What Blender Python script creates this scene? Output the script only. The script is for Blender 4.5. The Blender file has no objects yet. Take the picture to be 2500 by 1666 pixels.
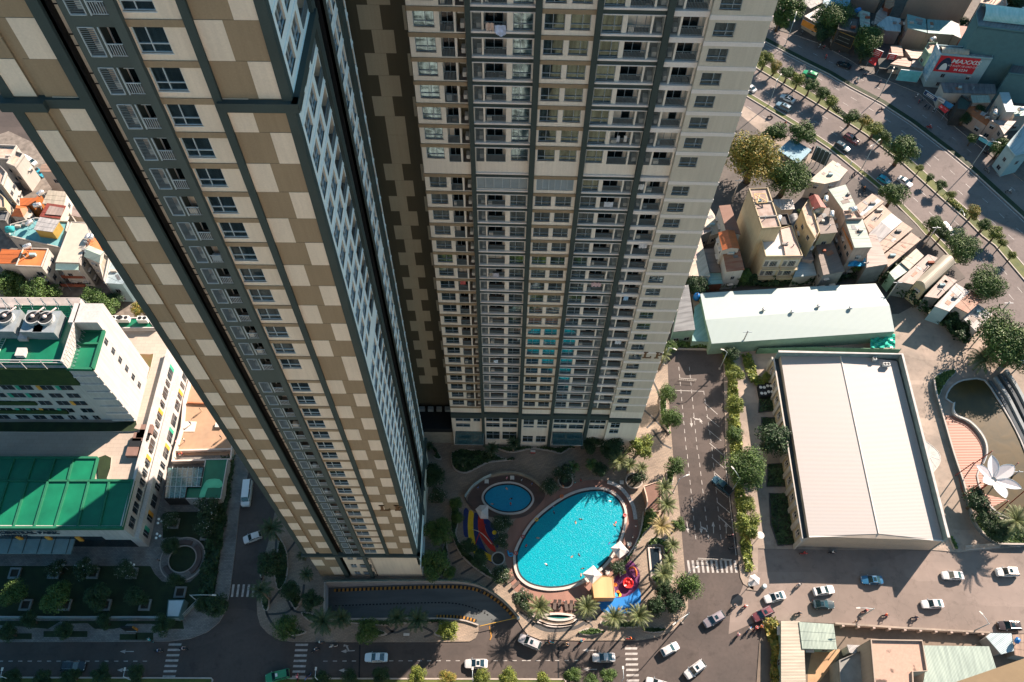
import bpy,math,random
from mathutils import Vector,Matrix
from mathutils.geometry import tessellate_polygon
random.seed(11)
R_=random.Random(5)
PI=math.pi
sc=bpy.context.scene
COL=sc.collection
# ------------------------------------------------------------------ camera
CAMZ=175.0;FPX=2022.16
_p,_r,_y=1.0159808,-0.02406625,-0.01954346
def _mats():
 fwd=Vector((0,math.cos(_p),-math.sin(_p)));rt=Vector((1,0,0));dn=fwd.cross(rt)
 c,s=math.cos(_r),math.sin(_r)
 a=rt*c+dn*s;b=rt*(-s)+dn*c
 Z=Matrix.Rotation(_y,3,'Z')
 return Z@a,Z@b,Z@fwd
CR,CD,CF=_mats()
cam=bpy.data.cameras.new('camera');cam_o=bpy.data.objects.new('camera',cam);COL.objects.link(cam_o)
m=Matrix(((CR.x,-CD.x,-CF.x,0),(CR.y,-CD.y,-CF.y,0),(CR.z,-CD.z,-CF.z,CAMZ),(0,0,0,1)))
cam_o.matrix_world=m
cam.sensor_width=36;cam.lens=FPX/2500*36;cam.clip_end=6000;cam.clip_start=0.5
sc.camera=cam_o
# ------------------------------------------------------------------ light
SUN_AZ,SUN_EL=math.radians(45),math.radians(31)
w=bpy.data.worlds.new("World");sc.world=w;w.use_nodes=True
nt=w.node_tree;nt.nodes.clear()
sky=nt.nodes.new('ShaderNodeTexSky');sky.sky_type='NISHITA';sky.sun_disc=False
sky.sun_elevation=SUN_EL;sky.sun_rotation=math.radians(90)-SUN_AZ
sky.air_density=1.3;sky.dust_density=0.6;sky.ozone_density=1.5
bg=nt.nodes.new('ShaderNodeBackground');bg.inputs[1].default_value=0.042
ow=nt.nodes.new('ShaderNodeOutputWorld')
tint=nt.nodes.new('ShaderNodeMix');tint.data_type='RGBA';tint.blend_type='MULTIPLY';tint.inputs['Factor'].default_value=1;tint.inputs['B'].default_value=(.58,1.0,1.10,1)
nt.links.new(sky.outputs[0],tint.inputs['A']);nt.links.new(tint.outputs['Result'],bg.inputs[0]);nt.links.new(bg.outputs[0],ow.inputs[0])
sun=bpy.data.lights.new('sun','SUN');sun.energy=4.5;sun.angle=math.radians(0.5);sun.color=(1.0,0.80,0.66)
so=bpy.data.objects.new('sun',sun);COL.objects.link(so)
sd=Vector((math.cos(SUN_EL)*math.cos(SUN_AZ),math.cos(SUN_EL)*math.sin(SUN_AZ),math.sin(SUN_EL)))
so.rotation_euler=(-sd).to_track_quat('-Z','Y').to_euler();so.location=(150,150,250)
sc.view_settings.view_transform='Standard';sc.view_settings.look='None'
sc.view_settings.exposure=1.85;sc.view_settings.gamma=1
sc.cycles.max_bounces=6;sc.cycles.diffuse_bounces=3;sc.cycles.glossy_bounces=3
# ------------------------------------------------------------------ image plane helpers (survey of the site)
TL={}
for i,ky in enumerate((0,553,1106)):
 for j,kx in enumerate((0,600,1200,1800)):
  TL['%d%d' % (i+1,j+1)]=(kx,ky,2.8)
TL.update(A=(1040,1060,6.533),B=(1240,1280,5.348),C=(1700,430,5.8075),D=(2060,440,4.9),E=(0,340,4.127),F=(0,1280,7.839),
          G=(2200,900,3.267),H=(0,700,4.355),I=(1940,0,7.129),J=(2200,0,7.127),K=(2220,180,3.733),L=(1880,1480,2.169),
          M=(1480,800,2.6125),N=(1850,820,2.7036),O=(380,1100,6.532),P=(0,0,1))
def ray(t,x,y):
 a=TL[t];u=a[0]+x/a[2];v=a[1]+y/a[2]
 return CR*((u-1250)/FPX)+CD*((v-833)/FPX)+CF
def q(t,x,y,z=0.0):
 d=ray(t,x,y);k=(z-CAMZ)/d.z
 return Vector((d.x*k,d.y*k,z))
def onplane(t,x,y,p0,n):
 d=ray(t,x,y);c=Vector((0,0,CAMZ));k=(p0-c).dot(n)/d.dot(n)
 return c+d*k
def qs(t,pts,z=0.0): return [q(t,x,y,z) for x,y in pts]
def hgt(t,top,base,zb=0.0):
 a=q(t,top[0],top[1]);b=q(t,base[0],base[1],zb)
 return CAMZ*(1-b.xy.length/a.xy.length)
def smooth(pts,closed=True,n=4):
 out=[];L=len(pts)
 rng=range(L) if closed else range(L-1)
 for i in rng:
  if closed: p0,p1,p2,p3=pts[i-1],pts[i],pts[(i+1) % L],pts[(i+2) % L]
  else: p0,p1,p2,p3=pts[max(i-1,0)],pts[i],pts[i+1],pts[min(i+2,L-1)]
  for k in range(n):
   t=k/n
   out.append(0.5*((2*p1)+(p2-p0)*t+(2*p0-5*p1+4*p2-p3)*t*t+(3*p1-p0-3*p2+p3)*t**3))
 if not closed: out.append(pts[-1].copy())
 return out
# ------------------------------------------------------------------ mesh builder
class MB:
 def __init__(s): s.v=[];s.f=[];s.m=[]
 def add(s,vs,fs,m=0):
  b=len(s.v);s.v += [tuple(v) for v in vs]
  for f in fs: s.f.append([i+b for i in f]);s.m.append(m)
 def quad(s,a,b,c,d,m=0): s.add([a,b,c,d],[(0,1,2,3)],m)
 def box(s,x0,x1,y0,y1,z0,z1,m=0,M=None):
  vs=[Vector((x,y,z)) for z in (z0,z1) for y in (y0,y1) for x in (x0,x1)]
  if M: vs=[M@v for v in vs]
  s.add(vs,[(0,2,3,1),(4,5,7,6),(0,1,5,4),(2,6,7,3),(0,4,6,2),(1,3,7,5)],m)
 def hexa(s,vs,m=0): s.add(vs,[(0,2,3,1),(4,5,7,6),(0,1,5,4),(2,6,7,3),(0,4,6,2),(1,3,7,5)],m)
 def prism(s,pts,z0,z1,m=0,mt=None,cap=True,bottom=False):
  n=len(pts);vs=[(p[0],p[1],z0) for p in pts]+[(p[0],p[1],z1) for p in pts]
  s.add(vs,[(i,(i+1) % n,n+(i+1) % n,n+i) for i in range(n)],m)
  if cap: s.add([(p[0],p[1],z1) for p in pts],[list(range(n))],m if mt is None else mt)
  if bottom: s.add([(p[0],p[1],z0) for p in pts],[list(range(n))[::-1]],m)
 def ring(s,po,pi,z0,z1,m=0):
  n=len(po)
  for i in range(n):
   j=(i+1) % n
   a,b,c,d=po[i],po[j],pi[j],pi[i]
   s.quad((a[0],a[1],z1),(b[0],b[1],z1),(c[0],c[1],z1),(d[0],d[1],z1),m)
   s.quad((a[0],a[1],z0),(b[0],b[1],z0),(b[0],b[1],z1),(a[0],a[1],z1),m)
   s.quad((d[0],d[1],z0),(c[0],c[1],z0),(c[0],c[1],z1),(d[0],d[1],z1),m)
 def strip(s,path,wd,z0,z1,m=0,closed=False):
  # a wall or band of width wd following a path (xy), from z0 to z1
  P=[Vector((p[0],p[1])) for p in path];n=len(P);L=[];Rr=[]
  for i in range(n):
   a=P[i-1] if (i > 0 or closed) else P[i];b=P[(i+1) % n] if (i < n-1 or closed) else P[i]
   d=(b-a).normalized();nn=Vector((-d.y,d.x))*(wd/2)
   L.append(P[i]+nn);Rr.append(P[i]-nn)
  for i in range(n if closed else n-1):
   j=(i+1) % n
   s.hexa([(L[i].x,L[i].y,z0),(L[j].x,L[j].y,z0),(Rr[i].x,Rr[i].y,z0),(Rr[j].x,Rr[j].y,z0),
     (L[i].x,L[i].y,z1),(L[j].x,L[j].y,z1),(Rr[i].x,Rr[i].y,z1),(Rr[j].x,Rr[j].y,z1)],m)
 def tube(s,path,r,n=8,m=0,cap=True):
  P=[Vector(p) for p in path];rs=r if isinstance(r,(list,tuple)) else [r]*len(P);b=len(s.v)
  for i,p in enumerate(P):
   d=(P[min(i+1,len(P)-1)]-P[max(i-1,0)]).normalized()
   up=Vector((0,0,1)) if abs(d.z) < 0.95 else Vector((1,0,0))
   a=d.cross(up).normalized();c=d.cross(a)
   for k in range(n):
    t=2*PI*k/n;s.v.append(tuple(p+(a*math.cos(t)+c*math.sin(t))*rs[i]))
  for i in range(len(P)-1):
   for k in range(n):
    s.f.append([b+i*n+k,b+i*n+(k+1) % n,b+(i+1)*n+(k+1) % n,b+(i+1)*n+k]);s.m.append(m)
  if cap:
   s.f.append([b+k for k in range(n)][::-1]);s.m.append(m)
   s.f.append([b+(len(P)-1)*n+k for k in range(n)]);s.m.append(m)
 def lathe(s,c,prof,n=16,m=0,sx=1,sy=1,rot=0):
  b=len(s.v);c=Vector(c)
  for r,z in prof:
   for k in range(n):
    t=2*PI*k/n;x,y=r*sx*math.cos(t),r*sy*math.sin(t)
    s.v.append((c.x+x*math.cos(rot)-y*math.sin(rot),c.y+x*math.sin(rot)+y*math.cos(rot),c.z+z))
  for i in range(len(prof)-1):
   for k in range(n):
    s.f.append([b+i*n+k,b+i*n+(k+1) % n,b+(i+1)*n+(k+1) % n,b+(i+1)*n+k]);s.m.append(m)
  s.f.append([b+k for k in range(n)][::-1]);s.m.append(m)
  s.f.append([b+(len(prof)-1)*n+k for k in range(n)]);s.m.append(m)
 def ball(s,c,rx,ry,rz,m=0,n=10,k=6):
  s.lathe((c[0],c[1],c[2]),[(max(.01,math.sin(PI*i/k)),-rz*math.cos(PI*i/k)) for i in range(k+1)],n,m,rx,ry)
 def mesh(s,name,mats,smooth=False,off=None):
  me=bpy.data.meshes.new(name)
  vs=s.v if off is None else [(a-off[0],b-off[1],c-off[2]) for a,b,c in s.v]
  me.from_pydata(vs,[],s.f)
  for mm in mats: me.materials.append(mm)
  if len(mats) > 1: me.polygons.foreach_set('material_index',s.m)
  if smooth: me.polygons.foreach_set('use_smooth',[True]*len(me.polygons))
  me.update();return me
 def build(s,name,mats,parent=None,smooth=False,world=True):
  if not isinstance(mats,(list,tuple)): mats=[mats]
  off=None
  if parent is not None and world:
   off=Vector(parent.location)
   if parent.parent: off=off+Vector(parent.parent.location)
  me=s.mesh(name,mats,smooth,off)
  o=bpy.data.objects.new(name,me);COL.objects.link(o)
  if parent: o.parent=parent
  return o
def tag(o,label=None,cat=None,group=None,kind=None):
 if label: o['label']=label
 if cat: o['category']=cat
 if group: o['group']=group
 if kind: o['kind']=kind
 return o
def thing(name,loc,label,cat,group=None,rz=0):
 o=bpy.data.objects.new(name,None);COL.objects.link(o);o.location=loc;o.rotation_euler=(0,0,rz)
 o.empty_display_size=.5
 return tag(o,label,cat,group)
def inst(me,name,parent,loc=(0,0,0),rz=0,scale=1):
 o=bpy.data.objects.new(name,me);COL.objects.link(o);o.parent=parent;o.location=loc
 o.rotation_euler=(0,0,rz);o.scale=(scale,)*3 if not isinstance(scale,(tuple,list)) else scale
 return o
ORD=['first','second','third','fourth','fifth','sixth','seventh','eighth','ninth','tenth','eleventh','twelfth',
       'thirteenth','fourteenth','fifteenth','sixteenth','seventeenth','eighteenth','nineteenth','twentieth']
# ------------------------------------------------------------------ materials
def _nodes(name):
 mt=bpy.data.materials.new(name);mt.use_nodes=True;n=mt.node_tree
 return mt,n,n.nodes['Principled BSDF']
def mat(name,c,rough=.8,var=.12,scale=.8,c2=None,bump=0,bscale=20,metal=0,spec=.4,var2=.06,scale2=6,coord='pos',streak=0,patch=0,ramp=(.32,.68)):
 mt,n,b=_nodes(name)
 g=n.nodes.new('ShaderNodeNewGeometry') if coord == 'pos' else n.nodes.new('ShaderNodeTexCoord')
 vec=g.outputs['Position'] if coord == 'pos' else g.outputs['Object']
 no=n.nodes.new('ShaderNodeTexNoise');no.inputs['Scale'].default_value=scale;no.inputs['Detail'].default_value=5
 n.links.new(vec,no.inputs['Vector'])
 rp=n.nodes.new('ShaderNodeValToRGB');rp.color_ramp.elements[0].position=ramp[0];rp.color_ramp.elements[1].position=ramp[1]
 a=c if c2 is None else c2
 k=1-var if c2 is None else 1
 rp.color_ramp.elements[0].color=(a[0]*k,a[1]*k,a[2]*k,1)
 k=1+var if c2 is None else 1
 rp.color_ramp.elements[1].color=(min(1,c[0]*k),min(1,c[1]*k),min(1,c[2]*k),1)
 n.links.new(no.outputs['Fac'],rp.inputs['Fac'])
 out=rp.outputs['Color']
 if var2:
  n2=n.nodes.new('ShaderNodeTexNoise');n2.inputs['Scale'].default_value=scale2;n2.inputs['Detail'].default_value=3
  n.links.new(vec,n2.inputs['Vector'])
  mr=n.nodes.new('ShaderNodeMapRange');mr.inputs['To Min'].default_value=1-var2*2;mr.inputs['To Max'].default_value=1+var2*2
  n.links.new(n2.outputs['Fac'],mr.inputs['Value'])
  mx=n.nodes.new('ShaderNodeMix');mx.data_type='RGBA';mx.blend_type='MULTIPLY';mx.inputs['Factor'].default_value=1
  n.links.new(out,mx.inputs['A']);n.links.new(mr.outputs['Result'],mx.inputs['B']);out=mx.outputs['Result']
 def mul(sock,lo,hi,a0=.35,a1=.65):
  nonlocal out
  mr=n.nodes.new('ShaderNodeMapRange');mr.inputs['From Min'].default_value=a0;mr.inputs['From Max'].default_value=a1;mr.inputs['To Min'].default_value=lo;mr.inputs['To Max'].default_value=hi;n.links.new(sock,mr.inputs['Value'])
  mx=n.nodes.new('ShaderNodeMix');mx.data_type='RGBA';mx.blend_type='MULTIPLY';mx.inputs['Factor'].default_value=1;n.links.new(out,mx.inputs['A']);n.links.new(mr.outputs['Result'],mx.inputs['B']);out=mx.outputs['Result']
 if streak:    # rain streaks run down the wall, panels differ slightly floor by floor
  mp=n.nodes.new('ShaderNodeMapping');mp.inputs['Scale'].default_value=(2.6,2.6,.12);n.links.new(vec,mp.inputs['Vector'])
  ns=n.nodes.new('ShaderNodeTexNoise');ns.inputs['Scale'].default_value=1;ns.inputs['Detail'].default_value=5;n.links.new(mp.outputs[0],ns.inputs['Vector']);mul(ns.outputs['Fac'],1-streak,1+streak*.4)
  mp=n.nodes.new('ShaderNodeMapping');mp.inputs['Scale'].default_value=(.45,.45,.285);n.links.new(vec,mp.inputs['Vector'])
  vo=n.nodes.new('ShaderNodeTexVoronoi');vo.inputs['Scale'].default_value=1;vo.distance='CHEBYCHEV';n.links.new(mp.outputs[0],vo.inputs['Vector']);sp=n.nodes.new('ShaderNodeSeparateColor');n.links.new(vo.outputs['Color'],sp.inputs[0]);mul(sp.outputs[0],1-streak*.35,1+streak*.35,0,1)
 if patch:     # resurfaced patches, cracks and oil stains
  mp=n.nodes.new('ShaderNodeMapping');mp.inputs['Scale'].default_value=(.05,.14,1);n.links.new(vec,mp.inputs['Vector'])
  vo=n.nodes.new('ShaderNodeTexVoronoi');vo.inputs['Scale'].default_value=1;vo.distance='CHEBYCHEV';n.links.new(mp.outputs[0],vo.inputs['Vector']);sp=n.nodes.new('ShaderNodeSeparateColor');n.links.new(vo.outputs['Color'],sp.inputs[0]);mul(sp.outputs[0],1-patch,1+patch,0,1)
  vc=n.nodes.new('ShaderNodeTexVoronoi');vc.feature='DISTANCE_TO_EDGE';vc.inputs['Scale'].default_value=.16;nz=n.nodes.new('ShaderNodeTexNoise');nz.inputs['Scale'].default_value=.5;nz.inputs['Detail'].default_value=6
  n.links.new(vec,nz.inputs['Vector']);ad=n.nodes.new('ShaderNodeMix');ad.data_type='RGBA';ad.blend_type='LINEAR_LIGHT';ad.inputs['Factor'].default_value=.9;n.links.new(vec,ad.inputs['A']);n.links.new(nz.outputs['Color'],ad.inputs['B']);n.links.new(ad.outputs['Result'],vc.inputs['Vector']);mul(vc.outputs['Distance'],.84,1,0,.008)
  no_=n.nodes.new('ShaderNodeTexNoise');no_.inputs['Scale'].default_value=.33;no_.inputs['Detail'].default_value=8;no_.inputs['Roughness'].default_value=.7;n.links.new(vec,no_.inputs['Vector']);mul(no_.outputs['Fac'],.78,1.04,.34,.46)
 n.links.new(out,b.inputs['Base Color'])
 b.inputs['Roughness'].default_value=rough;b.inputs['Metallic'].default_value=metal
 b.inputs['Specular IOR Level'].default_value=spec
 if bump:
  n3=n.nodes.new('ShaderNodeTexNoise');n3.inputs['Scale'].default_value=bscale;n.links.new(vec,n3.inputs['Vector'])
  bp=n.nodes.new('ShaderNodeBump');bp.inputs['Strength'].default_value=bump;bp.inputs['Distance'].default_value=.1
  n.links.new(n3.outputs['Fac'],bp.inputs['Height']);n.links.new(bp.outputs[0],b.inputs['Normal'])
 return mt
def corr(name,c,ang,period=.7,c2=None,stain=.25,rough=.55,sscale=.25,depth=.6,tone=.09):
 # ribbed sheet: ribs run along direction ang (radians, world), stains drawn out along the ribs
 mt,n,b=_nodes(name)
 g=n.nodes.new('ShaderNodeNewGeometry')
 mp=n.nodes.new('ShaderNodeMapping');mp.inputs['Rotation'].default_value=(0,0,-ang)
 n.links.new(g.outputs['Position'],mp.inputs['Vector'])
 wv=n.nodes.new('ShaderNodeTexWave');wv.bands_direction='Y';wv.wave_profile='SIN';wv.inputs['Scale'].default_value=2*PI/10/period
 n.links.new(mp.outputs[0],wv.inputs['Vector'])
 ms=n.nodes.new('ShaderNodeMapping');ms.inputs['Scale'].default_value=(sscale*.35,sscale*3,1);n.links.new(mp.outputs[0],ms.inputs['Vector'])
 no=n.nodes.new('ShaderNodeTexNoise');no.inputs['Scale'].default_value=1;no.inputs['Detail'].default_value=6;n.links.new(ms.outputs[0],no.inputs['Vector'])
 rp=n.nodes.new('ShaderNodeValToRGB');rp.color_ramp.elements[0].position=.35;rp.color_ramp.elements[1].position=.62
 cc=c2 or tuple(x*(1-stain) for x in c)
 rp.color_ramp.elements[0].color=(*cc,1);rp.color_ramp.elements[1].color=(*c,1)
 n.links.new(no.outputs['Fac'],rp.inputs['Fac'])
 mr=n.nodes.new('ShaderNodeMapRange');mr.inputs['To Min'].default_value=1-tone*2;mr.inputs['To Max'].default_value=1+tone
 n.links.new(wv.outputs['Fac'],mr.inputs['Value'])
 mx=n.nodes.new('ShaderNodeMix');mx.data_type='RGBA';mx.blend_type='MULTIPLY';mx.inputs['Factor'].default_value=1
 n.links.new(rp.outputs['Color'],mx.inputs['A']);n.links.new(mr.outputs['Result'],mx.inputs['B'])
 n.links.new(mx.outputs['Result'],b.inputs['Base Color'])
 bp=n.nodes.new('ShaderNodeBump');bp.inputs['Strength'].default_value=depth;bp.inputs['Distance'].default_value=.05
 n.links.new(wv.outputs['Fac'],bp.inputs['Height']);n.links.new(bp.outputs[0],b.inputs['Normal'])
 b.inputs['Roughness'].default_value=rough
 return mt
def brick(name,c,c2,cm,bw=.8,bh=.4,ang=0,rough=.85,mortar=.02,var=.2,nsc=.25):
 mt,n,b=_nodes(name)
 g=n.nodes.new('ShaderNodeNewGeometry')
 mp=n.nodes.new('ShaderNodeMapping');mp.inputs['Rotation'].default_value=(0,0,-ang);n.links.new(g.outputs['Position'],mp.inputs['Vector'])
 bt=n.nodes.new('ShaderNodeTexBrick');bt.inputs['Color1'].default_value=(*c,1);bt.inputs['Color2'].default_value=(*c2,1);bt.inputs['Mortar'].default_value=(*cm,1)
 bt.inputs['Scale'].default_value=1;bt.inputs['Brick Width'].default_value=bw;bt.inputs['Row Height'].default_value=bh;bt.inputs['Mortar Size'].default_value=mortar
 n.links.new(mp.outputs[0],bt.inputs['Vector'])
 no=n.nodes.new('ShaderNodeTexNoise');no.inputs['Scale'].default_value=nsc;no.inputs['Detail'].default_value=6;n.links.new(g.outputs['Position'],no.inputs['Vector'])
 mr=n.nodes.new('ShaderNodeMapRange');mr.inputs['From Min'].default_value=.3;mr.inputs['From Max'].default_value=.7
 mr.inputs['To Min'].default_value=1-var;mr.inputs['To Max'].default_value=1+var;n.links.new(no.outputs['Fac'],mr.inputs['Value'])
 mx=n.nodes.new('ShaderNodeMix');mx.data_type='RGBA';mx.blend_type='MULTIPLY';mx.inputs['Factor'].default_value=1
 n.links.new(bt.outputs['Color'],mx.inputs['A']);n.links.new(mr.outputs['Result'],mx.inputs['B']);n.links.new(mx.outputs['Result'],b.inputs['Base Color'])
 b.inputs['Roughness'].default_value=rough
 return mt
def glassm(name,c,rough=.06,wav=.0,wscale=.8,var=.5,spec=.9,metal=0.0):
 mt,n,b=_nodes(name)
 g=n.nodes.new('ShaderNodeNewGeometry')
 mp=n.nodes.new('ShaderNodeMapping');mp.inputs['Scale'].default_value=(1.4,1.4,.15);n.links.new(g.outputs['Position'],mp.inputs['Vector'])
 no=n.nodes.new('ShaderNodeTexNoise');no.inputs['Scale'].default_value=2.2;no.inputs['Detail'].default_value=4;n.links.new(mp.outputs[0],no.inputs['Vector'])
 mr=n.nodes.new('ShaderNodeValToRGB');mr.color_ramp.elements[0].color=(c[0]*(1-var),c[1]*(1-var),c[2]*(1-var),1)
 mr.color_ramp.elements[0].position=.4;mr.color_ramp.elements[1].position=.66
 mr.color_ramp.elements[1].color=(c[0]*(1+var*2),c[1]*(1+var*2),c[2]*(1+var*2),1)
 ad=n.nodes.new('ShaderNodeMath');ad.operation='MULTIPLY_ADD';ad.inputs[1].default_value=.22;n.links.new(g.outputs['Random Per Island'],ad.inputs[0]);n.links.new(no.outputs['Fac'],ad.inputs[2])
 sb=n.nodes.new('ShaderNodeMath');sb.operation='SUBTRACT';sb.inputs[1].default_value=.11;n.links.new(ad.outputs[0],sb.inputs[0]);n.links.new(sb.outputs[0],mr.inputs['Fac']);n.links.new(mr.outputs[0],b.inputs['Base Color'])
 b.inputs['Roughness'].default_value=rough;b.inputs['Specular IOR Level'].default_value=spec;b.inputs['Metallic'].default_value=metal
 if wav:
  n3=n.nodes.new('ShaderNodeTexNoise');n3.inputs['Scale'].default_value=wscale;n3.inputs['Detail'].default_value=1;n.links.new(g.outputs['Position'],n3.inputs['Vector'])
  bp=n.nodes.new('ShaderNodeBump');bp.inputs['Strength'].default_value=wav;bp.inputs['Distance'].default_value=.2
  n.links.new(n3.outputs['Fac'],bp.inputs['Height']);n.links.new(bp.outputs[0],b.inputs['Normal'])
 return mt
def leafm(name,c1,c2,c3,sc_=1.1):
 mt,n,b=_nodes(name)
 g=n.nodes.new('ShaderNodeNewGeometry')
 no=n.nodes.new('ShaderNodeTexNoise');no.inputs['Scale'].default_value=sc_;no.inputs['Detail'].default_value=4
 n.links.new(g.outputs['Position'],no.inputs['Vector'])
 ad=n.nodes.new('ShaderNodeMath');ad.operation='MULTIPLY_ADD';ad.inputs[1].default_value=.35;
 n.links.new(g.outputs['Random Per Island'],ad.inputs[0]);n.links.new(no.outputs['Fac'],ad.inputs[2])
 rp=n.nodes.new('ShaderNodeValToRGB');e=rp.color_ramp.elements;e[0].position=.4;e[0].color=(*c1,1);e[1].position=.9;e[1].color=(*c3,1)
 x=e.new(.65);x.color=(*c2,1)
 n.links.new(ad.outputs[0],rp.inputs['Fac']);n.links.new(rp.outputs['Color'],b.inputs['Base Color'])
 b.inputs['Roughness'].default_value=.55;b.inputs['Specular IOR Level'].default_value=.3
 return mt
M_={}
def pm(key,c,**k):
 if key not in M_: M_[key]=mat(key,c,**k)
 return M_[key]
# ------------------------------------------------------------------ palette
CREAM=mat('painted_cream_render',(.66,.58,.47),var=.03,scale=.15,streak=.06)
CREAMR=mat('pale_cream_render',(.70,.66,.58),var=.03,scale=.15,streak=.06)
BROWN=mat('painted_brown_render',(.27,.21,.135),var=.03,scale=.2,streak=.06)
BROWN2=mat('painted_olive_brown',(.078,.078,.056),var=.05,scale=.2,streak=.05)
OLIVE=mat('painted_olive_cream',(.37,.365,.29),var=.05,scale=.2,streak=.05)
DARKG=mat('dark_grey_green_paint',(.035,.055,.053),var=.1,scale=.3)
DARKG2=mat('grey_green_paint',(.06,.082,.078),var=.05,scale=.3)
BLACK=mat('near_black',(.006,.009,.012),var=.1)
GREIGE=mat('greige_render',(.54,.51,.43),var=.03,scale=.2,streak=.06)
LEDGE=mat('pale_grey_ledge',(.70,.67,.64),var=.04,scale=.3)
WHITEB=mat('sky_tinted_white_render',(.80,.86,.86),var=.03,scale=.3)  # white side wall, with the bluish skylight on it mixed into the colour
WFRAME=mat('aluminium_frame',(.42,.50,.54),var=.03,rough=.4)
DFRAME=mat('grey_window_frame',(.24,.30,.34),var=.05,rough=.4)
RAILM=mat('slate_blue_railing',(.12,.18,.21),var=.05,rough=.5)
GLASS=glassm('tower_window_glass',(.10,.155,.17),wav=.10,wscale=.45,var=.25,metal=.85,rough=.04)
DOORG=glassm('balcony_door_glass',(.003,.009,.012),var=.3,rough=.15,spec=.4)
LOUV=mat('grey_louvre',(.20,.25,.26),var=.1,rough=.5)
ACW=mat('air_conditioner_white',(.5,.52,.5),var=.05)
TILEB=mat('balcony_tile',(.16,.14,.12),var=.1)
GOLD=mat('bronze_letters',(.12,.065,.025),var=.05,rough=.4)
class FR:   # facade frame: u along wall, n outwards
 def __init__(s,O,U): s.O=Vector(O);s.U=Vector(U).normalized();s.N=Vector((s.U.y,-s.U.x,0))
 def p(s,u,z,d=0): v=s.O+s.U*u+s.N*d;return (v.x,v.y,z)
 def box(s,mb,u0,u1,z0,z1,d0,d1,m=0):
  mb.hexa([s.p(u,z,d) for z in (z0,z1) for d in (d0,d1) for u in (u0,u1)],m)
 def rect(s,mb,u0,u1,z0,z1,d,m=0): mb.quad(s.p(u0,z0,d),s.p(u1,z0,d),s.p(u1,z1,d),s.p(u0,z1,d),m)
 def wall(s,mb,u0,u1,z0,z1,holes,d=0,m=0,rev=.2,mr=None):
  us=sorted({u0,u1,*[h[0] for h in holes],*[h[1] for h in holes]});zs=sorted({z0,z1,*[h[2] for h in holes],*[h[3] for h in holes]})
  for i in range(len(us)-1):
   for j in range(len(zs)-1):
    cu,cz=(us[i]+us[i+1])/2,(zs[j]+zs[j+1])/2
    if any(h[0] < cu < h[1] and h[2] < cz < h[3] for h in holes): continue
    s.rect(mb,us[i],us[i+1],zs[j],zs[j+1],d,m)
  for h in holes:
   r=h[4] if len(h) > 4 else rev;a=mr if mr is not None else m
   for (ua,ub,za,zb) in ((h[0],h[0],h[2],h[3]),(h[1],h[1],h[2],h[3])):
    mb.quad(s.p(ua,za,d),s.p(ua,za,d-r),s.p(ua,zb,d-r),s.p(ua,zb,d),a)
   for z in (h[2],h[3]):
    mb.quad(s.p(h[0],z,d),s.p(h[1],z,d),s.p(h[1],z,d-r),s.p(h[0],z,d-r),a)
def window(F,u0,u1,z0,z1,d,split=.6,tr=.34,mfr=0,mgl=1,fw=.07,mb=None):
 b=mb or MB()
 F.rect(b,u0,u1,z0,z1,d-.06,mgl)
 for (a,c,e,f) in ((u0,u1,z0,z0+fw),(u0,u1,z1-fw,z1),(u0,u0+fw,z0+fw,z1-fw),(u1-fw,u1,z0+fw,z1-fw)):
  F.box(b,a,c,e,f,d-.07,d+.02,mfr)
 um=u0+(u1-u0)*split;zt=z0+(z1-z0)*tr
 F.box(b,um-fw/2,um+fw/2,z0+fw,z1-fw,d-.06,d+.03,mfr)
 F.box(b,u0+fw,um-fw/2,zt-fw/2,zt+fw/2,d-.06,d+.025,mfr);F.box(b,um+fw/2,u1-fw,zt-fw/2,zt+fw/2,d-.06,d+.025,mfr)
 F.box(b,u0-.05,u1+.05,z0-.1,z0,d-.05,d+.12,mfr)
 return b
def railing(F,b,u0,u1,z0,h,d,m=0,step=.16,mtop=None):
 F.box(b,u0,u1,z0+h-.07,z0+h,d-.05,d+.03,m if mtop is None else mtop);F.box(b,u0,u1,z0+.05,z0+.1,d-.03,d+.01,m)
 n=max(2,int((u1-u0)/step))
 for i in range(n+1):
  u=u0+(u1-u0)*i/n;F.box(b,u-.022,u+.022,z0+.1,z0+h-.07,d-.03,d+.01,m)
CR_=random.Random(21)
def balcony_back(F,b,u0,u1,z0,z1,d,depth,mw=0,mg=1,mf=2,ml=3):
 # back wall with a two-leaf glazed door, tiled floor
 F.rect(b,u0,u1,z0,z1,d-depth,mw);F.rect(b,u0+.12,u1-.45 if u1-u0 > 2 else u1-.12,z0+.05,z1-.25,d-depth+.02,mg)
 a=u0+.12;c=u1-.45 if u1-u0 > 2 else u1-.12
 for u in (a,(a+c)/2,c): F.box(b,u-.04,u+.04,z0+.05,z1-.25,d-depth+.02,d-depth+.07,mf)
 k_=CR_.random()
 if k_ < .25: F.box(b,u0+.2,u0+.2+CR_.uniform(.3,.8),z0+.03,z0+CR_.uniform(.4,1.0),d-.6,d-.2,CR_.choice((0,mf,mw)))
 if .15 < k_ < .4: F.box(b,a,a+(c-a)*CR_.choice((.3,.5,.5,1)),z0+.1,z1-.3,d-depth+.03,d-depth+.05,mw)
 if k_ > .82: F.box(b,u1-.9,u1-.3,z0+.03,z0+.5,d-.9,d-.3,ml);F.box(b,u0+.3,u1-.3,z1-.35,z1-.3,d-.35,d-.3,mf)
 b.quad(F.p(u0,z0+.015,d),F.p(u1,z0+.015,d),F.p(u1,z0+.015,d-depth),F.p(u0,z0+.015,d-depth),ml)
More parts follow.
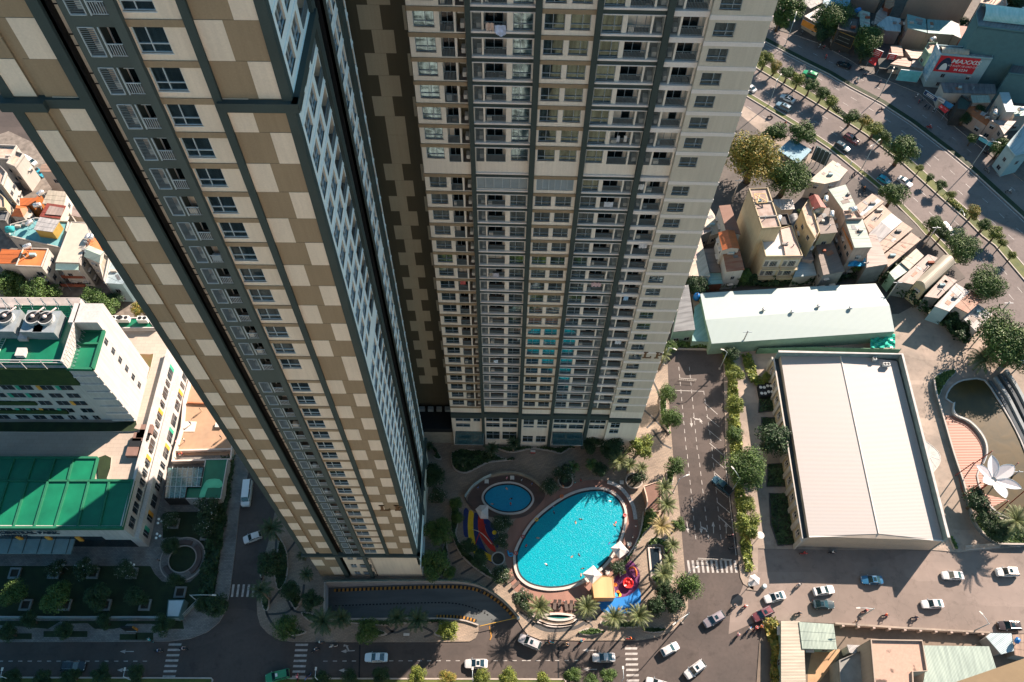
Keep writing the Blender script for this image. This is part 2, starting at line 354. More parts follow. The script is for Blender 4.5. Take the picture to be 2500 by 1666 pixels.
def acnook(F,b,u0,u1,z0,z1,d,depth,mw=0,ma=1,ml=2,slats=True,flip=False):
 F.rect(b,u0,u1,z0,z1,d-depth,mw)
 b.quad(F.p(u0,z0+.015,d),F.p(u1,z0+.015,d),F.p(u1,z0+.015,d-depth),F.p(u0,z0+.015,d-depth),ml)
 w_=u1-u0
 F.box(b,u0+.15,u1-.15,z1-.95,z1-.35,d-depth,d-depth+.35,ma);F.box(b,u0+w_*.45,u1-.1,z0+.25,z0+.95,d-depth+.1,d-.35,ma)
 if slats:
  k=int((z1-z0)/.17)
  for i in range(k): F.box(b,u0,u1,z0+.1+i*.17,z0+.135+i*.17,d-.08,d-.03,ml+1)
# ================================================================== RIGHT TOWER
def serif_LP(F,u,z,h,d,name,parent):
 # the two serif capitals standing off the wall
 b=MB();t=h*.16;w_=h*.72;e=.12
 F.box(b,u+t*.6,u+t*1.7,z,z+h,d,d+e);F.box(b,u,u+t*2.4,z+h-t*.5,z+h,d,d+e+.01);F.box(b,u,u+w_,z,z+t*.55,d,d+e+.01);F.box(b,u+w_-t*.5,u+w_+.03,z,z+h*.32,d,d+e+.02)
 L=b.build('letter',GOLD,parent);b=MB();u += w_*1.45
 F.box(b,u+t*.6,u+t*1.7,z,z+h,d,d+e);F.box(b,u,u+t*2.4,z,z+t*.5,d,d+e+.01);F.box(b,u,u+t*1.7,z+h-t*.5,z+h,d,d+e+.01)
 cz=z+h*.72;r0,r1=h*.28,h*.16;cu=u+t*1.6;n=10
 for i in range(n):
  a0=-PI/2+PI*i/n;a1=-PI/2+PI*(i+1)/n
  pts=[]
  for zz in (0,1):
   for dd in (d,d+e+.005):
    for rr in ((r1,r0)):
     a=a1 if zz else a0
     pts.append(F.p(cu+rr*1.25*math.cos(a),cz+rr*math.sin(a),dd))
  b.hexa(pts)
 b.build('letter',GOLD,parent)
def cam_dist(F,u,z): v=Vector(F.p(u,z));return (v-Vector((0,0,CAMZ))).length
def inframe(v):
 d=Vector(v)-Vector((0,0,CAMZ));zc=d.dot(CF)
 if zc < 1: return False
 x=1250+FPX*d.dot(CR)/zc;y=833+FPX*d.dot(CD)/zc
 return -60 < x < 2560 and -60 < y < 1720
def finish_parts(parts,name,mats,root,cap=96,sub=None):
 # parts: list of (distance, MB, sub dict). the nearest visible ones become parts of their own, the rest one part
 parts.sort(key=lambda p: p[0]);rest=MB()
 for i,p in enumerate(parts):
  if i < cap and p[0] < 1e5:
   o=p[1].build(name,mats,root)
   for sn,(sb,sm) in (p[2] or {}).items(): sb.build(sn,sm,o)
  else:
   b=len(rest.v);rest.v += p[1].v;rest.f += [[k+b for k in f] for f in p[1].f];rest.m += p[1].m
   for sn,(sb,sm) in (p[2] or {}).items():
    off=sb_off[sn];b=len(rest.v);rest.v += sb.v;rest.f += [[k+b for k in f] for f in sb.f];rest.m += [k+off for k in sb.m]
 if rest.v:
  o=rest.build(name,mats+(sub or []),root);o['kind']='stuff'
sb_off={'railing': 5,'air_conditioner': 5,'louvre_screen': 5}
RT_A=math.radians(-.95)
RT0=Vector((-11.5,80.2,0));RU=Vector((math.cos(RT_A),math.sin(RT_A),0))
rt=thing('apartment_tower',(9,92,0),'tall cream apartment tower behind the pools, its front a grid of windows and balconies','apartment tower')
F=FR(RT0,RU)
T=[19.4+3.508*k for k in range(21)]+[95.25+3.5*j for j in range(22)]
RTTOP=172.0
wall=MB();RTW=[];RTB=[];RTN=[]
class Sub:
 def __init__(s,mb,off): s.mb=mb;s.off=off
 def hexa(s,vs,m=0): s.mb.hexa(vs,m+s.off)
 def quad(s,a,b,c,d,m=0): s.mb.quad(a,b,c,d,m+s.off)
band=Sub(wall,2);ledge=Sub(wall,3);dband=Sub(wall,4)
secs=dict(A=(.35,6.9,0.),B=(7.5,14.8,-.25),C=(15.56,21.61,0.),D=(22.3,29.45,-.25),E=(30.2,34.23,-.25),Fp=(34.23,41.1,.55))
BACK=2.0
rr=random.Random(3)
def vis(F,u,z,d): return d if inframe(F.p(u,z)) else 1e6
for k in range(len(T)-1):
 t0,t1=T[k],T[k+1];dbl=(t1-t0) > 4
 zt=t1-.6;wz0=zt-2.15
 def win(u0,u1,z0,z1,d,sp,blue=False):
  b=window(F,u0,u1,z0,z1,d-.12,sp,mgl=1);RTW.append((vis(F,u0,z0,cam_dist(F,u0,z0)),b,None))
 def balc(u0,u1,z0,z1,d):
  b=MB();balcony_back(F,b,u0,u1,z0,z1,d,1.3,0,1,2,3)
  r=MB();railing(F,r,u0+.03,u1-.03,z0,1.35,d-.02,0)
  RTB.append((vis(F,u0,z0,cam_dist(F,u0,z0)),b,{'railing': (r,[RAILM])}))
 def nook(u0,u1,z0,z1,d,sl=True):
  b=MB();acnook(F,b,u0,u1,z0,z1,d,1.3,0,1,2,sl);RTN.append((vis(F,u0,z0,cam_dist(F,u0,z0)),b,None))
 blue=5 <= k <= 11
 louv=(k == 19)
 bz=zt-2.75
 # A
 u0,u1,d=secs['A']
 F.wall(wall,u0,u1,t0,zt,[(.97,3.38,wz0,zt-.06),(3.98,5.59,bz,zt-.03,1.3),(5.84,6.85,bz,zt-.03,1.3)],d,0)
 F.box(band,u0-.1,u1+.1,t1-.6,t1,d-.3,d+.12,0)
 win(.97,3.38,wz0,zt-.06,d,.58);balc(3.98,5.59,bz,zt-.03,d);nook(5.84,6.85,bz,zt-.03,d,False)
 # B
 u0,u1,d=secs['B'];z1=t1-.72;wz=z1-2.45
 if louv:
  F.wall(wall,u0,u1,t0+.25,z1,[(7.6,14.7,t0+.4,z1-.05)],d,0)
  b=MB();F.rect(b,7.6,14.7,t0+.4,z1-.05,d-.15,0)
  for i in range(7): F.box(b,7.6+i*1.176,7.68+i*1.176,t0+.4,z1-.05,d-.15,d-.02,1)
  for i in range(13): F.box(b,7.6,14.7,t0+.5+i*.19,t0+.55+i*.19,d-.15,d-.1,1)
  b.build('louvre_panel',[LOUV,WFRAME],rt)
 else:
  F.wall(wall,u0,u1,t0+.25,z1,[(7.62,8.72,z1-2.7,z1-.03,1.3),(8.95,11.61,z1-2.7,z1-.03,1.3),(12.31,14.62,wz,z1-.03)],d,0)
  nook(7.62,8.72,z1-2.7,z1-.03,d);balc(8.95,11.61,z1-2.7,z1-.03,d);win(12.31,14.62,wz,z1-.03,d,.4,False)
 F.box(ledge,u0,u1,t0,t0+.26,d-.3,d+.2);F.box(ledge,u0,u1,t1-.72,t1-.6,d-.3,d+.2)
 F.box(dband,u0,u1,t1-.6,t1,d-.3,d+.12)
 # C
 u0,u1,d=secs['C']
 if louv:
  F.wall(wall,u0,u1,t0,zt,[(15.95,21.2,wz0-.2,zt-.06)],d,0)
  b=MB();F.rect(b,15.95,21.2,wz0-.2,zt-.06,d-.15,0)
  for i in range(7): F.box(b,15.95+i*.86,16.02+i*.86,wz0-.2,zt-.06,d-.15,d-.02,1)
  for i in range(13): F.box(b,15.95,21.2,wz0-.1+i*.17,wz0-.05+i*.17,d-.15,d-.1,1)
  b.build('louvre_panel',[LOUV,WFRAME],rt)
 else:
  F.wall(wall,u0,u1,t0,zt,[(15.86,18.21,wz0,zt-.06),(18.81,21.11,wz0,zt-.06)],d,0)
  win(15.86,18.21,wz0,zt-.06,d,.42,blue);win(18.81,21.11,wz0,zt-.06,d,.6,blue)
 F.box(band,u0,u1,t1-.6,t1,d-.3,d+.12,0)
 # D
 u0,u1,d=secs['D'];z1=t1-.72;wz=z1-2.45
 F.wall(wall,u0,u1,t0+.25,z1,[(22.42,24.72,wz,z1-.03),(25.28,27.97,z1-2.7,z1-.03,1.3),(28.22,29.4,z1-2.7,z1-.03,1.3)],d,0)
 win(22.42,24.72,wz,z1-.03,d,.6,blue and k < 11);balc(25.28,27.97,z1-2.7,z1-.03,d);nook(28.22,29.4,z1-2.7,z1-.03,d)
 F.box(ledge,u0,u1,t0,t0+.26,d-.3,d+.2);F.box(ledge,u0,u1,t1-.72,t1-.6,d-.3,d+.2)
 F.box(dband,u0,u1,t1-.6,t1,d-.3,d+.12)
 # E
 u0,u1,d=secs['E']
 F.wall(wall,u0,u1,t0+.25,z1,[(30.25,31.2,z1-2.7,z1-.03,1.3),(31.45,34.0,z1-2.7,z1-.03,1.3)],d,0)
 nook(30.25,31.2,z1-2.7,z1-.03,d);balc(31.45,34.0,z1-2.7,z1-.03,d)
 F.box(ledge,u0,u1,t1-.62,t1+.1,d-.3,d+.3)
 # F panel
 u0,u1,d=secs['Fp']
 F.wall(wall,u0,u1,t0,zt,[(34.95,37.35,wz0,zt-.35)],d,1)
 win(34.95,37.35,wz0,zt-.35,d,.6);F.box(ledge,u0-.04,u1+.06,t1-.55,t1+.05,d-.2,d+.06)
# podium of the right tower
def podwin(u0,u1,z0,z1,d,mg,n=2):
 b=MB();F.rect(b,u0,u1,z0,z1,d-.14,1)
 for i in range(n+1): u=u0+(u1-u0)*i/n;F.box(b,max(u0,u-.05),min(u1,u+.05),z0,z1,d-.13,d-.02,0)
 for z in (z0,(z0*.4+z1*.6),z1-.08): F.box(b,u0,u1,z,z+.08,d-.135,d-.04,0)
 RTW.append((300,b,None))
for nm,hs in dict(A=[(1.2,4.5,12.3,14.3),(5.1,6.6,12.3,14.3),(1.2,4.3,9.5,11.2)],B=[(7.8,10.8,12.0,14.3),(11.4,14.6,12.0,14.3),(7.8,10.8,9.2,11.2),(11.4,14.6,9.2,11.2),(7.8,10.8,3,7),(11.4,14.6,3,7)],
                   C=[(16.,18.3,11.3,14.),(19,21.2,11.3,14.),(16.,18.3,9.9,10.8),(19,21.2,9.9,10.8),(16.,18.3,2.4,5.6),(19,21.2,2.4,5.6)],
                   D=[(22.6,29.2,12.0,14.4),(22.6,25.6,9.2,11.3),(26,29.2,9.2,11.3),(22.6,29.2,1,7.4)],
                   E=[(30.4,33.9,12.2,14.4),(30.4,33.9,9.4,11.3)],Fp=[(34.9,36.9,11.8,14.2),(34.9,36.9,9,11)]).items():
 u0,u1,d=secs[nm]
 F.wall(wall,u0,u1,0,15.6,hs,d,0)
 for h in hs: podwin(*h,d,1,max(2,int((h[1]-h[0])/1.1)))
 F.box(dband,u0,u1,14.9,16.6,d-.3,d+(.55 if nm != 'Fp' else .3));F.rect(wall,u0,u1,15.6,T[0],d,0)
 if nm != 'Fp': F.box(band,u0,u1,18.8,19.4,d-.3,d+.12)
 F.rect(wall,u0,u1,T[-1],RTTOP,d,0)
# the body behind the front, side walls
b=MB()
def L2(u,d): v=F.O+F.U*u+F.N*d;return (v.x,v.y)
b.prism([L2(.35,-1.7),L2(.35,-26),L2(41.1,-26),L2(41.1,-1.7)],0,RTTOP,0,1)
b.build('tower_core',[GREIGE,LEDGE],rt)
side=MB()
for u,dd in ((.35,0.),(41.1,.55)):
 side.quad(F.p(u,0,dd),F.p(u,0,-1.7),F.p(u,RTTOP,-1.7),F.p(u,RTTOP,dd))
side.quad(F.p(34.23,0,.55),F.p(34.23,0,-.5),F.p(34.23,RTTOP,-.5),F.p(34.23,RTTOP,.55))
side.build('side_wall',[CREAM],rt)
wall.build('wall',[CREAMR,GREIGE,BROWN,LEDGE,DARKG],rt)
for u0,u1 in ((6.9,7.5),(14.8,15.56),(21.61,22.3),(29.45,30.2)):
 b=MB();F.box(b,u0,u1,0,RTTOP,-.5,.45);b.build('pilaster',[DARKG],rt)
finish_parts(RTW,'window',[DFRAME,GLASS],rt,96)
finish_parts(RTB,'balcony',[CREAMR,DOORG,DFRAME,TILEB,RAILM],rt,96,[RAILM])
finish_parts(RTN,'utility_balcony',[BROWN2,ACW,TILEB,LOUV],rt,96)
z_lp=onplane('23',1030,898,Vector(F.p(0,0,.55)),F.N);z_lp2=onplane('23',1145,860,Vector(F.p(0,0,.55)),F.N)
ulp=(z_lp-F.O).dot(F.U)
serif_LP(F,ulp,z_lp.z,abs(z_lp2.z-z_lp.z),.56,'letter',rt)
# entrance canopies
for u0,u1,z,dp in ((1.,7.2,7.2,3.2),(22.6,29.2,7.6,3.0)):
 b=MB()
 for i in range(5): u=u0+(u1-u0)*i/4;F.box(b,u-.06,u+.06,z,z+.16,0,dp,0)
 for j in range(3): F.box(b,u0,u1,z+.02,z+.14,dp*j/2-.05 if j else 0,dp*j/2+.05,0)
 b.quad(F.p(u0,z+.18,0),F.p(u1,z+.18,0),F.p(u1,z+.18,dp),F.p(u0,z+.18,dp),1)
 b.build('glass_canopy',[DFRAME,glassm('canopy_glass_%d' % int(u0),(.03,.09,.10),rough=.1,var=.2)],rt)
# windowless checker wing of the same tower, set back
wg=MB();FC=FR((-30,86,0),(1,0,0));X0=30
zz=160.;
FC.rect(wg,X0-23,X0-11,0,RTTOP,0,0);wg.quad((-23,86,0),(-23,112,0),(-23,112,RTTOP),(-23,86,RTTOP),0);wg.quad((-11.2,80,0),(-11.2,112,0),(-11.2,112,RTTOP),(-11.2,80,RTTOP),0)
wg.quad((-23,86,RTTOP),(-11,86,RTTOP),(-11,112,RTTOP),(-23,112,RTTOP),0);wg.quad((-23,112,0),(-11,112,0),(-11,112,RTTOP),(-23,112,RTTOP),0)
rows=[112.02-3.5*i for i in range(-14,7)];rows=[z for z in rows]
zc=87.5
zr=[112.02+3.5*i for i in range(0,17)]
lv=sorted([112.02-3.5*i for i in range(1,7)]+zr+[85.3-3.51*i for i in range(0,20)])
for i in range(len(lv)-1):
 a,c=lv[i],lv[i+1]
 par=int(round((a-112.02)/3.5)) % 2 if a > 88 else int(round((a-85.3)/3.51)) % 2
 if par: cols=[(-17.82,-15.1),(-12.4,-11.25)]
 else: cols=[(-16.5,-13.77)]
 for x0,x1 in cols: FC.box(wg,X0+x0,X0+x1,a+.02,c-.02,0,.03,1)
wg.build('checker_wing',[BROWN2,OLIVE],rt)
# ================================================================== LEFT TOWER
lt=thing('apartment_tower',(-27,62,0),'nearest apartment tower with brown and cream checkered front between dark vertical bands','apartment tower')
FL=FR((-38.8,49.83,0),(1,0,0));UX=lambda x: x+38.8
LTT=[15.4+3.484*k for k in range(21)]+[90.87+3.56*j for j in range(21)]
LTTOP=162.
wall=MB();chk=MB();bnd=Sub(wall,1);LW=[];LBal=[];LLv=[];dk=MB();gp=MB()
F=FL
for k in range(len(LTT)-1):
 t0,t1=LTT[k],LTT[k+1];zt=t1-.6
 # window panel
 FL.wall(wall,UX(-26.75),UX(-22.6),t0,zt,[(UX(-26.62),UX(-24.3),zt-2.33,zt-.04)],0,0)
 FL.box(bnd,UX(-26.75),UX(-22.6),t1-.6,t1,-.3,.1)
 b=window(FL,UX(-26.62),UX(-24.3),zt-2.33,zt-.04,-.1,.43,mfr=0);LW.append((vis(FL,UX(-26),t0,cam_dist(FL,UX(-26),t0)),b,None))
 # grey panel with louvred yard and balcony
 za,zb=t0+.25,t1-.72
 if t1-t0 > 4: za=zb-2.6
 FL.wall(gp,UX(-30.95),UX(-27.45),t0,t1,[(UX(-30.43),UX(-29.24),za,zb,1.2),(UX(-28.99),UX(-27.5),za,zb,1.2)],0,0,mr=0)
 b=MB();acnook(FL,b,UX(-30.43),UX(-29.24),za,zb,0,1.2,0,1,2,True)
 for (a,c,e,f) in ((-30.43,-29.24,za,za+.06),(-30.43,-29.24,zb-.06,zb),(-30.43,-30.37,za,zb),(-29.3,-29.24,za,zb)): FL.box(b,UX(a),UX(c),e,f,-.08,.05,4)
 LLv.append((vis(FL,UX(-30),t0,cam_dist(FL,UX(-30),t0)),b,None))
 b=MB();balcony_back(FL,b,UX(-28.99),UX(-27.5),za,zb,0,1.2,0,1,2,3);FL.box(b,UX(-28.99),UX(-28.9),za,zb,-.1,.06,2)
 r=MB();railing(FL,r,UX(-28.9),UX(-27.5),za,1.15,-.02,0);LBal.append((vis(FL,UX(-28),t0,cam_dist(FL,UX(-28),t0)),b,{'railing': (r,[WFRAME])}))
 FL.box(dk,UX(-31.9),UX(-31.2),za+.1,za+.16,-1.1,-1.0);FL.box(dk,UX(-31.9),UX(-31.2),za+1.1,za+1.18,-1.1,-1.0)
 # checkers: cream squares proud of brown by 3 cm joint
 up=(k % 2 == 0)
 odd=round((t0-126.35)/3.56) % 2 if t0 > 90 else round((t0-85.08)/3.484) % 2 == 0
 if odd: FL.box(chk,UX(-19.1),UX(-17.35),t0+.02,t1-.02,0,.03,1);FL.box(chk,UX(-38.0),UX(-36.23),t0+.02,t1-.02,0,.03,1)
 else: FL.box(chk,UX(-21.95),UX(-19.95),t0+.02,t1-.02,0,.03,1);FL.box(chk,UX(-35.08),UX(-32.85),t0+.02,t1-.02,0,.03,1)
 FL.box(chk,UX(-38.),UX(-36.23),t0-.015,t0+.015,0,.012,2);FL.box(chk,UX(-35.6),UX(-32.85),t0-.015,t0+.015,0,.012,2);FL.box(chk,UX(-21.95),UX(-17.3),t0-.015,t0+.015,0,.012,2)
FL.rect(chk,UX(-38.1),UX(-36.23),15.4,LTTOP,0,0);FL.rect(chk,UX(-35.6),UX(-32.8),15.4,LTTOP,0,0);FL.rect(chk,UX(-21.95),UX(-17.3),15.4,LTTOP,0,0)
FL.rect(chk,UX(-36.23),UX(-35.6),15.4,LTTOP,-.22,0);chk.quad(FL.p(UX(-36.23),15.4,0),FL.p(UX(-36.23),15.4,-.22),FL.p(UX(-36.23),LTTOP,-.22),FL.p(UX(-36.23),LTTOP,0),0);chk.quad(FL.p(UX(-35.6),15.4,0),FL.p(UX(-35.6),15.4,-.22),FL.p(UX(-35.6),LTTOP,-.22),FL.p(UX(-35.6),LTTOP,0),0)
# podium
FL.rect(chk,UX(-38.),UX(-32.8),0,15.4,0,0)
for x0,x1,a,c in ((-35.1,-32.9,11.6,14.4),(-38,-35.9,7.5,11.3),(-35.1,-32.9,1,6.5)): FL.box(chk,UX(x0),UX(x1),a,c,0,.03,1)
FL.rect(wall,UX(-26),UX(-16.6),0,15.4,0,0)
hs=[(UX(-30.7),UX(-29.5),z,z+2.2) for z in (1.2,6.3,11.6)]+[(UX(-28.9),UX(-26.4),z,z+2.4) for z in (1.0,6.1,11.5)]
FL.wall(wall,UX(-31.5),UX(-26.2),0,15.4,hs,0,0)
for h in hs: LW.append((290,window(FL,h[0],h[1],h[2],h[3],-.12,.5),None))
FL.rect(wall,UX(-26.75),UX(-22.6),LTT[-1],LTTOP,0,0)
chk.build('checkered_wall',[BROWN,CREAM,BROWN2],lt);wall.build('wall',[CREAM,BROWN],lt)
gp.build('grey_panel',[DARKG2],lt)
for x0,x1,d,mm in ((-38.85,-38.,.12,DARKG),(-32.85,-32.0,.35,DARKG),(-27.45,-26.75,.5,DARKG2),(-22.6,-21.95,.3,DARKG),(-17.32,-16.55,.15,DARKG)):
 b=MB();FL.box(b,UX(x0),UX(x1),0 if x0 < -26 and x0 > -38.5 else 15.4,LTTOP,-.4,d);b.build('pilaster',[mm],lt)
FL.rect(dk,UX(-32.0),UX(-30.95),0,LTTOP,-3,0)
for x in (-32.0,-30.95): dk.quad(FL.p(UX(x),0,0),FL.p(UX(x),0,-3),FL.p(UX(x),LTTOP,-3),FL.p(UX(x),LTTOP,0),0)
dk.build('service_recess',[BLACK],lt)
cr=MB()
for u0,u1,z0,z1,d in ((-39.2,-35.6,129.05,129.95,.75),(-35.6,-32.6,129.05,129.95,.3),(-22.3,-16.1,129.05,129.95,.55),(-39.1,-16.0,14.75,15.45,.6),(-39.1,-16.0,14.3,14.75,.45)):
 cr=MB();FL.box(cr,UX(u0),UX(u1),z0,z1,-.3,d);cr.build('cornice',[DARKG],lt)
# right face
FX=FR((-16.6,49.83,0),(0,1,0));F=FX
sw=MB();sl=Sub(sw,0);SB=[];SW=[]
U1=24.9
for k in range(len(LTT)-1):
 t0,t1=LTT[k],LTT[k+1];zt=t1-.55;w0=zt-2.2
 wins=[(1.45,3.75),(4.45,6.75),(16.9,18.6),(19.1,20.6),(22.9,24.5)]
 FX.wall(sw,.7,10.5,t0,t1,[(a,c,w0,zt) for a,c in wins[:2]]+[(7.6,10.3,w0-.3,zt,1.2)],0,0,mr=1)
 FX.wall(sw,16.3,20.8,t0,t1,[(a,c,w0,zt) for a,c in wins[2:4]],0,0,mr=1)
 FX.wall(sw,22.7,U1,t0,t1,[(a,c,w0,zt) for a,c in wins[4:]],0,0,mr=1)
 for a,c in wins: SW.append((vis(FX,a,t0,cam_dist(FX,a,t0)),window(FX,a,c,w0,zt,-.15,.5),None))
 FX.box(sl,.7,10.5,t1-.3,t1,0,.06);FX.box(sl,16.3,20.8,t1-.3,t1,0,.06);FX.box(sl,22.7,U1,t1-.3,t1,0,.06)
 b=MB();balcony_back(FX,b,7.6,10.3,w0-.3,zt,0,1.2,0,1,2,3)
 r=MB();railing(FX,r,7.6,10.3,w0-.3,1.1,.05,0);SB.append((vis(FX,8,t0,cam_dist(FX,8,t0)),b,{'railing': (r,[RAILM])}))
FX.rect(sw,0,10.5,0,15.4,0,0);FX.rect(sw,10.5,U1,0,15.4,0,1)
sw.build('side_wall',[WHITEB,CREAM],lt)
for u0,u1,d,mm in ((.0,.7,.06,DARKG),(10.5,11.4,.35,DARKG),(11.4,12.6,.1,DARKG2),(20.8,22.7,.3,DARKG),(15.9,16.3,.2,DARKG2)):
 b=MB();FX.box(b,u0,u1,8,LTTOP,-.3,d);b.build('pilaster',[mm],lt)
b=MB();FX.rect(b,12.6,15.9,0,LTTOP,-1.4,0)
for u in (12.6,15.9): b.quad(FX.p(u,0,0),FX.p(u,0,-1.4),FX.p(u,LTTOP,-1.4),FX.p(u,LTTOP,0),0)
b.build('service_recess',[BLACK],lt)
for a in ((-.5,11.2,129.05,129.95,0,.55),(-.5,24.9,14.75,15.45,0,.6)): cr=MB();FX.box(cr,*a);cr.build('cornice',[DARKG],lt)
finish_parts(LW+SW,'window',[WFRAME,GLASS],lt,98)
finish_parts(LBal+SB,'balcony',[CREAM,DOORG,WFRAME,TILEB,WFRAME],lt,90,[WFRAME])
finish_parts(LLv,'louvred_yard',[CREAM,ACW,TILEB,LOUV,WFRAME],lt,60)
b=MB()
b.prism([(-38,51.1),(-38,107),(-22.5,107),(-22.5,74.73),(-18.1,74.73),(-18.1,51.1)],0,LTTOP,0,1)
b.quad((-18.1,74.72,0),(-16.6,74.72,0),(-16.6,74.72,LTTOP),(-18.1,74.72,LTTOP),0)
b.quad((-38.8,49.83,LTTOP),(-16.6,49.83,LTTOP),(-16.6,74.73,LTTOP),(-38.8,74.73,LTTOP),1)
b.quad((-38.8,49.8,15.4),(-38.8,74,15.4),(-38.8,74,LTTOP),(-38.8,49.8,LTTOP),2);b.quad((-38.05,49.83,0),(-38.05,74,0),(-38.05,74,15.4),(-38.05,49.83,15.4),2)
b.build('tower_core',[GREIGE,LEDGE,BROWN],lt)
a=onplane('32',920,390,Vector((0,49.83,0)),Vector((0,-1,0)));c=onplane('32',1030,356,Vector((0,49.83,0)),Vector((0,-1,0)))
serif_LP(FL,UX(a.x),a.z,c.z-a.z,.04,'letter',lt)
# link building low between the towers
lk=thing('link_building',(-14,84,0),'low dark flat-roofed link between the feet of the two towers with machines on its roof','building')
b=MB();b.box(-20,-11.3,80.6,86,0,6.6);b.build('wall',[mat('link_wall',(.30,.30,.26))],lk)
b=MB();b.box(-20.2,-11.2,80.2,86,6.62,8.4);b.build('roof',[BLACK],lk)
for i in range(4):
 b=MB();b.box(-18.7+i*1.9,-17.5+i*1.9,84.4,85.2,8.4,9.5);b.lathe((-18.1+i*1.9,84.8,9.5),[(.4,0),(.4,.06),(.1,.08)],10);b.build('air_conditioner',[DFRAME],lk)
# the ledge of the building the camera stands on
ca=thing('roof_ledge',(20,-4,0),'brown edge of a nearer roof cutting across the bottom right corner','roof')
c1,c2=q('L',985,404,150),q('L',1345,280,150)
dv=(c2-c1).normalized();nn=Vector((dv.y,-dv.x,0));c1=c1-dv*6;c2=c2+dv*14
b=MB();b.hexa([c1,c2,c1+nn*14,c2+nn*14,c1+Vector((0,0,.8)),c2+Vector((0,0,.8)),c1+nn*14+Vector((0,0,.8)),c2+nn*14+Vector((0,0,.8))])
b.build('slab',[mat('brown_ledge_paint',(.17,.125,.07),var=.05)],ca)
b=MB();e1,e2=c1+nn*5,c2+nn*5
b.prism([(e1.x,e1.y),(e2.x,e2.y),((e2+nn*8).x,(e2+nn*8).y),((e1+nn*8).x,(e1+nn*8).y)],0,149.99);b.build('wall',[BROWN],ca)
# the tower the camera stands on: sunlit front opposite, mirrored in the upper windows
ot=thing('apartment_tower',(0,-18,0),'cream apartment tower opposite, from whose roof the view is taken','apartment tower')
FO=FR((42,-9,0),(-1,0,0));b=MB()
b.box(-42,42,-34,-9,0,168);b.build('wall',mat('opposite_tower_render',(.50,.48,.46)),ot)
b=MB();g=MB()
for k in range(46):
 z=4+k*3.5
 for j in range(17):
  u=1.2+j*4.9
  if j % 4 == 3: FO.rect(g,u+.2,u+3.6,z,z+2.5,.02);continue
  FO.rect(g,u+.3,u+1.9,z+.4,z+2.4,.02);FO.rect(g,u+2.3,u+3.9,z+.4,z+2.4,.02)
  FO.box(b,u+.2,u+4,z+1.1,z+1.25,.03,.08);FO.box(b,u+1,u+1.12,z+.4,z+2.4,.03,.08);FO.box(b,u+3,u+3.12,z+.4,z+2.4,.03,.08)
 FO.box(b,0,84,z-.6,z-.2,0,.35)
for j in range(6): FO.box(b,j*16.7,j*16.7+.7,0,168,0,.6,1)
o=g.build('window',[DOORG],ot);o['kind']='stuff';o=b.build('facade_trim',[LEDGE,DARKG],ot)
# ================================================================== GROUND
ASPH=mat('asphalt',(.075,.062,.056),c2=(.052,.045,.042),scale=.12,var2=.08,scale2=1.5,rough=.9,patch=.10)
ASPH2=mat('worn_boulevard_asphalt',(.15,.128,.12),c2=(.12,.105,.10),scale=.1,var2=.07,scale2=1.5,rough=.9,patch=.07)
CONC=mat('concrete_road',(.20,.165,.145),c2=(.15,.125,.11),scale=.08,var2=.06,scale2=.7,rough=.9,patch=.10)
CONC2=mat('pale_concrete',(.30,.245,.20),c2=(.19,.165,.14),scale=.12,var2=.08,scale2=.9,rough=.9,patch=.12)
DIRT=mat('bare_ground',(.16,.125,.095),c2=(.09,.075,.06),scale=.1,var2=.12,scale2=1.2)
SAND=mat('orange_sand',(.42,.27,.15),c2=(.27,.175,.10),scale=.12,var2=.08,scale2=1)
KERB=mat('kerb_stone',(.34,.31,.28),var=.1)
WPAINT=mat('white_road_paint',(.42,.41,.39),c2=(.24,.23,.22),scale=1.2,var2=.1,scale2=5)
YPAINT=mat('yellow_road_paint',(.34,.17,.03),var=.2)
PAVE=brick('plaza_paving',(.27,.215,.165),(.20,.165,.13),(.12,.10,.08),.9,.3,.35,var=.25,nsc=.15)
PAVEL=brick('grey_block_paving',(.20,.195,.18),(.14,.14,.135),(.06,.06,.06),.6,.3,0,var=.3,nsc=.3)
DPAVE=mat('dark_granite_band',(.045,.048,.05),var=.2)
DECKP=corr('timber_decking',(.26,.135,.10),PI/2,.35,stain=.15,depth=.3)
DECKD=corr('dark_timber_decking',(.10,.062,.052),0,.4,stain=.3,depth=.3)
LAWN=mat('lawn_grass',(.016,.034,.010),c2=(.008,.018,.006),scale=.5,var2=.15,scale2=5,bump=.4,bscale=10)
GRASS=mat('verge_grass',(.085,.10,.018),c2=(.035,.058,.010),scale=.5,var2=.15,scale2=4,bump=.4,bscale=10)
SOIL=mat('planting_soil',(.03,.028,.02),var=.3)
WALLW=mat('white_garden_wall',(.52,.50,.46),var=.06)
def sheet(name,polys,z,m,kind='structure',parent=None,side=None):
 # flat sheet with optional holes: polys[0] outline, others holes; side = depth of a skirt
 vs=[Vector((p[0],p[1],0)) for pl in polys for p in pl]
 tri=tessellate_polygon([[Vector((p[0],p[1],0)) for p in pl] for pl in polys])
 b=MB();b.v=[(v.x,v.y,z) for v in vs];b.f=[list(t) for t in tri];b.m=[0]*len(tri)
 if side:
  k=0
  for pl in polys:
   n=len(pl)
   for i in range(n): p,r=pl[i],pl[(i+1) % n];b.quad((p[0],p[1],z-side),(r[0],r[1],z-side),(r[0],r[1],z),(p[0],p[1],z),1)
 o=b.build(name,[m,KERB] if side else [m],parent)
 if kind and not parent: o['kind']=kind
 return o
def band_on(name,path,wd,z,m,h=.012,kind='structure'):
 b=MB();b.strip(path,wd,z-.005,z+h);o=b.build(name,m)
 if kind: o['kind']=kind
 return o
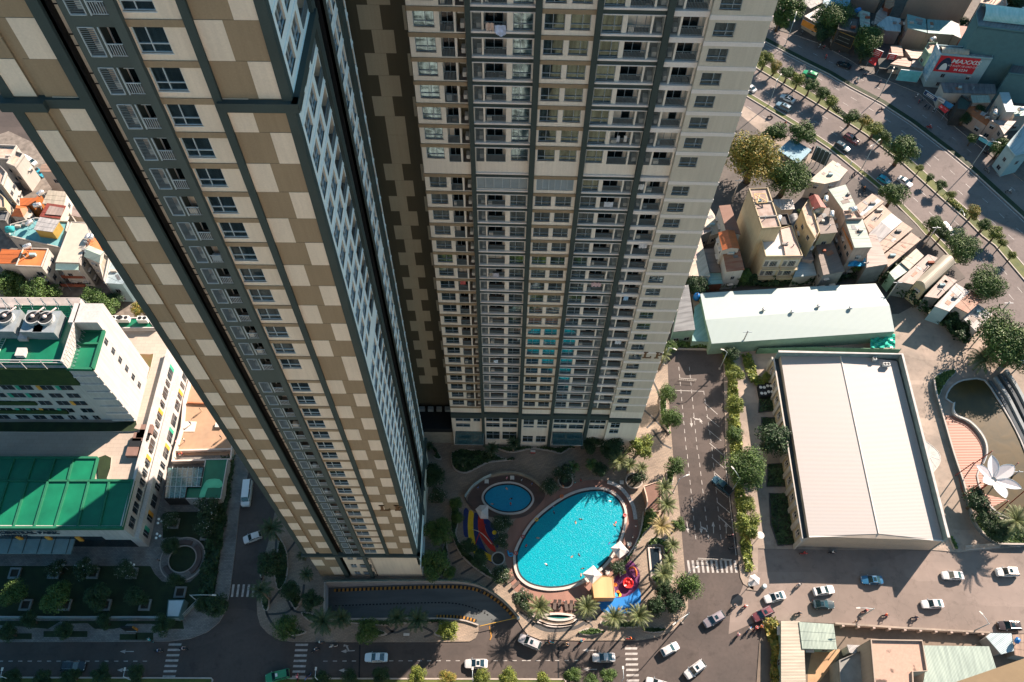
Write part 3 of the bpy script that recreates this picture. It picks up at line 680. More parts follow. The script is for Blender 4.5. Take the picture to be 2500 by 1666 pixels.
def off(path,d,closed=True):
 P=[Vector((p[0],p[1])) for p in path];n=len(P);out=[]
 for i in range(n):
  a=P[i-1] if (i or closed) else P[i];b=P[(i+1) % n] if (i < n-1 or closed) else P[i]
  t=(b-a).normalized();v=P[i]+Vector((-t.y,t.x))*d;out.append(Vector((v.x,v.y,0)))
 return out
# ramp outline, pools: holes in the ground
r_top=smooth(qs('32',[(545,890),(900,885),(1300,884),(1500,893),(1620,925),(1720,985),(1800,1055),(1868,1135)]),False,3)
r_bot=smooth(qs('32',[(540,1138),(900,1137),(1300,1135),(1420,1140),(1500,1150),(1590,1180)]),False,3)
ramp_hole=r_top+r_bot[::-1]
def ellipse(t,c,ax,ay,ang,z=0,n=48,k=1.0):
 # ellipse given by image centre and semi axes (image units, ang in degrees, y down)
 a=math.radians(ang);pts=[]
 for i in range(n):
  th=2*PI*i/n;x,y=ax*k*math.cos(th),ay*k*math.sin(th)
  pts.append(q(t,c[0]+x*math.cos(a)-y*math.sin(a),c[1]+x*math.sin(a)+y*math.cos(a),z))
 return pts
pool1_o=smooth([q('33',x,y,.5) for x,y in [(735,233),(640,240),(540,270),(440,325),(340,400),(260,480),(195,580),(155,670),(148,730),(160,810),(195,870),(260,915),(350,938),(430,942),(530,928),(640,885),(740,815),(810,745),(870,650),(905,560),(925,470),(925,390),(895,320),(850,275),(795,245)]],True,3)
pool1_i=off(pool1_o,.55);pool1_w=off(pool1_o,.95)
pool2_o=smooth([q('A',x,y,.5) for x,y in [(1305,757),(1150,775),(1030,820),(940,890),(893,970),(893,1050),(940,1130),(1030,1200),(1150,1255),(1290,1280),(1430,1275),(1560,1240),(1660,1165),(1720,1070),(1715,980),(1655,890),(1550,815),(1430,770)]],True,3)
pool2_i=off(pool2_o,.4);pool2_w=off(pool2_o,.75)
def flat(p): return [Vector((v[0],v[1],0)) for v in p]
big=[Vector(v) for v in ((-2500,-900,0),(2500,-900,0),(2500,2500,0),(-2500,2500,0))]
sheet('road_asphalt',[big,flat(ramp_hole),flat(pool1_i),flat(pool2_i)],0,ASPH)
ZB=.14
# --- block of the towers and pools
blk=[q('32',x,y) for x,y in [(1590,1180),(1592,1225),(1570,1268),(1530,1290),(1380,1293),(900,1295),(320,1293),(230,1280),(150,1235),(100,1180),(80,1110),(76,1030),(100,900),(130,700),(170,560),(200,400)]]
blk2=[q('33',x,y) for x,y in [(1190,-960),(1215,-300),(1240,20),(1265,170),(1290,440),(1312,700),(1340,980),(1343,1060),(1310,1140),(1240,1215),(1130,1262),(1000,1283),(600,1285),(330,1277),(250,1245),(215,1205),(190,1160),(172,1130)]]
def wv(x,y): return Vector((x,y,0))
outline=blk+[wv(-62,100),wv(-62,128),wv(38.5,128)]+blk2+r_top[::-1][1:]+r_bot[:]
sheet('plaza_pavement',[outline,flat(pool1_i),flat(pool2_i)],ZB,PAVE,side=ZB)
# --- ramp
RAMPM=corr('grooved_ramp_concrete',(.085,.10,.105),.0,.35,stain=.3,depth=.4)
n=24;b=MB()
def lerp_path(P,t):
 L=[0];
 for i in range(1,len(P)): L.append(L[-1]+(P[i]-P[i-1]).length)
 s=t*L[-1]
 for i in range(1,len(P)):
  if L[i] >= s-1e-6: k=(s-L[i-1])/max(1e-6,L[i]-L[i-1]);return P[i-1].lerp(P[i],k)
 return P[-1]
rz=lambda t: -3.6*(1-t)**1.15
for i in range(n):
 t0,t1=i/n,(i+1)/n
 a,c,d,e=lerp_path(r_top,t0),lerp_path(r_top,t1),lerp_path(r_bot,t1),lerp_path(r_bot,t0)
 b.quad((a.x,a.y,rz(t0)),(c.x,c.y,rz(t1)),(d.x,d.y,rz(t1)),(e.x,e.y,rz(t0)))
ramp=thing('car_park_ramp',q('32',1000,1010),'curved ramp going down under the nearest tower with a yellow striped kerb','ramp')
b.build('ramp_floor',RAMPM,ramp)
b=MB();wt=1.0
for P,w0 in ((r_top,wt),(r_bot,.5)):
 for i in range(n):
  a,c=lerp_path(P,i/n),lerp_path(P,(i+1)/n)
  b.quad((a.x,a.y,-3.7),(c.x,c.y,-3.7),(c.x,c.y,ZB),(a.x,a.y,ZB),0)
 b.strip([lerp_path(P,i/n) for i in range(n+1)],.28,0,w0,1)
a,c=r_top[0],r_bot[0]
b.quad((a.x,a.y,-3.7),(c.x,c.y,-3.7),(c.x,c.y,ZB),(a.x,a.y,ZB),0);b.strip([a,c],.3,0,wt,1)
b.build('retaining_wall',[mat('ramp_wall',(.34,.34,.35),var=.15),KERB],ramp)
b=MB()
for P,s0,s1,dd in ((r_top,.03,.98,1),(r_bot,.72,.98,-1)):
 m_=int(96*(s1-s0))
 for i in range(m_):
  t0=s0+(s1-s0)*i/m_;t1=t0+(s1-s0)/m_
  a,c=lerp_path(P,t0),lerp_path(P,t1);u=(c-a).normalized();nn=Vector((u.y,-u.x,0))*dd
  z0,z1=rz(t0)+.22,rz(t1)+.22
  A,B_,C_,D_=a+nn*.35,c+nn*.35,c+nn*.95,a+nn*.95
  b.quad((A.x,A.y,z0),(B_.x,B_.y,z1),(C_.x,C_.y,z1),(D_.x,D_.y,z0),i % 2)
  b.quad((D_.x,D_.y,z0-.25),(C_.x,C_.y,z1-.25),(C_.x,C_.y,z1),(D_.x,D_.y,z0),i % 2)
b.build('striped_kerb',[YPAINT,BLACK],ramp)
b=MB()
for i in range(46):
 t0=.04+.9*i/46;t1=t0+.011
 A=lerp_path(r_top,t0).lerp(lerp_path(r_bot,t0),.52);C_=lerp_path(r_top,t1).lerp(lerp_path(r_bot,t1),.52)
 u=(C_-A).normalized();nn=Vector((u.y,-u.x,0))*.13
 b.quad((A-nn)[:2]+(rz(t0)+.03,),(C_-nn)[:2]+(rz(t1)+.03,),(C_+nn)[:2]+(rz(t1)+.03,),(A+nn)[:2]+(rz(t0)+.03,))
b.build('lane_stud_line',BLACK,ramp)
gr=MB();gr.strip(off(r_top,.0,False),.05,wt,wt+.9);gr.build('glass_rail',glassm('rail_glass',(.05,.12,.12),var=.1),ramp)
# --- hospital block
hb=[q('31',x,y) for x,y in [(1720,-20),(1700,130),(1640,370),(1605,700),(1572,960),(1545,1080),(1500,1160),(1420,1225),(1300,1272),(1150,1290),(600,1293),(0,1293)]]
sheet('hospital_pavement',[hb+[wv(-330,36.5),wv(-330,113),wv(-62,113)]],ZB,PAVEL,side=ZB)
def gp_(name,t,pts,z,m,sm=True,n=3,kind='structure'):
 P=qs(t,pts)
 if sm: P=smooth(P,True,n)
 return sheet(name,[P],z,m,kind)
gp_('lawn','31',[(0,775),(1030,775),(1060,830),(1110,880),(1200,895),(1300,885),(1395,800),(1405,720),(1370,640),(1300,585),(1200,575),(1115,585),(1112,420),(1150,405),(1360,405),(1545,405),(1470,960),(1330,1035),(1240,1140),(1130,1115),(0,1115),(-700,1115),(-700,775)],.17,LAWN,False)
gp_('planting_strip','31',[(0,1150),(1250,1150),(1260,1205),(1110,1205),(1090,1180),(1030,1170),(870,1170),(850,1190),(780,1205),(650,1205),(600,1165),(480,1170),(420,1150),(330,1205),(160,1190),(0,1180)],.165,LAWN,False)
for i,(x,y,w_,h_) in enumerate([(450,1235,150,25),(100,1250,120,25),(880,1255,60,25),(990,1250,60,30)]):
 gp_('hedge_bed','31',[(x-w_,y-h_+10),(x+w_,y-h_+10),(x+w_,y+h_),(x-w_,y+h_)],.17,LAWN,False)
# --- warehouse block (right): plots, lanes
wb=[q('33',x,y) for x,y in [(1578,-1000),(1600,0),(1640,330),(1670,560),(1692,780),(1700,850),(1720,895),(1790,940),(1830,948)]]
wb += [q('34',x,y) for x,y in [(60,935),(110,900),(140,830),(140,655),(1320,665),(1515,680),(1960,640),(2400,620)]]
sheet('service_yard_ground',[wb+[q('24',2400,900),q('24',1500,500),q('24',1000,250),q('14',1100,1500),q('14',300,900),q('14',-200,560),wv(38.8,200)]],ZB,CONC2,side=ZB)
gp_('concrete_forecourt','34',[(-40,1010),(20,960),(130,650),(1320,668),(1960,640),(2600,620),(2600,1225),(1900,1235),(640,1165),(160,1140),(-60,1240)],.012,CONC,False)
gp_('shaded_yard','14',[(-250,640),(20,790),(190,930),(290,1000),(430,1130),(640,1090),(900,1300),(1200,1500),(1560,1900),(1100,2150),(300,2150),(-400,2150)],ZB+.01,mat('dark_yard',(.085,.075,.068),c2=(.05,.047,.045),scale=.25,var2=.15,scale2=1.5),False)  # ground of dark asphalt and soil around the houses
# --- plot at the bottom right
sheet('walled_yard_ground',[[q('34',*p) for p in [(175,1160),(650,1185),(1700,1250),(2600,1275),(2600,2000),(100,2000),(150,1300)]]],ZB,DIRT,side=ZB)
gp_('sand_patch','34',[(510,1340),(700,1345),(690,1400),(560,1568),(480,1700),(480,1500)],.16,SAND,False)
# --- beyond the boulevard, top right
sheet('shop_forecourt_ground',[[q('14',*p) for p in [(180,180),(420,250),(560,300),(780,420),(900,500),(1240,640),(1500,880),(1700,1040),(1960,1250),(2700,1800),(4000,1500),(2400,-400),(400,-500),(200,-100)]]],ZB,mat('shop_pavement',(.085,.08,.076),var=.2),side=ZB)
sheet('slope_ground',[[q('11',*p) for p in [(-500,1100),(60,900),(700,1200),(1200,1600),(1200,2500),(-500,2100)]]],ZB+.02,mat('house_plot_ground',(.16,.14,.12),var=.3),side=ZB)
# construction yard
yd=[q('21',x,y) for x,y in [(1290,1060),(1460,1060),(1700,1500),(1600,1568),(1230,1568),(1200,1540),(1240,1400)]]
sheet('building_yard_sand',[yd],.2,mat('dusty_screed',(.36,.235,.15),c2=(.27,.19,.13),scale=.15,var2=.08,scale2=1))
yw=thing('yard_wall',q('21',1250,1300),'low white wall round the sandy building yard beside the hospital','wall')
b=MB();P=[q('21',x,y) for x,y in [(1310,1055),(1270,1210),(1255,1390),(1200,1568),(1195,1620)]];b.strip(P,.45,0,1.4)
b.strip([q('21',1285,1212),q('21',1560,1225)],.3,0,.8,1);b.strip([q('21',1210,1545),q('21',1600,1535)],.35,0,1.2,0);b.strip([q('31',1190,75),q('31',1590,65)],.4,0,1.8,0);b.strip([q('31',1590,65),q('31',1600,-30)],.3,0,1.8)
b.build('wall',[mat('dusty_white_wall',(.55,.47,.42),var=.1),mat('terracotta_kerb',(.4,.16,.08))],yw)
for x,y,l_ in ((1290,1370,'white sheet lying on the sandy building yard'),(1500,1362,'white sack lying at the edge of the building yard')):
 b=MB();c=q('21',x,y,.2);s_=1.6 if x < 1400 else .8
 b.box(c.x-s_,c.x+s_,c.y-s_*.8,c.y+s_*.8,.2,.32 if s_ > 1 else .8);tag(b.build('sheet' if s_ > 1 else 'sack',WALLW),l_,'sheet' if s_ > 1 else 'sack')
# --- boulevard (top right): measured from the image
def pl(name,t,pts,wd,z,m,h=.012): return band_on(name,qs(t,pts),wd,z,m,h)
med=[(-560,-60),(135,445),(470,640),(720,790),(900,905),(1150,1100),(1400,1325),(1600,1500),(1700,1600)]
med_w=qs('14',med)+[q('24',1790,120),q('24',1960,320),q('24',2200,600)]
b=MB();b.strip(med_w,62,-.2,.006);o=b.build('boulevard_asphalt',ASPH2);o['kind']='structure'
b=MB();b.strip(med_w,2.7,0,.22,0);o=b.build('median_grass',GRASS);o['kind']='structure'
b=MB();b.strip(off(med_w,1.5,False),.28,0,.26);b.strip(off(med_w,-1.5,False),.28,0,.26);o=b.build('median_kerb',KERB);o['kind']='structure'
s1=[(-560,-180),(190,270),(440,400),(640,500),(790,590),(1000,700),(1200,830),(1450,1020),(1620,1160),(1960,1470),(2400,1900)]
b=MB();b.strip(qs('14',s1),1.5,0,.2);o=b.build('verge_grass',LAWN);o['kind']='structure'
b=MB();b.strip(off(qs('14',s1),-1.0,False),.3,0,.22);o=b.build('verge_kerb',KERB);o['kind']='structure'
s2=[q('14',x,y) for x,y in [(-400,400),(70,650),(400,850),(640,1010),(900,1220),(1080,1370),(1240,1530),(1300,1600)]]+[q('24',1330,60),q('24',1430,160),q('24',1510,250)]
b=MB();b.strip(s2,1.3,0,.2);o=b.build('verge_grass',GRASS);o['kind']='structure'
b=MB();b.strip(off(s2,-.85,False),.28,0,.24);b.strip(off(s2,.85,False),.28,0,.24);o=b.build('verge_kerb',KERB);o['kind']='structure'
def dashes(path,ln,gap,wd,z,name='lane_marking',m=None,start=0):
 P=[Vector(p) for p in path];L=[0]
 for i in range(1,len(P)): L.append(L[-1]+(P[i]-P[i-1]).length)
 b=MB();s=start
 while s+ln < L[-1]:
  a,c=lerp_path(P,s/L[-1]),lerp_path(P,(s+ln)/L[-1]);u=(c-a).normalized();nn=Vector((-u.y,u.x,0))*wd/2
  b.quad((a+nn)[:2]+(z,),(c+nn)[:2]+(z,),(c-nn)[:2]+(z,),(a-nn)[:2]+(z,));s += ln+gap
 o=b.build(name,m or WPAINT);o['kind']='structure';return o
MKS='lane_marking'
for d_ in (-4.6,-8.2): dashes(off(med_w,d_,False),2.0,4.2,.16,.016)
for d_ in (4.8,8.6): dashes(off(med_w,d_,False),2.0,4.2,.16,.016)
band_on('edge_line',off(qs('14',s1),-1.9,False),.15,.01,WPAINT,.006)
dashes(off(qs('14',s1),4.5,False),1.6,4,.14,.016);dashes(off(s2,-4.2,False),1.6,4,.14,.016)
# --- street markings near the towers
for x0,x1,y0,y1,nb in (('31',1120,1240,1305,7),):
 pass
def zebra(t,x0,x1,dx,y0,step,nb,wpx,horiz=True):
 b=MB()
 for i in range(nb):
  k=i
  if horiz:
   ya=y0+i*step;xa=x0+dx*i;P=qs(t,[(xa,ya),(xa+x1-x0,ya),(xa+x1-x0-4,ya+wpx),(xa-4,ya+wpx)])
  else:
   xa=x0+i*step;P=qs(t,[(xa,y0),(xa+wpx,y0),(xa+wpx+dx,x1),(xa+dx,x1)])
  b.quad(*[(p.x,p.y,.016) for p in P])
 o=b.build('zebra_crossing',WPAINT);o['kind']='structure'
zebra('31',1155,1242,-7,1303,36.5,9,15);zebra('32',342,428,-4,1305,36.5,8,15);zebra('33',914,998,2,1330,36.5,8,15)
zebra('33',1335,820,12,735,32,11,15,False);zebra('31',1590,985,-12,900,35,6,15,False)
for t,p in (('31',[(-600,1424),(1010,1424)]),('32',[(530,1424),(780,1423)]),('32',[(980,1422),(1960,1420)]),('33',[(240,1420),(640,1419)])): dashes(qs(t,p),.85,1.05,.16,.016)
for p in ([(1280,960),(1335,1568)],[(1352,960),(1410,1568)],[(1450,1125),(1515,1568)]): dashes(qs('23',p),1.1,1.0,.13,.016)
for p in ([(1338,10),(1402,640)],[(1415,10),(1490,640)],[(1510,10),(1575,640)]): dashes(qs('33',p),1.1,1.0,.13,.016)
for p in ([(1240,250),(1320,880)],[(1590,0),(1672,700)]): band_on('edge_line',qs('33',p),.14,.01,WPAINT,.006)
for t,p in (('31',[(1625,380),(1590,700),(1568,900)]),): band_on('edge_line',qs(t,p),.14,.01,WPAINT,.006)
bays=[((1455,1205),(1545,1285)),((1470,1300),(1558,1372)),((1480,1390),(1570,1465)),((1490,1482),(1580,1560))]
for a,c in bays: band_on('bay_marking',qs('23',[a,c]),.14,.01,WPAINT,.006)
for a,c in [((1505,30),(1590,105)),((1520,130),(1600,200)),((1530,235),(1615,305)),((1540,335),(1630,410)),((1548,430),(1640,515))]: band_on('bay_marking',qs('33',[a,c]),.14,.01,WPAINT,.006)
band_on('bay_marking',qs('23',[(1255,1122),(1450,1128)]),.14,.01,WPAINT,.006)
def arrow(t,a,c,wd=.16,turn=0):
 A,C_=q(t,*a),q(t,*c);u=(C_-A).normalized();nn=Vector((-u.y,u.x,0));z=Vector((0,0,.017));b=MB()
 T_=C_-u*1.1
 b.quad(A+nn*wd/2+z,A-nn*wd/2+z,T_-nn*wd/2+z,T_+nn*wd/2+z);b.add([T_+nn*.38+z,T_-nn*.38+z,C_+z],[(0,1,2)])
 if turn:
  s=nn*turn;m0=A+u*1.0
  b.quad(m0+z,m0+u*.3+z,m0+s*1.0+u*.9+z,m0+s*1.0+u*.5+z);k=m0+s*1.0+u*.7;b.add([k+nn*.35*turn+u*.5+z,k-u*.5+z,k+nn*.1+u*.6+z],[(0,1,2)])
 o=b.build('arrow_marking',WPAINT);o['kind']='structure'
arrow('31',(915,1358),(820,1358));arrow('31',(880,1485),(800,1485));arrow('32',(745,1352),(650,1358),turn=-1);arrow('32',(735,1487),(635,1487))
arrow('33',(715,1350),(622,1350));arrow('33',(720,1480),(625,1480));arrow('33',(1518,550),(1515,470));arrow('33',(1605,550),(1602,472));arrow('33',(1335,470),(1345,550));arrow('33',(1428,470),(1435,552),turn=1)
arrow('23',(1363,1310),(1368,1375));arrow('23',(1440,1350),(1420,1310),turn=1)
for a,c in (((780,1315),(775,1545)),): band_on('drain_strip',qs('32',[a,c]),.3,.006,BLACK,.006)
for a,c in (((455,1305),(458,1540)),): band_on('drain_strip',qs('33',[a,c]),.3,.006,BLACK,.006)
# bottom median with its kerb and grass
mb_=[(-80,29.55),(-55.5,29.5),(-54.5,29.3)]
for x0,x1,nm in ((-330,-57.2,'a'),(-44.5,12.5,'b')):
 b=MB();b.box(x0,x1,26.3,29.35,0,.22);o=b.build('median_grass',GRASS);o['kind']='structure'
 b=MB();b.strip([(x0,29.5),(x1,29.5),(x1+.3,29.2),(x1+.3,26.2),(x0,26.2)],.28,0,.27,0);o=b.build('median_kerb',KERB);o['kind']='structure'
# ================================================================== POOLS
def watermat(name,c,c2,bump=.6,vs=1.6):
 mt,n,b=_nodes(name)
 g=n.nodes.new('ShaderNodeNewGeometry')
 no=n.nodes.new('ShaderNodeTexNoise');no.inputs['Scale'].default_value=vs;no.inputs['Detail'].default_value=2;no.inputs['Distortion'].default_value=1.2
 n.links.new(g.outputs['Position'],no.inputs['Vector'])
 rp=n.nodes.new('ShaderNodeValToRGB');rp.color_ramp.elements[0].position=.35;rp.color_ramp.elements[1].position=.65
 rp.color_ramp.elements[0].color=(*c2,1);rp.color_ramp.elements[1].color=(*c,1)
 n.links.new(no.outputs['Fac'],rp.inputs['Fac']);n.links.new(rp.outputs[0],b.inputs['Base Color'])
 bp=n.nodes.new('ShaderNodeBump');bp.inputs['Strength'].default_value=bump;bp.inputs['Distance'].default_value=.25
 n.links.new(no.outputs['Fac'],bp.inputs['Height']);n.links.new(bp.outputs[0],b.inputs['Normal'])
 b.inputs['Roughness'].default_value=.3;b.inputs['Specular IOR Level'].default_value=.3
 return mt
POOLM=watermat('pool_water',(.0,.30,.37),(.0,.225,.31),.34,3.2)
POOLM2=watermat('small_pool_water',(.01,.24,.40),(.01,.20,.34),.06,2.5)
COPE=mat('pool_coping',(.46,.42,.39),var=.06);TILED=mat('dark_pool_tile',(.02,.03,.035),var=.2)
for P,I,W,lbl,wm,wl in ((pool1_o,pool1_i,pool1_w,'large egg shaped turquoise swimming pool with a white rim',POOLM,1),(pool2_o,pool2_i,pool2_w,'small oval blue paddling pool above the big pool',POOLM2,0)):
 c=sum(P,Vector())/len(P);pt=thing('swimming_pool',(c.x,c.y,0),lbl,'swimming pool')
 b=MB();b.ring(P,I,0,.5);b.build('coping',COPE,pt)
 b=MB();b.ring(I,W,-.6,.34);b.build('overflow_channel',TILED,pt)
 b=MB();b.add([(p.x,p.y,.3) for p in W],[list(range(len(W)))]);b.build('water',wm,pt)
# ================================================================== BUILDINGS
def KW(c,k=.66): return tuple(x*k for x in c)
WALLC=dict(
 white=mat('white_house_wall',KW((.58,.55,.50)),var=.08,scale=.3,var2=.05,streak=.08),cream=mat('cream_house_wall',KW((.58,.49,.33)),var=.06,scale=.3,streak=.08),
 yellow=mat('yellow_house_wall',KW((.50,.34,.08)),var=.1),pink=mat('pinkish_house_wall',KW((.50,.40,.35)),var=.1,scale=.3,streak=.10),grey=mat('grey_house_wall',KW((.28,.28,.27)),var=.12),
 teal=mat('teal_grey_wall',KW((.10,.22,.25)),var=.06),green=mat('pale_green_wall',KW((.30,.46,.36)),var=.08),red=mat('red_brown_wall',KW((.30,.09,.05)),var=.15),
 dark=mat('dark_wall',KW((.05,.05,.05)),var=.2),beige=mat('beige_house_wall',KW((.46,.38,.31)),var=.05,scale=.2,streak=.05),lblue=mat('light_blue_wall',KW((.38,.55,.60)),var=.06),orange=mat('orange_wall',KW((.55,.19,.04)),var=.12))
HGLASS=glassm('house_window_glass',(.012,.02,.028),var=.4,rough=.15);HFR=mat('house_window_frame',(.25,.26,.27));HSIL=mat('window_sill',(.45,.42,.38))
ROOFC={}
def roofm(kind,ang):
 a=round(ang,1);key=(kind,a)
 if key in ROOFC: return ROOFC[key]
 C=dict(white=((.56,.55,.54),(.40,.40,.40),.2),teal=((.25,.46,.46),(.19,.39,.39),.1),pgreen=((.42,.53,.46),(.33,.43,.38),.2),tan=((.42,.29,.21),(.33,.23,.17),.2),
             rust=((.30,.10,.045),(.40,.22,.13),.3),red=((.30,.055,.035),(.22,.05,.03),.2),orange=((.60,.16,.035),(.50,.14,.035),.2),grey=((.22,.24,.25),(.13,.14,.15),.3),
             blue=((.18,.42,.55),(.15,.36,.48),.1),cream=((.56,.50,.40),(.46,.42,.33),.15),pinkg=((.44,.35,.31),(.34,.27,.24),.2),paleblue=((.46,.58,.62),(.38,.50,.54),.1),old=((.16,.13,.11),(.25,.20,.17),.4),
             dark=((.04,.04,.045),(.06,.05,.05),.3),brown=((.20,.085,.05),(.27,.13,.08),.3),dgreen=((.015,.06,.045),(.02,.05,.04),.2))[kind]
 ROOFC[key]=corr('%s_sheet_roof' % kind,KW(C[0]),ang,.55,KW(C[1],.58),stain=C[2],sscale=.5);return ROOFC[key]
CAMV=Vector((0,0,CAMZ))
def wins(P,z0,z1,root,parts=True,wd=1.1,hh=1.2,every=2.6,floor=3.2,rnd=None,name='window'):
 n=len(P);area=sum(P[i].x*P[(i+1) % n].y-P[(i+1) % n].x*P[i].y for i in range(n));sg=1 if area > 0 else -1
 rnd=rnd or R_
 for i in range(n):
  a,c=P[i],P[(i+1) % n];L=(c-a).xy.length
  if L < 2.4: continue
  U=Vector((c.x-a.x,c.y-a.y,0)).normalized();N=Vector((U.y,-U.x,0))*sg
  mid=(a+c)/2;mid.z=(z0+z1)/2
  if (CAMV-mid).dot(N) < 8: continue
  F=FR((a.x,a.y,0),U);
  if F.N.dot(N) < 0: F=FR((c.x,c.y,0),-U)
  nf=max(1,int((z1-z0)/floor));k=max(1,int(L/every))
  for f in range(nf):
   for j in range(k):
    if rnd.random() < .22: continue
    uc=L*(j+.5)/k;zb=z0+f*floor+1.0
    if zb+hh > z1-.2: continue
    b=MB();w2=wd*rnd.uniform(.75,1.15)/2
    F.box(b,uc-w2,uc+w2,zb,zb+hh,0,.03,0)
    for (p,r_,s_,t_) in ((uc-w2-.08,uc+w2+.08,zb-.1,zb),(uc-w2-.08,uc+w2+.08,zb+hh,zb+hh+.08),(uc-w2-.08,uc-w2,zb,zb+hh),(uc+w2,uc+w2+.08,zb,zb+hh),(uc-.03,uc+.03,zb,zb+hh)): F.box(b,p,r_,s_,t_,0,.07,1)
    if rnd.random() < .4: F.box(b,uc-w2-.25,uc+w2+.25,zb+hh+.08,zb+hh+.16,0,.6,2)
    b.build(name,[HGLASS,HFR,HSIL],root)
CL_=random.Random(4)
def HK(t,h): return h*1.35 if t in 'CD' else h
def house(t,pts,h,label,wall='white',roof='white',kind='shed',cat='house',zb=.1,name='house',ang=None,ridge=.9,win=True,group=None,over=.25,para=.5,dz=None,wk={},base=False):
 h=HK(t,h)
 P=qs(t,pts,h) if not base else [Vector((p.x,p.y,h)) for p in qs(t,pts,0)];n=len(P);c=sum(P,Vector())/n
 root=thing(name,(c.x,c.y,0),label,cat,group)
 e0=P[1]-P[0];e1=P[2]-P[1]
 if ang is None:
  e=e1 if e1.length < e0.length else e0
  ang=math.atan2(e.y,e.x)
 W=WALLC[wall] if isinstance(wall,str) else wall
 b=MB();b.prism(P,zb,h,0,cap=True);b.build('wall',W,root)
 R=roofm(roof,ang) if isinstance(roof,str) else roof
 ctr=Vector((c.x,c.y,h))
 Q=[p+(p-ctr).normalized()*over for p in P]
 b=MB()
 if kind == 'shed':
  d=dz or [.12]*n
  top=[(Q[i].x,Q[i].y,h+.1+d[i]) for i in range(n)];bot=[(Q[i].x,Q[i].y,h+.02) for i in range(n)]
  b.add(bot+top,[tuple(range(n,2*n)),tuple(range(n))[::-1]]+[(i,(i+1) % n,n+(i+1) % n,n+i) for i in range(n)])
  b.build('roof',R,root)
  if n == 4 and (P[0]-P[1]).length > 3:       # ridge capping and a couple of rain-stained laps
   bb=MB();
   for k in (.35,.68):
    a_,c_=Q[0].lerp(Q[3],k),Q[1].lerp(Q[2],k);u=(c_-a_).normalized()*.0
    bb.strip([a_,c_],.12,h+.2,h+.26)
   bb.build('roof_seam',R,root)
 elif kind == 'gable':    # ridge between midpoints of edges 0-1 and 2-3
  m0,m1=(Q[0]+Q[1])/2,(Q[2]+Q[3])/2
  for dzz,s_ in ((0,1),(.12,1)):
   rgd=[(m0.x,m0.y,h+ridge+dzz),(m1.x,m1.y,h+ridge+dzz)];ee=[(p.x,p.y,h+.03+dzz) for p in Q]
   b.quad(ee[1],ee[2],rgd[1],rgd[0]);b.quad(ee[3],ee[0],rgd[0],rgd[1])
  b.build('roof',R,root)
  g=MB();M0,M1=(P[0]+P[1])/2,(P[2]+P[3])/2
  g.add([(P[0].x,P[0].y,h),(P[1].x,P[1].y,h),(M0.x,M0.y,h+ridge)],[(0,1,2)]);g.add([(P[2].x,P[2].y,h),(P[3].x,P[3].y,h),(M1.x,M1.y,h+ridge)],[(0,1,2)])
  g.build('gable_wall',W,root)
 elif kind == 'hip':
  a=c.copy();m0=(P[0]+P[1])/2*.35+ctr*.65;m1=(P[2]+P[3])/2*.35+ctr*.65
  vs=[(p.x,p.y,h+.05) for p in Q]+[(m0.x,m0.y,h+ridge),(m1.x,m1.y,h+ridge)]
  b.add(vs,[(0,1,4),(1,2,5,4),(2,3,5),(3,0,4,5)]);b.build('roof',R,root)
 elif kind == 'flat':
  b.add([(p.x,p.y,h+.03) for p in P],[list(range(n))]);b.build('roof',R,root)
  inn=off(P,.25) 
  area=sum(P[i].x*P[(i+1) % n].y-P[(i+1) % n].x*P[i].y for i in range(n))
  if area < 0: inn=off(P,-.25)
  g=MB();g.ring(P,inn,h-.3,h+para);g.build('parapet',W,root)
 elif kind == 'vault':    # axis from edge 0-1 to 2-3
  k=8;pr=[]
  for A,B_ in ((Q[0],Q[1]),(Q[3],Q[2])):
   pr.append([A.lerp(B_,i/k)+Vector((0,0,ridge*math.sin(PI*i/k)+.05)) for i in range(k+1)])
  for i in range(k): b.quad(pr[0][i],pr[0][i+1],pr[1][i+1],pr[1][i])
  b.add(pr[0],[list(range(k+1))]);b.add(pr[1],[list(range(k+1))])
  b.build('roof',R,root)
 if win: wins(P,zb,h,root,**wk)
 e0_,e1_=P[1]-P[0],P[min(3,n-1)]-P[0]
 if n >= 4 and e0_.length*e1_.length > 25 and cat in ('house','shop','hall'):
  for k in range(CL_.randint(2,5)):     # patches, vents and odd things lying on the roof
   s_,t_=CL_.uniform(.15,.8),CL_.uniform(.15,.8);p=P[0]+e0_*s_+e1_*t_;u_=e0_.normalized();v_=Vector((-u_.y,u_.x,0));w1,w2=CL_.uniform(.3,1.1),CL_.uniform(.3,.8);b=MB();z_=h+.3 if kind == 'shed' else h+.05
   if kind == 'gable' or kind == 'vault' or kind == 'hip': continue
   if k % 2 == 0 and kind == 'shed': b.prism([p+u_*w1+v_*w2,p-u_*w1+v_*w2,p-u_*w1-v_*w2,p+u_*w1-v_*w2],h+.2,h+.27);b.build('roof_patch',roofm(CL_.choice(['rust','grey','white','old','pinkg']),ang),root)
   elif k % 3 == 1: b.box(p.x-w2,p.x+w2,p.y-.3,p.y+.3,h,h+.8);b.build('roof_box',WALLC[CL_.choice(['grey','white','lblue','red'])],root)
   else: b.tube([(p.x,p.y,h),(p.x,p.y,h+1.2)],.12,6);b.build('vent_pipe',DFRAME,root)
 return root,P
def flatm(nm,c,**k): return pm(nm,c,**k)
TANKM=mat('steel_water_tank',(.62,.60,.58),var=.1,rough=.25,metal=.7);TANKB=mat('blue_plastic_tank',(.01,.12,.35),var=.1,rough=.4)
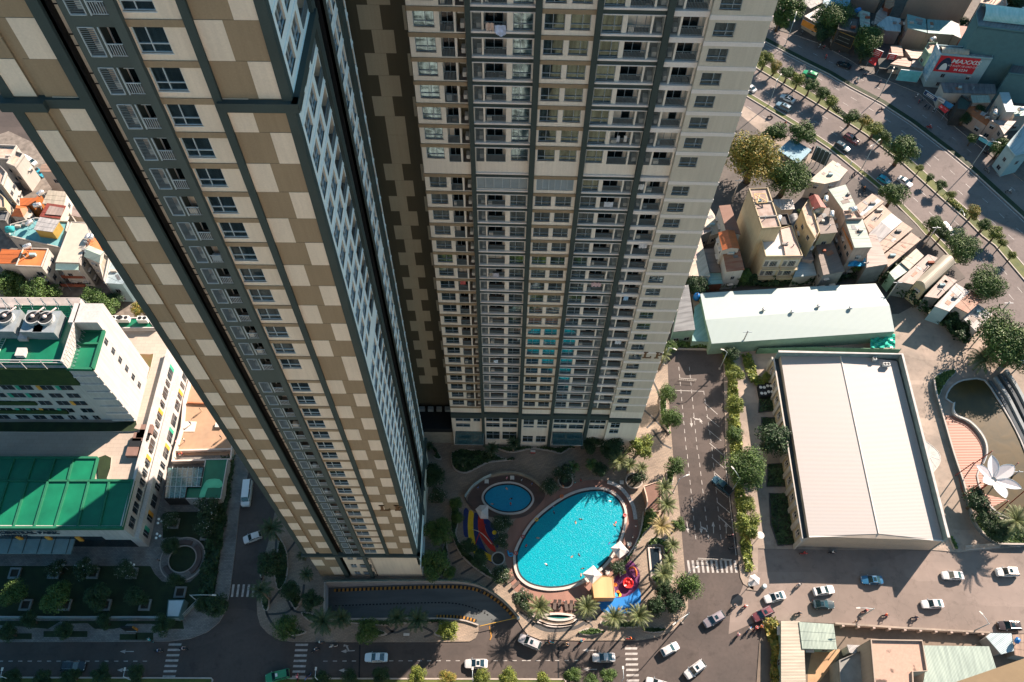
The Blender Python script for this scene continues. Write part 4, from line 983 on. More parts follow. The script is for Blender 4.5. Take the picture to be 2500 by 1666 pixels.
def tank(t,x,y,z,label,m=TANKM,r=.65,L=1.7,ang=.8,group='water tanks on roofs'):
 z=HK(t,z)-(.3 if t in 'CD' else 0);c=q(t,x,y,z);root=thing('water_tank',c,label,'water tank',group);d=Vector((math.cos(ang),math.sin(ang),0))
 b=MB();p=Vector((0,0,.7+r));b.tube([p-d*(L/2+.15),p-d*L/2,p-d*L/2*.3,p+d*L/2*.3,p+d*L/2,p+d*(L/2+.15)],[r*.4,r*.95,r,r,r*.95,r*.4],14)
 b.build('tank',m,root,True,False);b=MB()
 for s in (-1,1):
  for k in (-1,1):
   e=Vector((-d.y,d.x,0))*k*r*.7;b.tube([d*s*L*.35+e,d*s*L*.35+e+Vector((0,0,.8))],.05,6)
 b.tube([d*L*.35+Vector((-d.y,d.x,0))*r*.7+Vector((0,0,.35)),d*L*.35-Vector((-d.y,d.x,0))*r*.7+Vector((0,0,.35))],.04,6)
 b.build('stand',DFRAME,root,False,False)
 b=MB();b.lathe((0,0,.7+2*r-.05),[(.2,0),(.2,.12),(.05,.16)],10);b.build('lid',m,root,False,False)
def acbox(t,x,y,z,label,ang=0,fans=2,s=1.0,group='air conditioners outside'):
 c=q(t,x,y,z);root=thing('air_conditioner',c,label,'air conditioner',group,ang)
 b=MB();b.box(-.55*s*fans/1.4,.55*s*fans/1.4,-.4*s,.4*s,0,.9*s);b.build('casing',ACW,root,False,False)
 for i in range(fans):
  b=MB();x0=(i-(fans-1)/2)*.72*s;b.lathe((x0,0,.9*s),[(.3*s,0),(.3*s,.03),(.08*s,.05)],14);b.build('fan',BLACK,root,False,False)
# ---- warehouse
W0=6.6
bp_={k: q('N',*v,W0) for k,v in dict(fl=(338,1325),fr=(1222,1352),br=(918,168),bl=(150,132)).items()}
wh=thing('warehouse',((bp_['fl'].x+bp_['br'].x)/2,(bp_['fl'].y+bp_['br'].y)/2,0),'large white hall with a low ribbed gable roof and tall side parapet','warehouse')
rf,rb=q('N',797,1308,W0+.4),q('N',543,124,W0+.4)
b=MB();WSH=corr('cream_cladding',(.42,.36,.29),PI/2,.45,(.38,.33,.27),stain=.1)
fl,fr,br,bl=bp_['fl'],bp_['fr'],bp_['br'],bp_['bl']
for p,r_,a in ((fl,fr,rf),(br,bl,rb)):
 b.quad((p.x,p.y,0),(r_.x,r_.y,0),tuple(r_),tuple(p));b.add([tuple(p),tuple(r_),tuple(a)],[(0,1,2)])
b.quad((fl.x,fl.y,0),(bl.x,bl.y,0),tuple(bl),tuple(fl));b.quad((fr.x,fr.y,0),(br.x,br.y,0),tuple(br),tuple(fr))
b.build('wall',WSH,wh)
WROOF=corr('white_ribbed_roof',(.27,.26,.255),0.0,.62,(.275,.26,.25),stain=.12,depth=.18,tone=.04,sscale=.3)
b=MB();e=Vector((0,0,.06));b.quad(fl+e,rf+e,rb+e,bl+e);b.quad(rf+e,fr+e,br+e,rb+e);b.build('roof',WROOF,wh)
b=MB();b.tube([rf+e*2,rb+e*2],.16,6);b.build('ridge_cap',WALLW,wh)
b=MB();b.strip([fl+Vector((0,-.1,0)),(rf.x,rf.y-.1),fr+Vector((0,-.1,0))],.25,W0-.05,W0+.12);b.build('eaves_trim',WALLW,wh)
PT=8.6
pr=[q('N',1262,1332,PT),q('N',955,120,PT),q('N',137,103,PT)]
b=MB();PARM=mat('grey_green_parapet',(.16,.22,.22),var=.15);b.strip(pr,.35,0,PT-.12,0);b.strip(pr,.55,PT-.12,PT,1);b.build('parapet',[PARM,mat('parapet_coping',(.38,.37,.36))],wh)
# left aisle: dark gutter, then the cream wall with windows
g0,g1=q('N',338,1330,6.3),q('N',140,125,6.3);h0,h1=q('N',296,1340,5.6),q('N',104,150,5.6)
b=MB();b.quad((g0.x,g0.y,5.4),(g1.x,g1.y,5.4),(h1.x,h1.y,5.4),(h0.x,h0.y,5.4));b.build('gutter_roof',mat('dark_gutter',(.02,.035,.042),var=.2),wh)
fx=Vector((h1.x-h0.x,h1.y-h0.y,0));LW_=fx.length;FA=FR((h0.x,h0.y,0),fx)
if FA.N.x > 0: FA=FR((h1.x,h1.y,0),-fx)
b=MB();FA.rect(b,0,LW_,0,5.7,0,0);FA.box(b,0,LW_,5.5,5.75,-.2,.12,1)
nb_=11
for i in range(nb_+1): FA.box(b,LW_*i/nb_-.5,LW_*i/nb_+.5,0,5.45,0,.35,1)
b.quad((g0.x,g0.y,0),(h0.x,h0.y,0),(h0.x,h0.y,5.5),(g0.x,g0.y,6.3),1);b.build('side_aisle',[WALLC['cream'],WALLC['white']],wh)
for i in range(nb_): u=LW_*(i+.5)/nb_;window(FA,u-.7,u+.7,2.4,4.6,.12,.5,mb=None).build('window',[HSIL,HGLASS],wh)
a_=q('N',760,150,W0+.4);acbox('N',765,160,W0+.5,'air conditioner on a frame at the top end of the white hall roof',0,1);acbox('N',843,198,W0+.4,'two-fan air conditioner beside the parapet on the white hall roof',0,2)
# ramp of curved glass entrance cover beside the hall
b=MB();ec=q('N',1160,800,3);
vs=[];k=8
c0,c1=q('N',1100,690,3),q('N',1160,900,3);axis=c1-c0;nn=Vector((axis.y,-axis.x,0)).normalized()
if nn.x < 0: nn=-nn
arc=[c0+axis*(i/k)+nn*(2.6*math.sin(PI*i/k)) for i in range(k+1)]
gc=thing('glass_canopy',(arc[4].x,arc[4].y,0),'half-round glass canopy on the side of the white hall','canopy')
b.add([tuple(p) for p in arc],[list(range(k+1))]);b.build('glass',mat('frosted_glass',(.36,.36,.34),rough=.2),gc)
b=MB();b.tube(arc,.07,6);m2=(c0+c1)/2
for i in range(1,k,2): b.tube([m2,arc[i]],.05,5)
b.build('frame',WALLW,gc)
# ---- long teal shed
TZ=5.0
tp=[q('23',1425,458,TZ),q('24',290,425,TZ),q('24',660,405,TZ),q('24',945,392,TZ),q('24',1075,720,TZ),q('23',1505,803,TZ)]
ts=thing('long_shed',(sum(p.x for p in tp)/6,sum(p.y for p in tp)/6,0),'long shed with a pale teal metal roof behind the white hall','shed')
b=MB();b.prism(tp,0,TZ-.1,0);b.build('wall',WALLC['green'],ts)
r0,r1=q('23',1462,640,TZ+.8),q('24',1040,540,TZ+.8)
TR=corr('pale_teal_roof',(.23,.30,.30),PI/2*.97,.55,(.23,.30,.295),stain=.1,depth=.2,tone=.05,sscale=.4)
b=MB();e=Vector((0,0,.08));b.add([tp[0]+e,tp[1]+e,tp[2]+e,tp[3]+e,r1+e,r0+e],[list(range(6))]);b.quad(r0+e,r1+e,tp[4]+e,tp[5]+e);b.build('roof',TR,ts)
b=MB();b.add([tuple(tp[0]),tuple(r0),tuple(tp[5])],[(0,1,2)]);b.add([tuple(tp[3]),tuple(r1),tuple(tp[4])],[(0,1,2)]);b.build('gable_wall',WALLC['green'],ts)
for i,(x,y) in enumerate([(178,575),(372,590),(552,552),(770,565)]):
 c=q('24',x,y,TZ+.8);v=thing('roof_ventilator',c,'%s round metal ventilator from the left on the teal shed roof' % ORD[i],'ventilator','ventilators on the teal shed roof')
 b=MB();b.lathe((0,0,0),[(.3,0),(.3,.35)],12);b.build('neck',TANKM,v,True,False);b=MB();b.lathe((0,0,.35),[(.42,0),(.5,.15),(.42,.35),(.1,.45)],12);b.build('cowl',TANKM,v,True,False)
house('23',[(1308,412),(1345,405),(1390,708),(1242,722)],5.5,'small shed with grey shingle roof beside the right tower foot','green','grey','shed','shed',name='shed',over=.1)
house('23',[(1390,560),(1440,520),(1500,785),(1372,782)],3.2,'low teal lean-to roof at the left end of the long shed','green','teal','shed','shed',name='shed',win=False)
house('23',[(1360,450),(1415,450),(1420,575),(1385,580)],3.0,'tiny wooden tank platform between the two sheds','brownp' if 0 else 'dark','tan','shed','platform',name='tank_platform',win=False)
c=q('23',1398,492,3.6);bt=thing('water_tank',c,'blue round water tank standing on the platform by the teal shed','water tank','water tanks on roofs')
b=MB();b.lathe((0,0,0),[(.8,0),(.85,.4),(.8,1.4),(.5,1.8),(.2,1.9)],16);b.build('tank',TANKB,bt,True,False)
b=MB();b.lathe((0,0,1.9),[(.25,0),(.25,.1)],10);b.build('lid',BLACK,bt,False,False)
fn=thing('green_fence',q('24',600,860),'long dull green sheet fence between the teal shed and the white hall','fence')
b=MB();b.strip(qs('24',[(125,872),(500,862),(900,872),(1090,878)]),.12,0,2.6);b.build('sheet',mat('green_fence_sheet',(.10,.20,.13),var=.15),fn)
b=MB()
for i in range(16): p=lerp_path(qs('24',[(125,872),(500,862),(900,872),(1090,878)]),i/15);b.box(p.x-.06,p.x+.06,p.y+.07,p.y+.2,0,2.7)
b.build('post',DARKG,fn)
ta=thing('tarpaulin',q('24',1000,790),'crumpled bright green tarpaulin at the right end of the teal shed','tarpaulin')
b=MB();n_=10;g_=[[q('24',910+170*i/n_-0*j,735+95*j/n_,2.6+.5*math.sin(i*1.7)*math.cos(j*1.3)) for i in range(n_+1)] for j in range(n_+1)]
for i in range(n_):
 for j in range(n_): b.quad(g_[j][i],g_[j][i+1],g_[j+1][i+1],g_[j+1][i])
b.build('sheet',mat('green_tarpaulin',(.03,.36,.27),rough=.35),ta)
b=MB()
for x,y in ((912,740),(1078,740),(1078,828),(912,828)): p=q('24',x,y,2.5);b.box(p.x-.05,p.x+.05,p.y-.05,p.y+.05,0,2.6)
b.build('post',DFRAME,ta)
# ---- houses between the boulevard and the teal shed
r,P=house('C',[(895,842),(1190,757),(1345,722),(1500,1155),(975,1160)],8.0,'big cream house with white roof terrace and pink tiled roof half','cream',flatm('terrace_tiles',(.42,.42,.41),var=.04),'flat',win=False,para=.7)
b=MB();A=[q('C',x,y,11.3) for x,y in [(1195,757),(1345,722),(1498,1150),(1268,1140)]];b.prism(A,10.82,11.3);b.build('tiled_roof',corr('pink_tiled_roof',(.32,.235,.195),1.2,.5,(.28,.20,.17),stain=.1),r)
Fh=FR((P[4].x,P[4].y,0),(P[3]-P[4]));Lh=(P[3]-P[4]).length
b=MB()
for z in (2.9,6.7):
 for k in range(2):
  u0=Lh*k/2+.3;Fh.box(b,u0,u0+Lh/2-.6,z+.2,z+3.2,-1.2,.02,0)
b.build('balcony_recess',WALLC['white'],r)
for z in (3.1,6.9):
 for k in range(2):
  for a0,a1 in ((.5,1.4),(1.9,3.6)):
   u0=Lh*k/2;g=MB();Fh.box(g,u0+a0,u0+a1,z+.5,z+2.4,.02,.06,0)
   for i in range(4): uu=u0+a0+(a1-a0)*(i+.5)/4;Fh.box(g,uu-.04,uu+.04,z+.5,z+2.4,.05,.09,1)
   g.build('window',[HGLASS,HFR],r)
  b=MB();Fh.box(b,Lh*k/2+.2,Lh*(k+1)/2-.2,z-.35,z+.1,0,1.0,0);Fh.box(b,Lh*k/2+.2,Lh*(k+1)/2-.2,z+.7,z+.8,.92,1.0,0);b.build('balcony',WALLC['cream'],r)
r,P2=house('C',[(742,192),(1012,180),(1198,733),(928,752)],12.0,'tall narrow cream block with weathered flat roof behind the big cream house','cream',flatm('weathered_roof',(.22,.165,.14),c2=(.30,.24,.21),scale=.5,ramp=(.42,.56)),'flat',win=False,para=.4)
for k in (.36,.72):
 b=MB();b.strip([P2[0].lerp(P2[3],k),P2[1].lerp(P2[2],k)],.35,16.1,16.6);b.build('roof_beam',WALLC['grey'],r)
for (x0,y0),(x1,y1) in (((820,255),(980,250)),((980,250),(1010,370)),((1010,370),(860,385)),((860,385),(820,255)),((820,255),(1010,370)),((900,250),(860,385))):
 b=MB();b.tube([q('C',x0,y0,17.2),q('C',x1,y1,17.2)],.12,5);b.build('timber',flatm('yellow_timber',(.55,.40,.2)),r)
wins([P2[3],P2[2],P2[2]+Vector((0,.1,0)),P2[3]+Vector((0,.1,0))],11.2,15.8,r,every=3)
tank('C',1150,655,11.0,'steel water tank at the corner of the tall cream block',ang=1.1)
S=house
S('C',[(325,440),(480,425),(622,825),(425,782)],6.5,'narrow house with long brown-red sheet roof left of the cream block','white','brown','shed')
S('C',[(320,815),(535,790),(605,1025),(372,1050)],7.5,'small house with a bright orange gable roof','white','orange','gable',ridge=.8,ang=0.2)
S('C',[(372,1055),(600,1035),(672,1325),(432,1352)],6.0,'rusty patched roof house just below the orange gable','white','rust','shed')
S('C',[(-60,990),(58,880),(190,1420),(-140,1412)],4.0,'white sheet roof next to the edge of the right tower','white','cream','shed')
S('C',[(108,1052),(262,1045),(340,1362),(190,1362)],3.0,'dark brown flat roof between the white and rusty roofs','dark','old','shed',win=False)
S('C',[(165,1372),(332,1366),(362,1522),(175,1535)],2.6,'small turquoise sheet roof at the foot of the dark roof','red','teal','shed',win=False)
S('C',[(1105,345),(1350,340),(1380,470),(1215,480),(1110,400)],3.5,'white carport roof between the tall cream block and the yellow house','white','white','shed','carport',name='carport')
S('C',[(1150,560),(1290,550),(1340,705),(1200,710)],6.0,'dark sunken roof yard right of the steel water tank','dark','dark','flat',win=False)
S('C',[(1312,575),(1428,545),(1560,1000),(1462,1000)],5.0,'long grey curved sheet roof right of the cream house','grey','grey','vault',ridge=.5)
S('C',[(1462,1002),(1602,996),(1655,1195),(1502,1172)],4.4,'faded brownish sheet roof below the long grey roof','pink','pinkg','shed',win=False)
S('C',[(1480,1200),(1640,1208),(1692,1405),(1378,1435)],3.2,'pale blue-white sheet roof above the hedge','white','paleblue','shed',win=False)
S('C',[(1490,480),(1600,320),(1648,470),(1745,800),(1680,900),(1560,700)],10.0,'yellow narrow house side with small windows beside red roof','cream',flatm('terrace_old',(.4,.3,.24),var=.3),'flat',wk=dict(every=2.5))
S('C',[(1600,310),(1722,285),(1832,450),(1660,475)],10.6,'small house with dark red sheet roof by the boulevard houses','cream','red','gable',ridge=.7)
S('C',[(1650,482),(1880,468),(1992,798),(1760,822)],9.0,'house with old grey-brown plank-like roof and two steel tanks','cream','old','shed',wk=dict(every=2.2))
S('C',[(1705,1000),(1920,905),(2090,1350),(1800,1402)],5.5,'long low roof of old brown sheets above the hedge','grey','old','shed')
tank('C',1895,590,9.2,'steel water tank lying on the old plank-like roof',ang=1.3);tank('C',1812,375,9.8,'steel water tank beside the dark red roof',ang=1.3)
S('C',[(1885,205),(2112,140),(2275,480),(2085,492)],9.5,'tall house with pale green-white roof and orange side strip','pink','pgreen','shed',wk=dict(every=2.4))
S('D',[(-20,380),(150,370),(215,475),(10,480)],9.4,'open roof terrace with a round water tank between green-white roofs','pink',flatm('terrace_old'),'flat',para=.6,wk=dict(every=2.4)) if 0 else house('D',[(-20,380),(150,370),(215,475),(10,480)],9.4,'open roof terrace with a round water tank between green-white roofs','pink',M_['terrace_old'],'flat',para=.6)
S('D',[(18,482),(218,478),(332,800),(128,808)],9.0,'tall house with pale green corrugated roof and wall stained pink','pink','pgreen','shed',wk=dict(every=2.2))
tank('D',85,398,9.6,'round white water tank on the open roof terrace',ang=.3,r=.8)
b=MB();P=[q('D',x,y,11.4) for x,y in [(-12,560),(30,650),(125,812),(100,830),(40,690)]];b.prism(P,11.0,11.4);tag(b.build('awning',WALLC['orange']),'orange awning strip along the side of the green-roofed tall house','awning')
S('D',[(155,310),(335,175),(470,268),(232,462)],4.6,'salmon sheet roof with a blue-white stripe facing the boulevard','white','tan','shed',ang=.85)
b=MB();P=[q('D',x,y,6.5) for x,y in [(190,405),(405,222),(445,250),(215,430)]];b.prism(P,6.44,6.52);tag(b.build('roof_sheet',ROOFC[('paleblue',.9)] if ('paleblue',.9) in ROOFC else roofm('paleblue',.9)),'pale blue translucent sheet laid across the salmon roof','roof sheet')
S('D',[(240,490),(455,305),(562,405),(305,628)],5.0,'plain tan sheet roof second from the top in the boulevard row','pink','tan','shed',ang=.85)
S('D',[(310,640),(565,408),(690,505),(430,742)],5.0,'white and pale blue gable roof in the boulevard row','white','white','gable',ridge=.7,ang=.85)
S('D',[(430,752),(695,512),(812,592),(478,872)],4.8,'tan roof with a dark seam below the white gable roof','pink','tan','shed',ang=.85)
S('D',[(492,890),(800,640),(912,722),(530,1040)],4.8,'long tan roof with a white gutter edge in the boulevard row','pink','tan','shed',ang=.85)
S('D',[(300,662),(380,662),(525,1000),(270,1045)],5.6,'pinkish sheet roof wedge beside the blue tarpaulin','grey','pinkg','shed',win=False)
S('D',[(690,985),(860,832),(945,915),(782,1067)],4.5,'white and teal roof with a torn shadowed corner','white','cream','shed',ang=.85)
S('D',[(550,1112),(688,988),(790,1070),(612,1192)],4.2,'light green ribbed roof at the left end of the row above the hedge','green','pgreen','shed',ang=-.6)
S('D',[(645,1212),(1000,900),(1112,942),(830,1245)],4.6,'pale grey patched roof between the green and arched roofs','grey','pinkg','shed',ang=.85)
S('D',[(870,1205),(985,1302),(1322,1000),(1190,905)],5.6,'arched cream metal roof with an open front end','cream','cream','vault',ridge=1.3,ang=.7)
S('D',[(970,1392),(1200,1150),(1342,1212),(1132,1412)],4.2,'pink-grey roof edged with rust next to the arched roof','grey','pinkg','shed',ang=.85)
S('D',[(1090,1510),(1340,1250),(1490,1345),(1260,1568)],4.6,'bright white sheet roof between the pink-grey and rusty roofs','lblue','white','shed',ang=.85)
S('D',[(1330,1510),(1530,1330),(1648,1440),(1482,1590)],4.6,'patched rusty red roof near the end of the row','white','rust','shed',ang=.85)
S('24',[(1548,632),(1640,540),(1738,602),(1632,718)],4.2,'white gable-ended roof at the very end of the row by the palm','white','white','shed',ang=.85)
S('14',[(282,1030),(372,952),(500,1030),(415,1120)],4.0,'flat light blue roof beside the big yellowish tree','beige','blue','shed','shed',name='shed')
S('14',[(490,1242),(650,1105),(748,1170),(690,1235),(600,1258)],6.5,'white corner house with cream sheet roof facing the boulevard','white','cream','shed')
bl_=thing('billboard',q('14',600,1080),'large dark green billboard seen from behind next to the corner house','billboard')
b=MB();A=[q('14',540,1000,7),q('14',645,1052,7)];b.hexa([(A[0].x,A[0].y,2),(A[1].x,A[1].y,2),(A[0].x+.2,A[0].y+.3,2),(A[1].x+.2,A[1].y+.3,2),(A[0].x,A[0].y,7),(A[1].x,A[1].y,7),(A[0].x+.2,A[0].y+.3,7),(A[1].x+.2,A[1].y+.3,7)]);b.build('panel',mat('billboard_back',(.06,.09,.09)),bl_)
b=MB()
for k in (.1,.37,.63,.9): p=A[0].lerp(A[1],k);b.tube([(p.x-.1,p.y-.15,0),(p.x-.1,p.y-.15,7)],.1,6)
b.build('post',DFRAME,bl_)
bt_=thing('tarpaulin',q('D',210,900,5),'ragged bright blue tarpaulin under the green-roofed tall house','tarpaulin')
b=MB();g_=[[q('D',110+220*i/8-8*j,855+175*j/8,6.4+.35*math.sin(i*1.3+j)) for i in range(9)] for j in range(9)]
for i in range(8):
 for j in range(8): b.quad(g_[j][i],g_[j][i+1],g_[j+1][i+1],g_[j+1][i])
b.build('sheet',mat('blue_tarpaulin',(.02,.22,.42),rough=.4),bt_);b=MB();
for x,y in ((120,860),(320,860),(90,1020),(300,1025)): p=q('D',x,y,5);b.box(p.x-.06,p.x+.06,p.y-.06,p.y+.06,0,5.2)
b.build('post',DFRAME,bt_)
S('C',[(170,430),(250,560),(330,800),(200,850),(120,700)],3.0,'narrow cream patched roof against the right tower edge','white','cream','shed')
S('C',[(70,740),(200,735),(215,790),(60,860)],4.0,'small grey box house beside the tower edge','grey','pinkg','flat')
# ---- beyond the boulevard
S('I',[(180,290),(505,110),(560,300),(430,440)],4.5,'shop with bluish white roof and orange signs at its front','beige','white','shed','shop',name='shop')
S('14',[(455,0),(560,-40),(580,20),(500,60),(440,10)],5,'grey-green hipped roof beyond the shop at the top','grey','grey','shed')
S('I',[(500,60),(560,-150),(1000,-150),(930,110),(560,150)],5.2,'big bright blue sheet roof at the top edge','grey','blue','shed','shop',name='shop')
S('I',[(930,110),(1380,245),(1600,-100),(1100,-250)],16,'pale grey blind-walled building behind the trees','beige','pinkg','flat','building',name='building',win=False,base=True)
S('I',[(780,330),(900,250),(1130,330),(1075,600),(740,530)],7.5,'dark shop house with planted roof terrace and black signboard','dark','dark','flat','shop',name='shop')
S('I',[(1125,190),(1300,232),(1302,470),(1140,470)],7.0,'narrow house with pale green-white glazed roof among the shops','green','pgreen','shed')
S('I',[(1500,150),(1605,205),(1592,360),(1370,440),(1430,250)],4.6,'pale pink patched roof between the shops and the grey roof','pink','pinkg','shed')
S('I',[(1430,445),(1622,300),(1832,340),(1832,555),(1590,535)],5.0,'pale blue-grey ribbed roof with a stepped lower edge','grey','paleblue','shed',ang=1.5)
S('I',[(1560,130),(1600,-60),(1740,-60),(1720,110),(1640,160)],6,'rusty red sheet roof at the top between two pale buildings','red','rust','shed')
r,P=house('J',[(-30,335),(1000,432),(1250,0),(150,-100)],19,'big blank beige building filling the top edge','beige','pinkg','flat','building',name='building',win=False,base=True)
S('J',[(110,265),(435,350),(452,578),(122,492)],7.6,'left half of the beige house under a bright turquoise roof','beige','teal','shed',wk=dict(every=3))
S('J',[(438,352),(875,382),(905,610),(455,580)],7.6,'right half of the beige house under a bright turquoise roof','beige','teal','shed',wk=dict(every=3))
S('J',[(878,384),(1000,440),(1028,668),(905,612)],7.2,'white sloping end roof beside the turquoise roofed house','beige','white','shed',win=False)
S('J',[(1010,470),(1140,480),(1090,600),(1040,680)],5,'red tiled roof squeezed against the teal tower wall','red','red','shed',win=False)
r,P=house('J',[(1330,475),(1290,240),(1385,90),(2700,240),(2800,660)],21,'huge teal-grey blank building with a glass vault on its roof','teal','grey','flat','building',name='building',win=False)
k=10;A=[q('J',1400,110,21.2),q('J',2500,250,21.2),q('J',2500,480,21.2),q('J',1420,360,21.2)];b=MB()
for i in range(k):
 a0,a1=PI*i/k,PI*(i+1)/k;f0,f1=(1-math.cos(a0))/2,(1-math.cos(a1))/2;z0,z1=2.2*math.sin(a0),2.2*math.sin(a1)
 b.quad(A[0].lerp(A[3],f0)+Vector((0,0,z0)),A[1].lerp(A[2],f0)+Vector((0,0,z0)),A[1].lerp(A[2],f1)+Vector((0,0,z1)),A[0].lerp(A[3],f1)+Vector((0,0,z1)))
b.build('glass_vault',corr('pale_glass_vault',(.30,.50,.46),1.4,.8,(.42,.58,.54),stain=.1),r)
# tyre shop with its big red sign
HX=12.0
r,P=house('J',[(690,962),(625,800),(1140,835),(1570,900),(1585,1040)],HX,'shop house with a long white side wall carrying a huge red sign','lblue','white','flat','shop',name='shop',win=False)
k=8;A=[q('J',660,850,HX),q('J',1150,890,HX),q('J',1160,990,HX),q('J',690,955,HX)];b=MB()
for i in range(k):
 a0,a1=PI*i/k,PI*(i+1)/k;f0,f1=(1-math.cos(a0))/2,(1-math.cos(a1))/2;z0,z1=1.4*math.sin(a0),1.4*math.sin(a1)
 b.quad(A[0].lerp(A[3],f0)+Vector((0,0,z0)),A[1].lerp(A[2],f0)+Vector((0,0,z0)),A[1].lerp(A[2],f1)+Vector((0,0,z1)),A[0].lerp(A[3],f1)+Vector((0,0,z1)))
b.build('barrel_roof',roofm('cream',1.5),r)
base=P[0];ed=(P[4]-P[0]);ed.z=0;FM=FR((P[0].x,P[0].y,0),ed);Lm=ed.length
if FM.N.dot(CAMV-P[0]) < 0: FM.N=-FM.N
def uz(F,t,x,y,d=0):
 v=onplane(t,x,y,F.O+F.N*d,F.N);return ((v-F.O).dot(F.U),v.z)
u0,z0=uz(FM,'J',560,1235);u1,z1=uz(FM,'J',690,970);u2,z2=uz(FM,'J',1390,1020);u3,z3=uz(FM,'J',1240,1290)
sg=thing('signboard',FM.p((u0+u2)/2,0,.2),'huge red tyre signboard with white letters on a side wall','sign')
zt_,zb_=(z1+z2)/2,(z0+z3)/2;ua,ub=(u0+u1)/2,(u2+u3)/2
b=MB();FM.box(b,ua,ub,zb_,zt_,.02,.16);b.build('panel',mat('red_sign',(.50,.02,.03),var=.05),sg)
def text(s,F,u,z,size,d,m,parent,name='lettering',sx=1.0,shear=0,align='CENTER',ext=.02,bold=0.0):
 cu=bpy.data.curves.new('t','FONT');cu.body=s;cu.size=size;cu.extrude=ext;cu.align_x=align;cu.align_y='CENTER';cu.shear=shear;cu.offset=bold;cu.resolution_u=3
 to=bpy.data.objects.new('t',cu);COL.objects.link(to);dg=bpy.context.evaluated_depsgraph_get();me=bpy.data.meshes.new_from_object(to.evaluated_get(dg))
 bpy.data.objects.remove(to);bpy.data.curves.remove(cu)
 off_=Vector(parent.location) if parent else Vector()
 for v in me.vertices: v.co=Vector(F.p(u+v.co.x*sx,z+v.co.y,d+v.co.z))-off_
 me.materials.clear();me.materials.append(m);o=bpy.data.objects.new(name,me);COL.objects.link(o)
 if parent: o.parent=parent
 return o
SW_=mat('sign_white',(.6,.6,.6),var=.02)
H_=zt_-zb_;Ls=ub-ua;FMt=FM
text('MAXXIS',FMt,ua+Ls*.68,zb_+H_*.72,H_*.36,.2,SW_,sg,sx=1.15,shear=.15,bold=.03)
text('VỎ RUỘT XE CAO CẤP',FMt,ua+Ls*.66,zb_+H_*.44,H_*.15,.2,SW_,sg,sx=1.0,shear=.2)
text('M 6234',FMt,ua+Ls*.66,zb_+H_*.2,H_*.21,.2,SW_,sg,sx=1.1,bold=.02)
b=MB();cu_,cz_=ua+Ls*.2,zb_+H_*.12;n_=18
for i in range(n_):
 a0,a1=PI*i/n_,PI*(i+1)/n_
 for rr0,rr1,mm,dd in ((.55,1.0,0,.18),):
  p=lambda a,r_: FM.p(cu_+math.cos(a)*r_*Ls*.17,cz_+math.sin(a)*r_*H_*.8,dd)
  b.quad(p(a0,rr0),p(a1,rr0),p(a1,rr1),p(a0,rr1),0)
  pp=lambda a,r_: FM.p(cu_+math.cos(a)*r_*Ls*.17,cz_+math.sin(a)*r_*H_*.8,.19)
  b.add([pp(a0,.55),pp(a1,.55),FM.p(cu_,cz_,.19)],[(0,1,2)],1)
b.build('tyre_picture',[mat('tyre_navy',(.02,.03,.06),var=.4,scale=2),SW_],sg)
wins([P[0],P[4],P[4]+Vector((0,.1,0)),P[0]+Vector((0,.1,0))],0,6.5,r,every=5)
# mural hoarding on the street end
F2=FR((P[1].x,P[1].y,0),P[0]-P[1])
if F2.N.dot(CAMV-P[0]) < 0: F2.N=-F2.N
L2_=(P[0]-P[1]).length
mu=thing('hoarding',F2.p(L2_/2,0,.3),'tall narrow blue printed hoarding on the street end of the red-sign building','hoarding')
b=MB();F2.box(b,-.2,L2_+.2,2.5,HX+.3,.1,.3);b.build('panel',mat('printed_blue_hoarding',(.10,.28,.42),c2=(.45,.55,.58),scale=.7,var2=.2,scale2=2),mu)
b=MB();F2.box(b,-.3,L2_+.3,HX+.3,HX+.5,.05,.35);F2.box(b,-.3,L2_+.3,2.3,2.5,.05,.35);b.build('frame',WFRAME,mu)
S('J',[(400,860),(470,765),(620,765),(560,950),(470,960)],8,'small pale green house with roof terrace left of the red-sign building','green',flatm('terrace_old',(.3,.25,.2)),'flat',para=.6)
S('K',[(290,88),(770,102),(785,190),(318,178)],6.0,'long low grey-teal roof just below the red-sign building','white','grey','shed','shop',name='shop')
S('K',[(565,205),(718,205),(732,265),(580,268)],6.0,'pale green terrace roof below the long grey-teal roof','pink','pgreen','shed')
S('K',[(470,205),(560,262),(520,340),(430,330),(440,240)],6.0,'dark green sunken shop roof beside the pale green terrace','dark','dgreen','flat','shop',name='shop',win=False)
S('K',[(822,182),(905,180),(960,350),(880,348)],9.0,'narrow tower house with cyan-white roof at the right','white','paleblue','shed')
S('K',[(520,350),(570,290),(670,360),(740,448),(700,472)],4.5,'orange-brown roof strip behind shadowed shops','pink','orange','shed')
S('K',[(735,430),(965,440),(860,555),(820,470)],6.5,'pinkish concrete roof wedge at the right','pink','pinkg','shed')
S('K',[(745,330),(830,275),(870,345),(800,400)],6.0,'white and teal roof patch among shaded shops','white','teal','flat')
S('J',[(1860,1290),(1935,1120),(2600,1180),(2600,1380)],10,'plain teal-grey block at the right edge with open roof frame','teal','grey','flat','building',name='building',win=False)
S('K',[(880,660),(990,530),(1100,420),(1200,480),(1100,720),(960,760)],8,'pale blue house at the right edge with dark windows','lblue','paleblue','flat')
S('K',[(940,300),(1045,310),(1100,380),(960,390)],6,'light turquoise roof at the right edge above the water tanks','white','teal','shed')
S('J',[(1360,70),(1420,-40),(1800,-60),(1840,110),(1790,140)],9,'white terrace with plants above the glass vault','white',M_['terrace_old'],'flat',win=False)
tank('K',760,385,6.4,'white water tank on the teal roof patch',ang=1.2);tank('K',1000,355,6.2,'steel water tank at the right edge roofs',ang=.3);tank('J',520,745,8.4,'steel water tank on the small pale green house',ang=.4)
tank('I',1075,240,7.6,'blue water tank on the dark shop house terrace',TANKB,ang=.5)
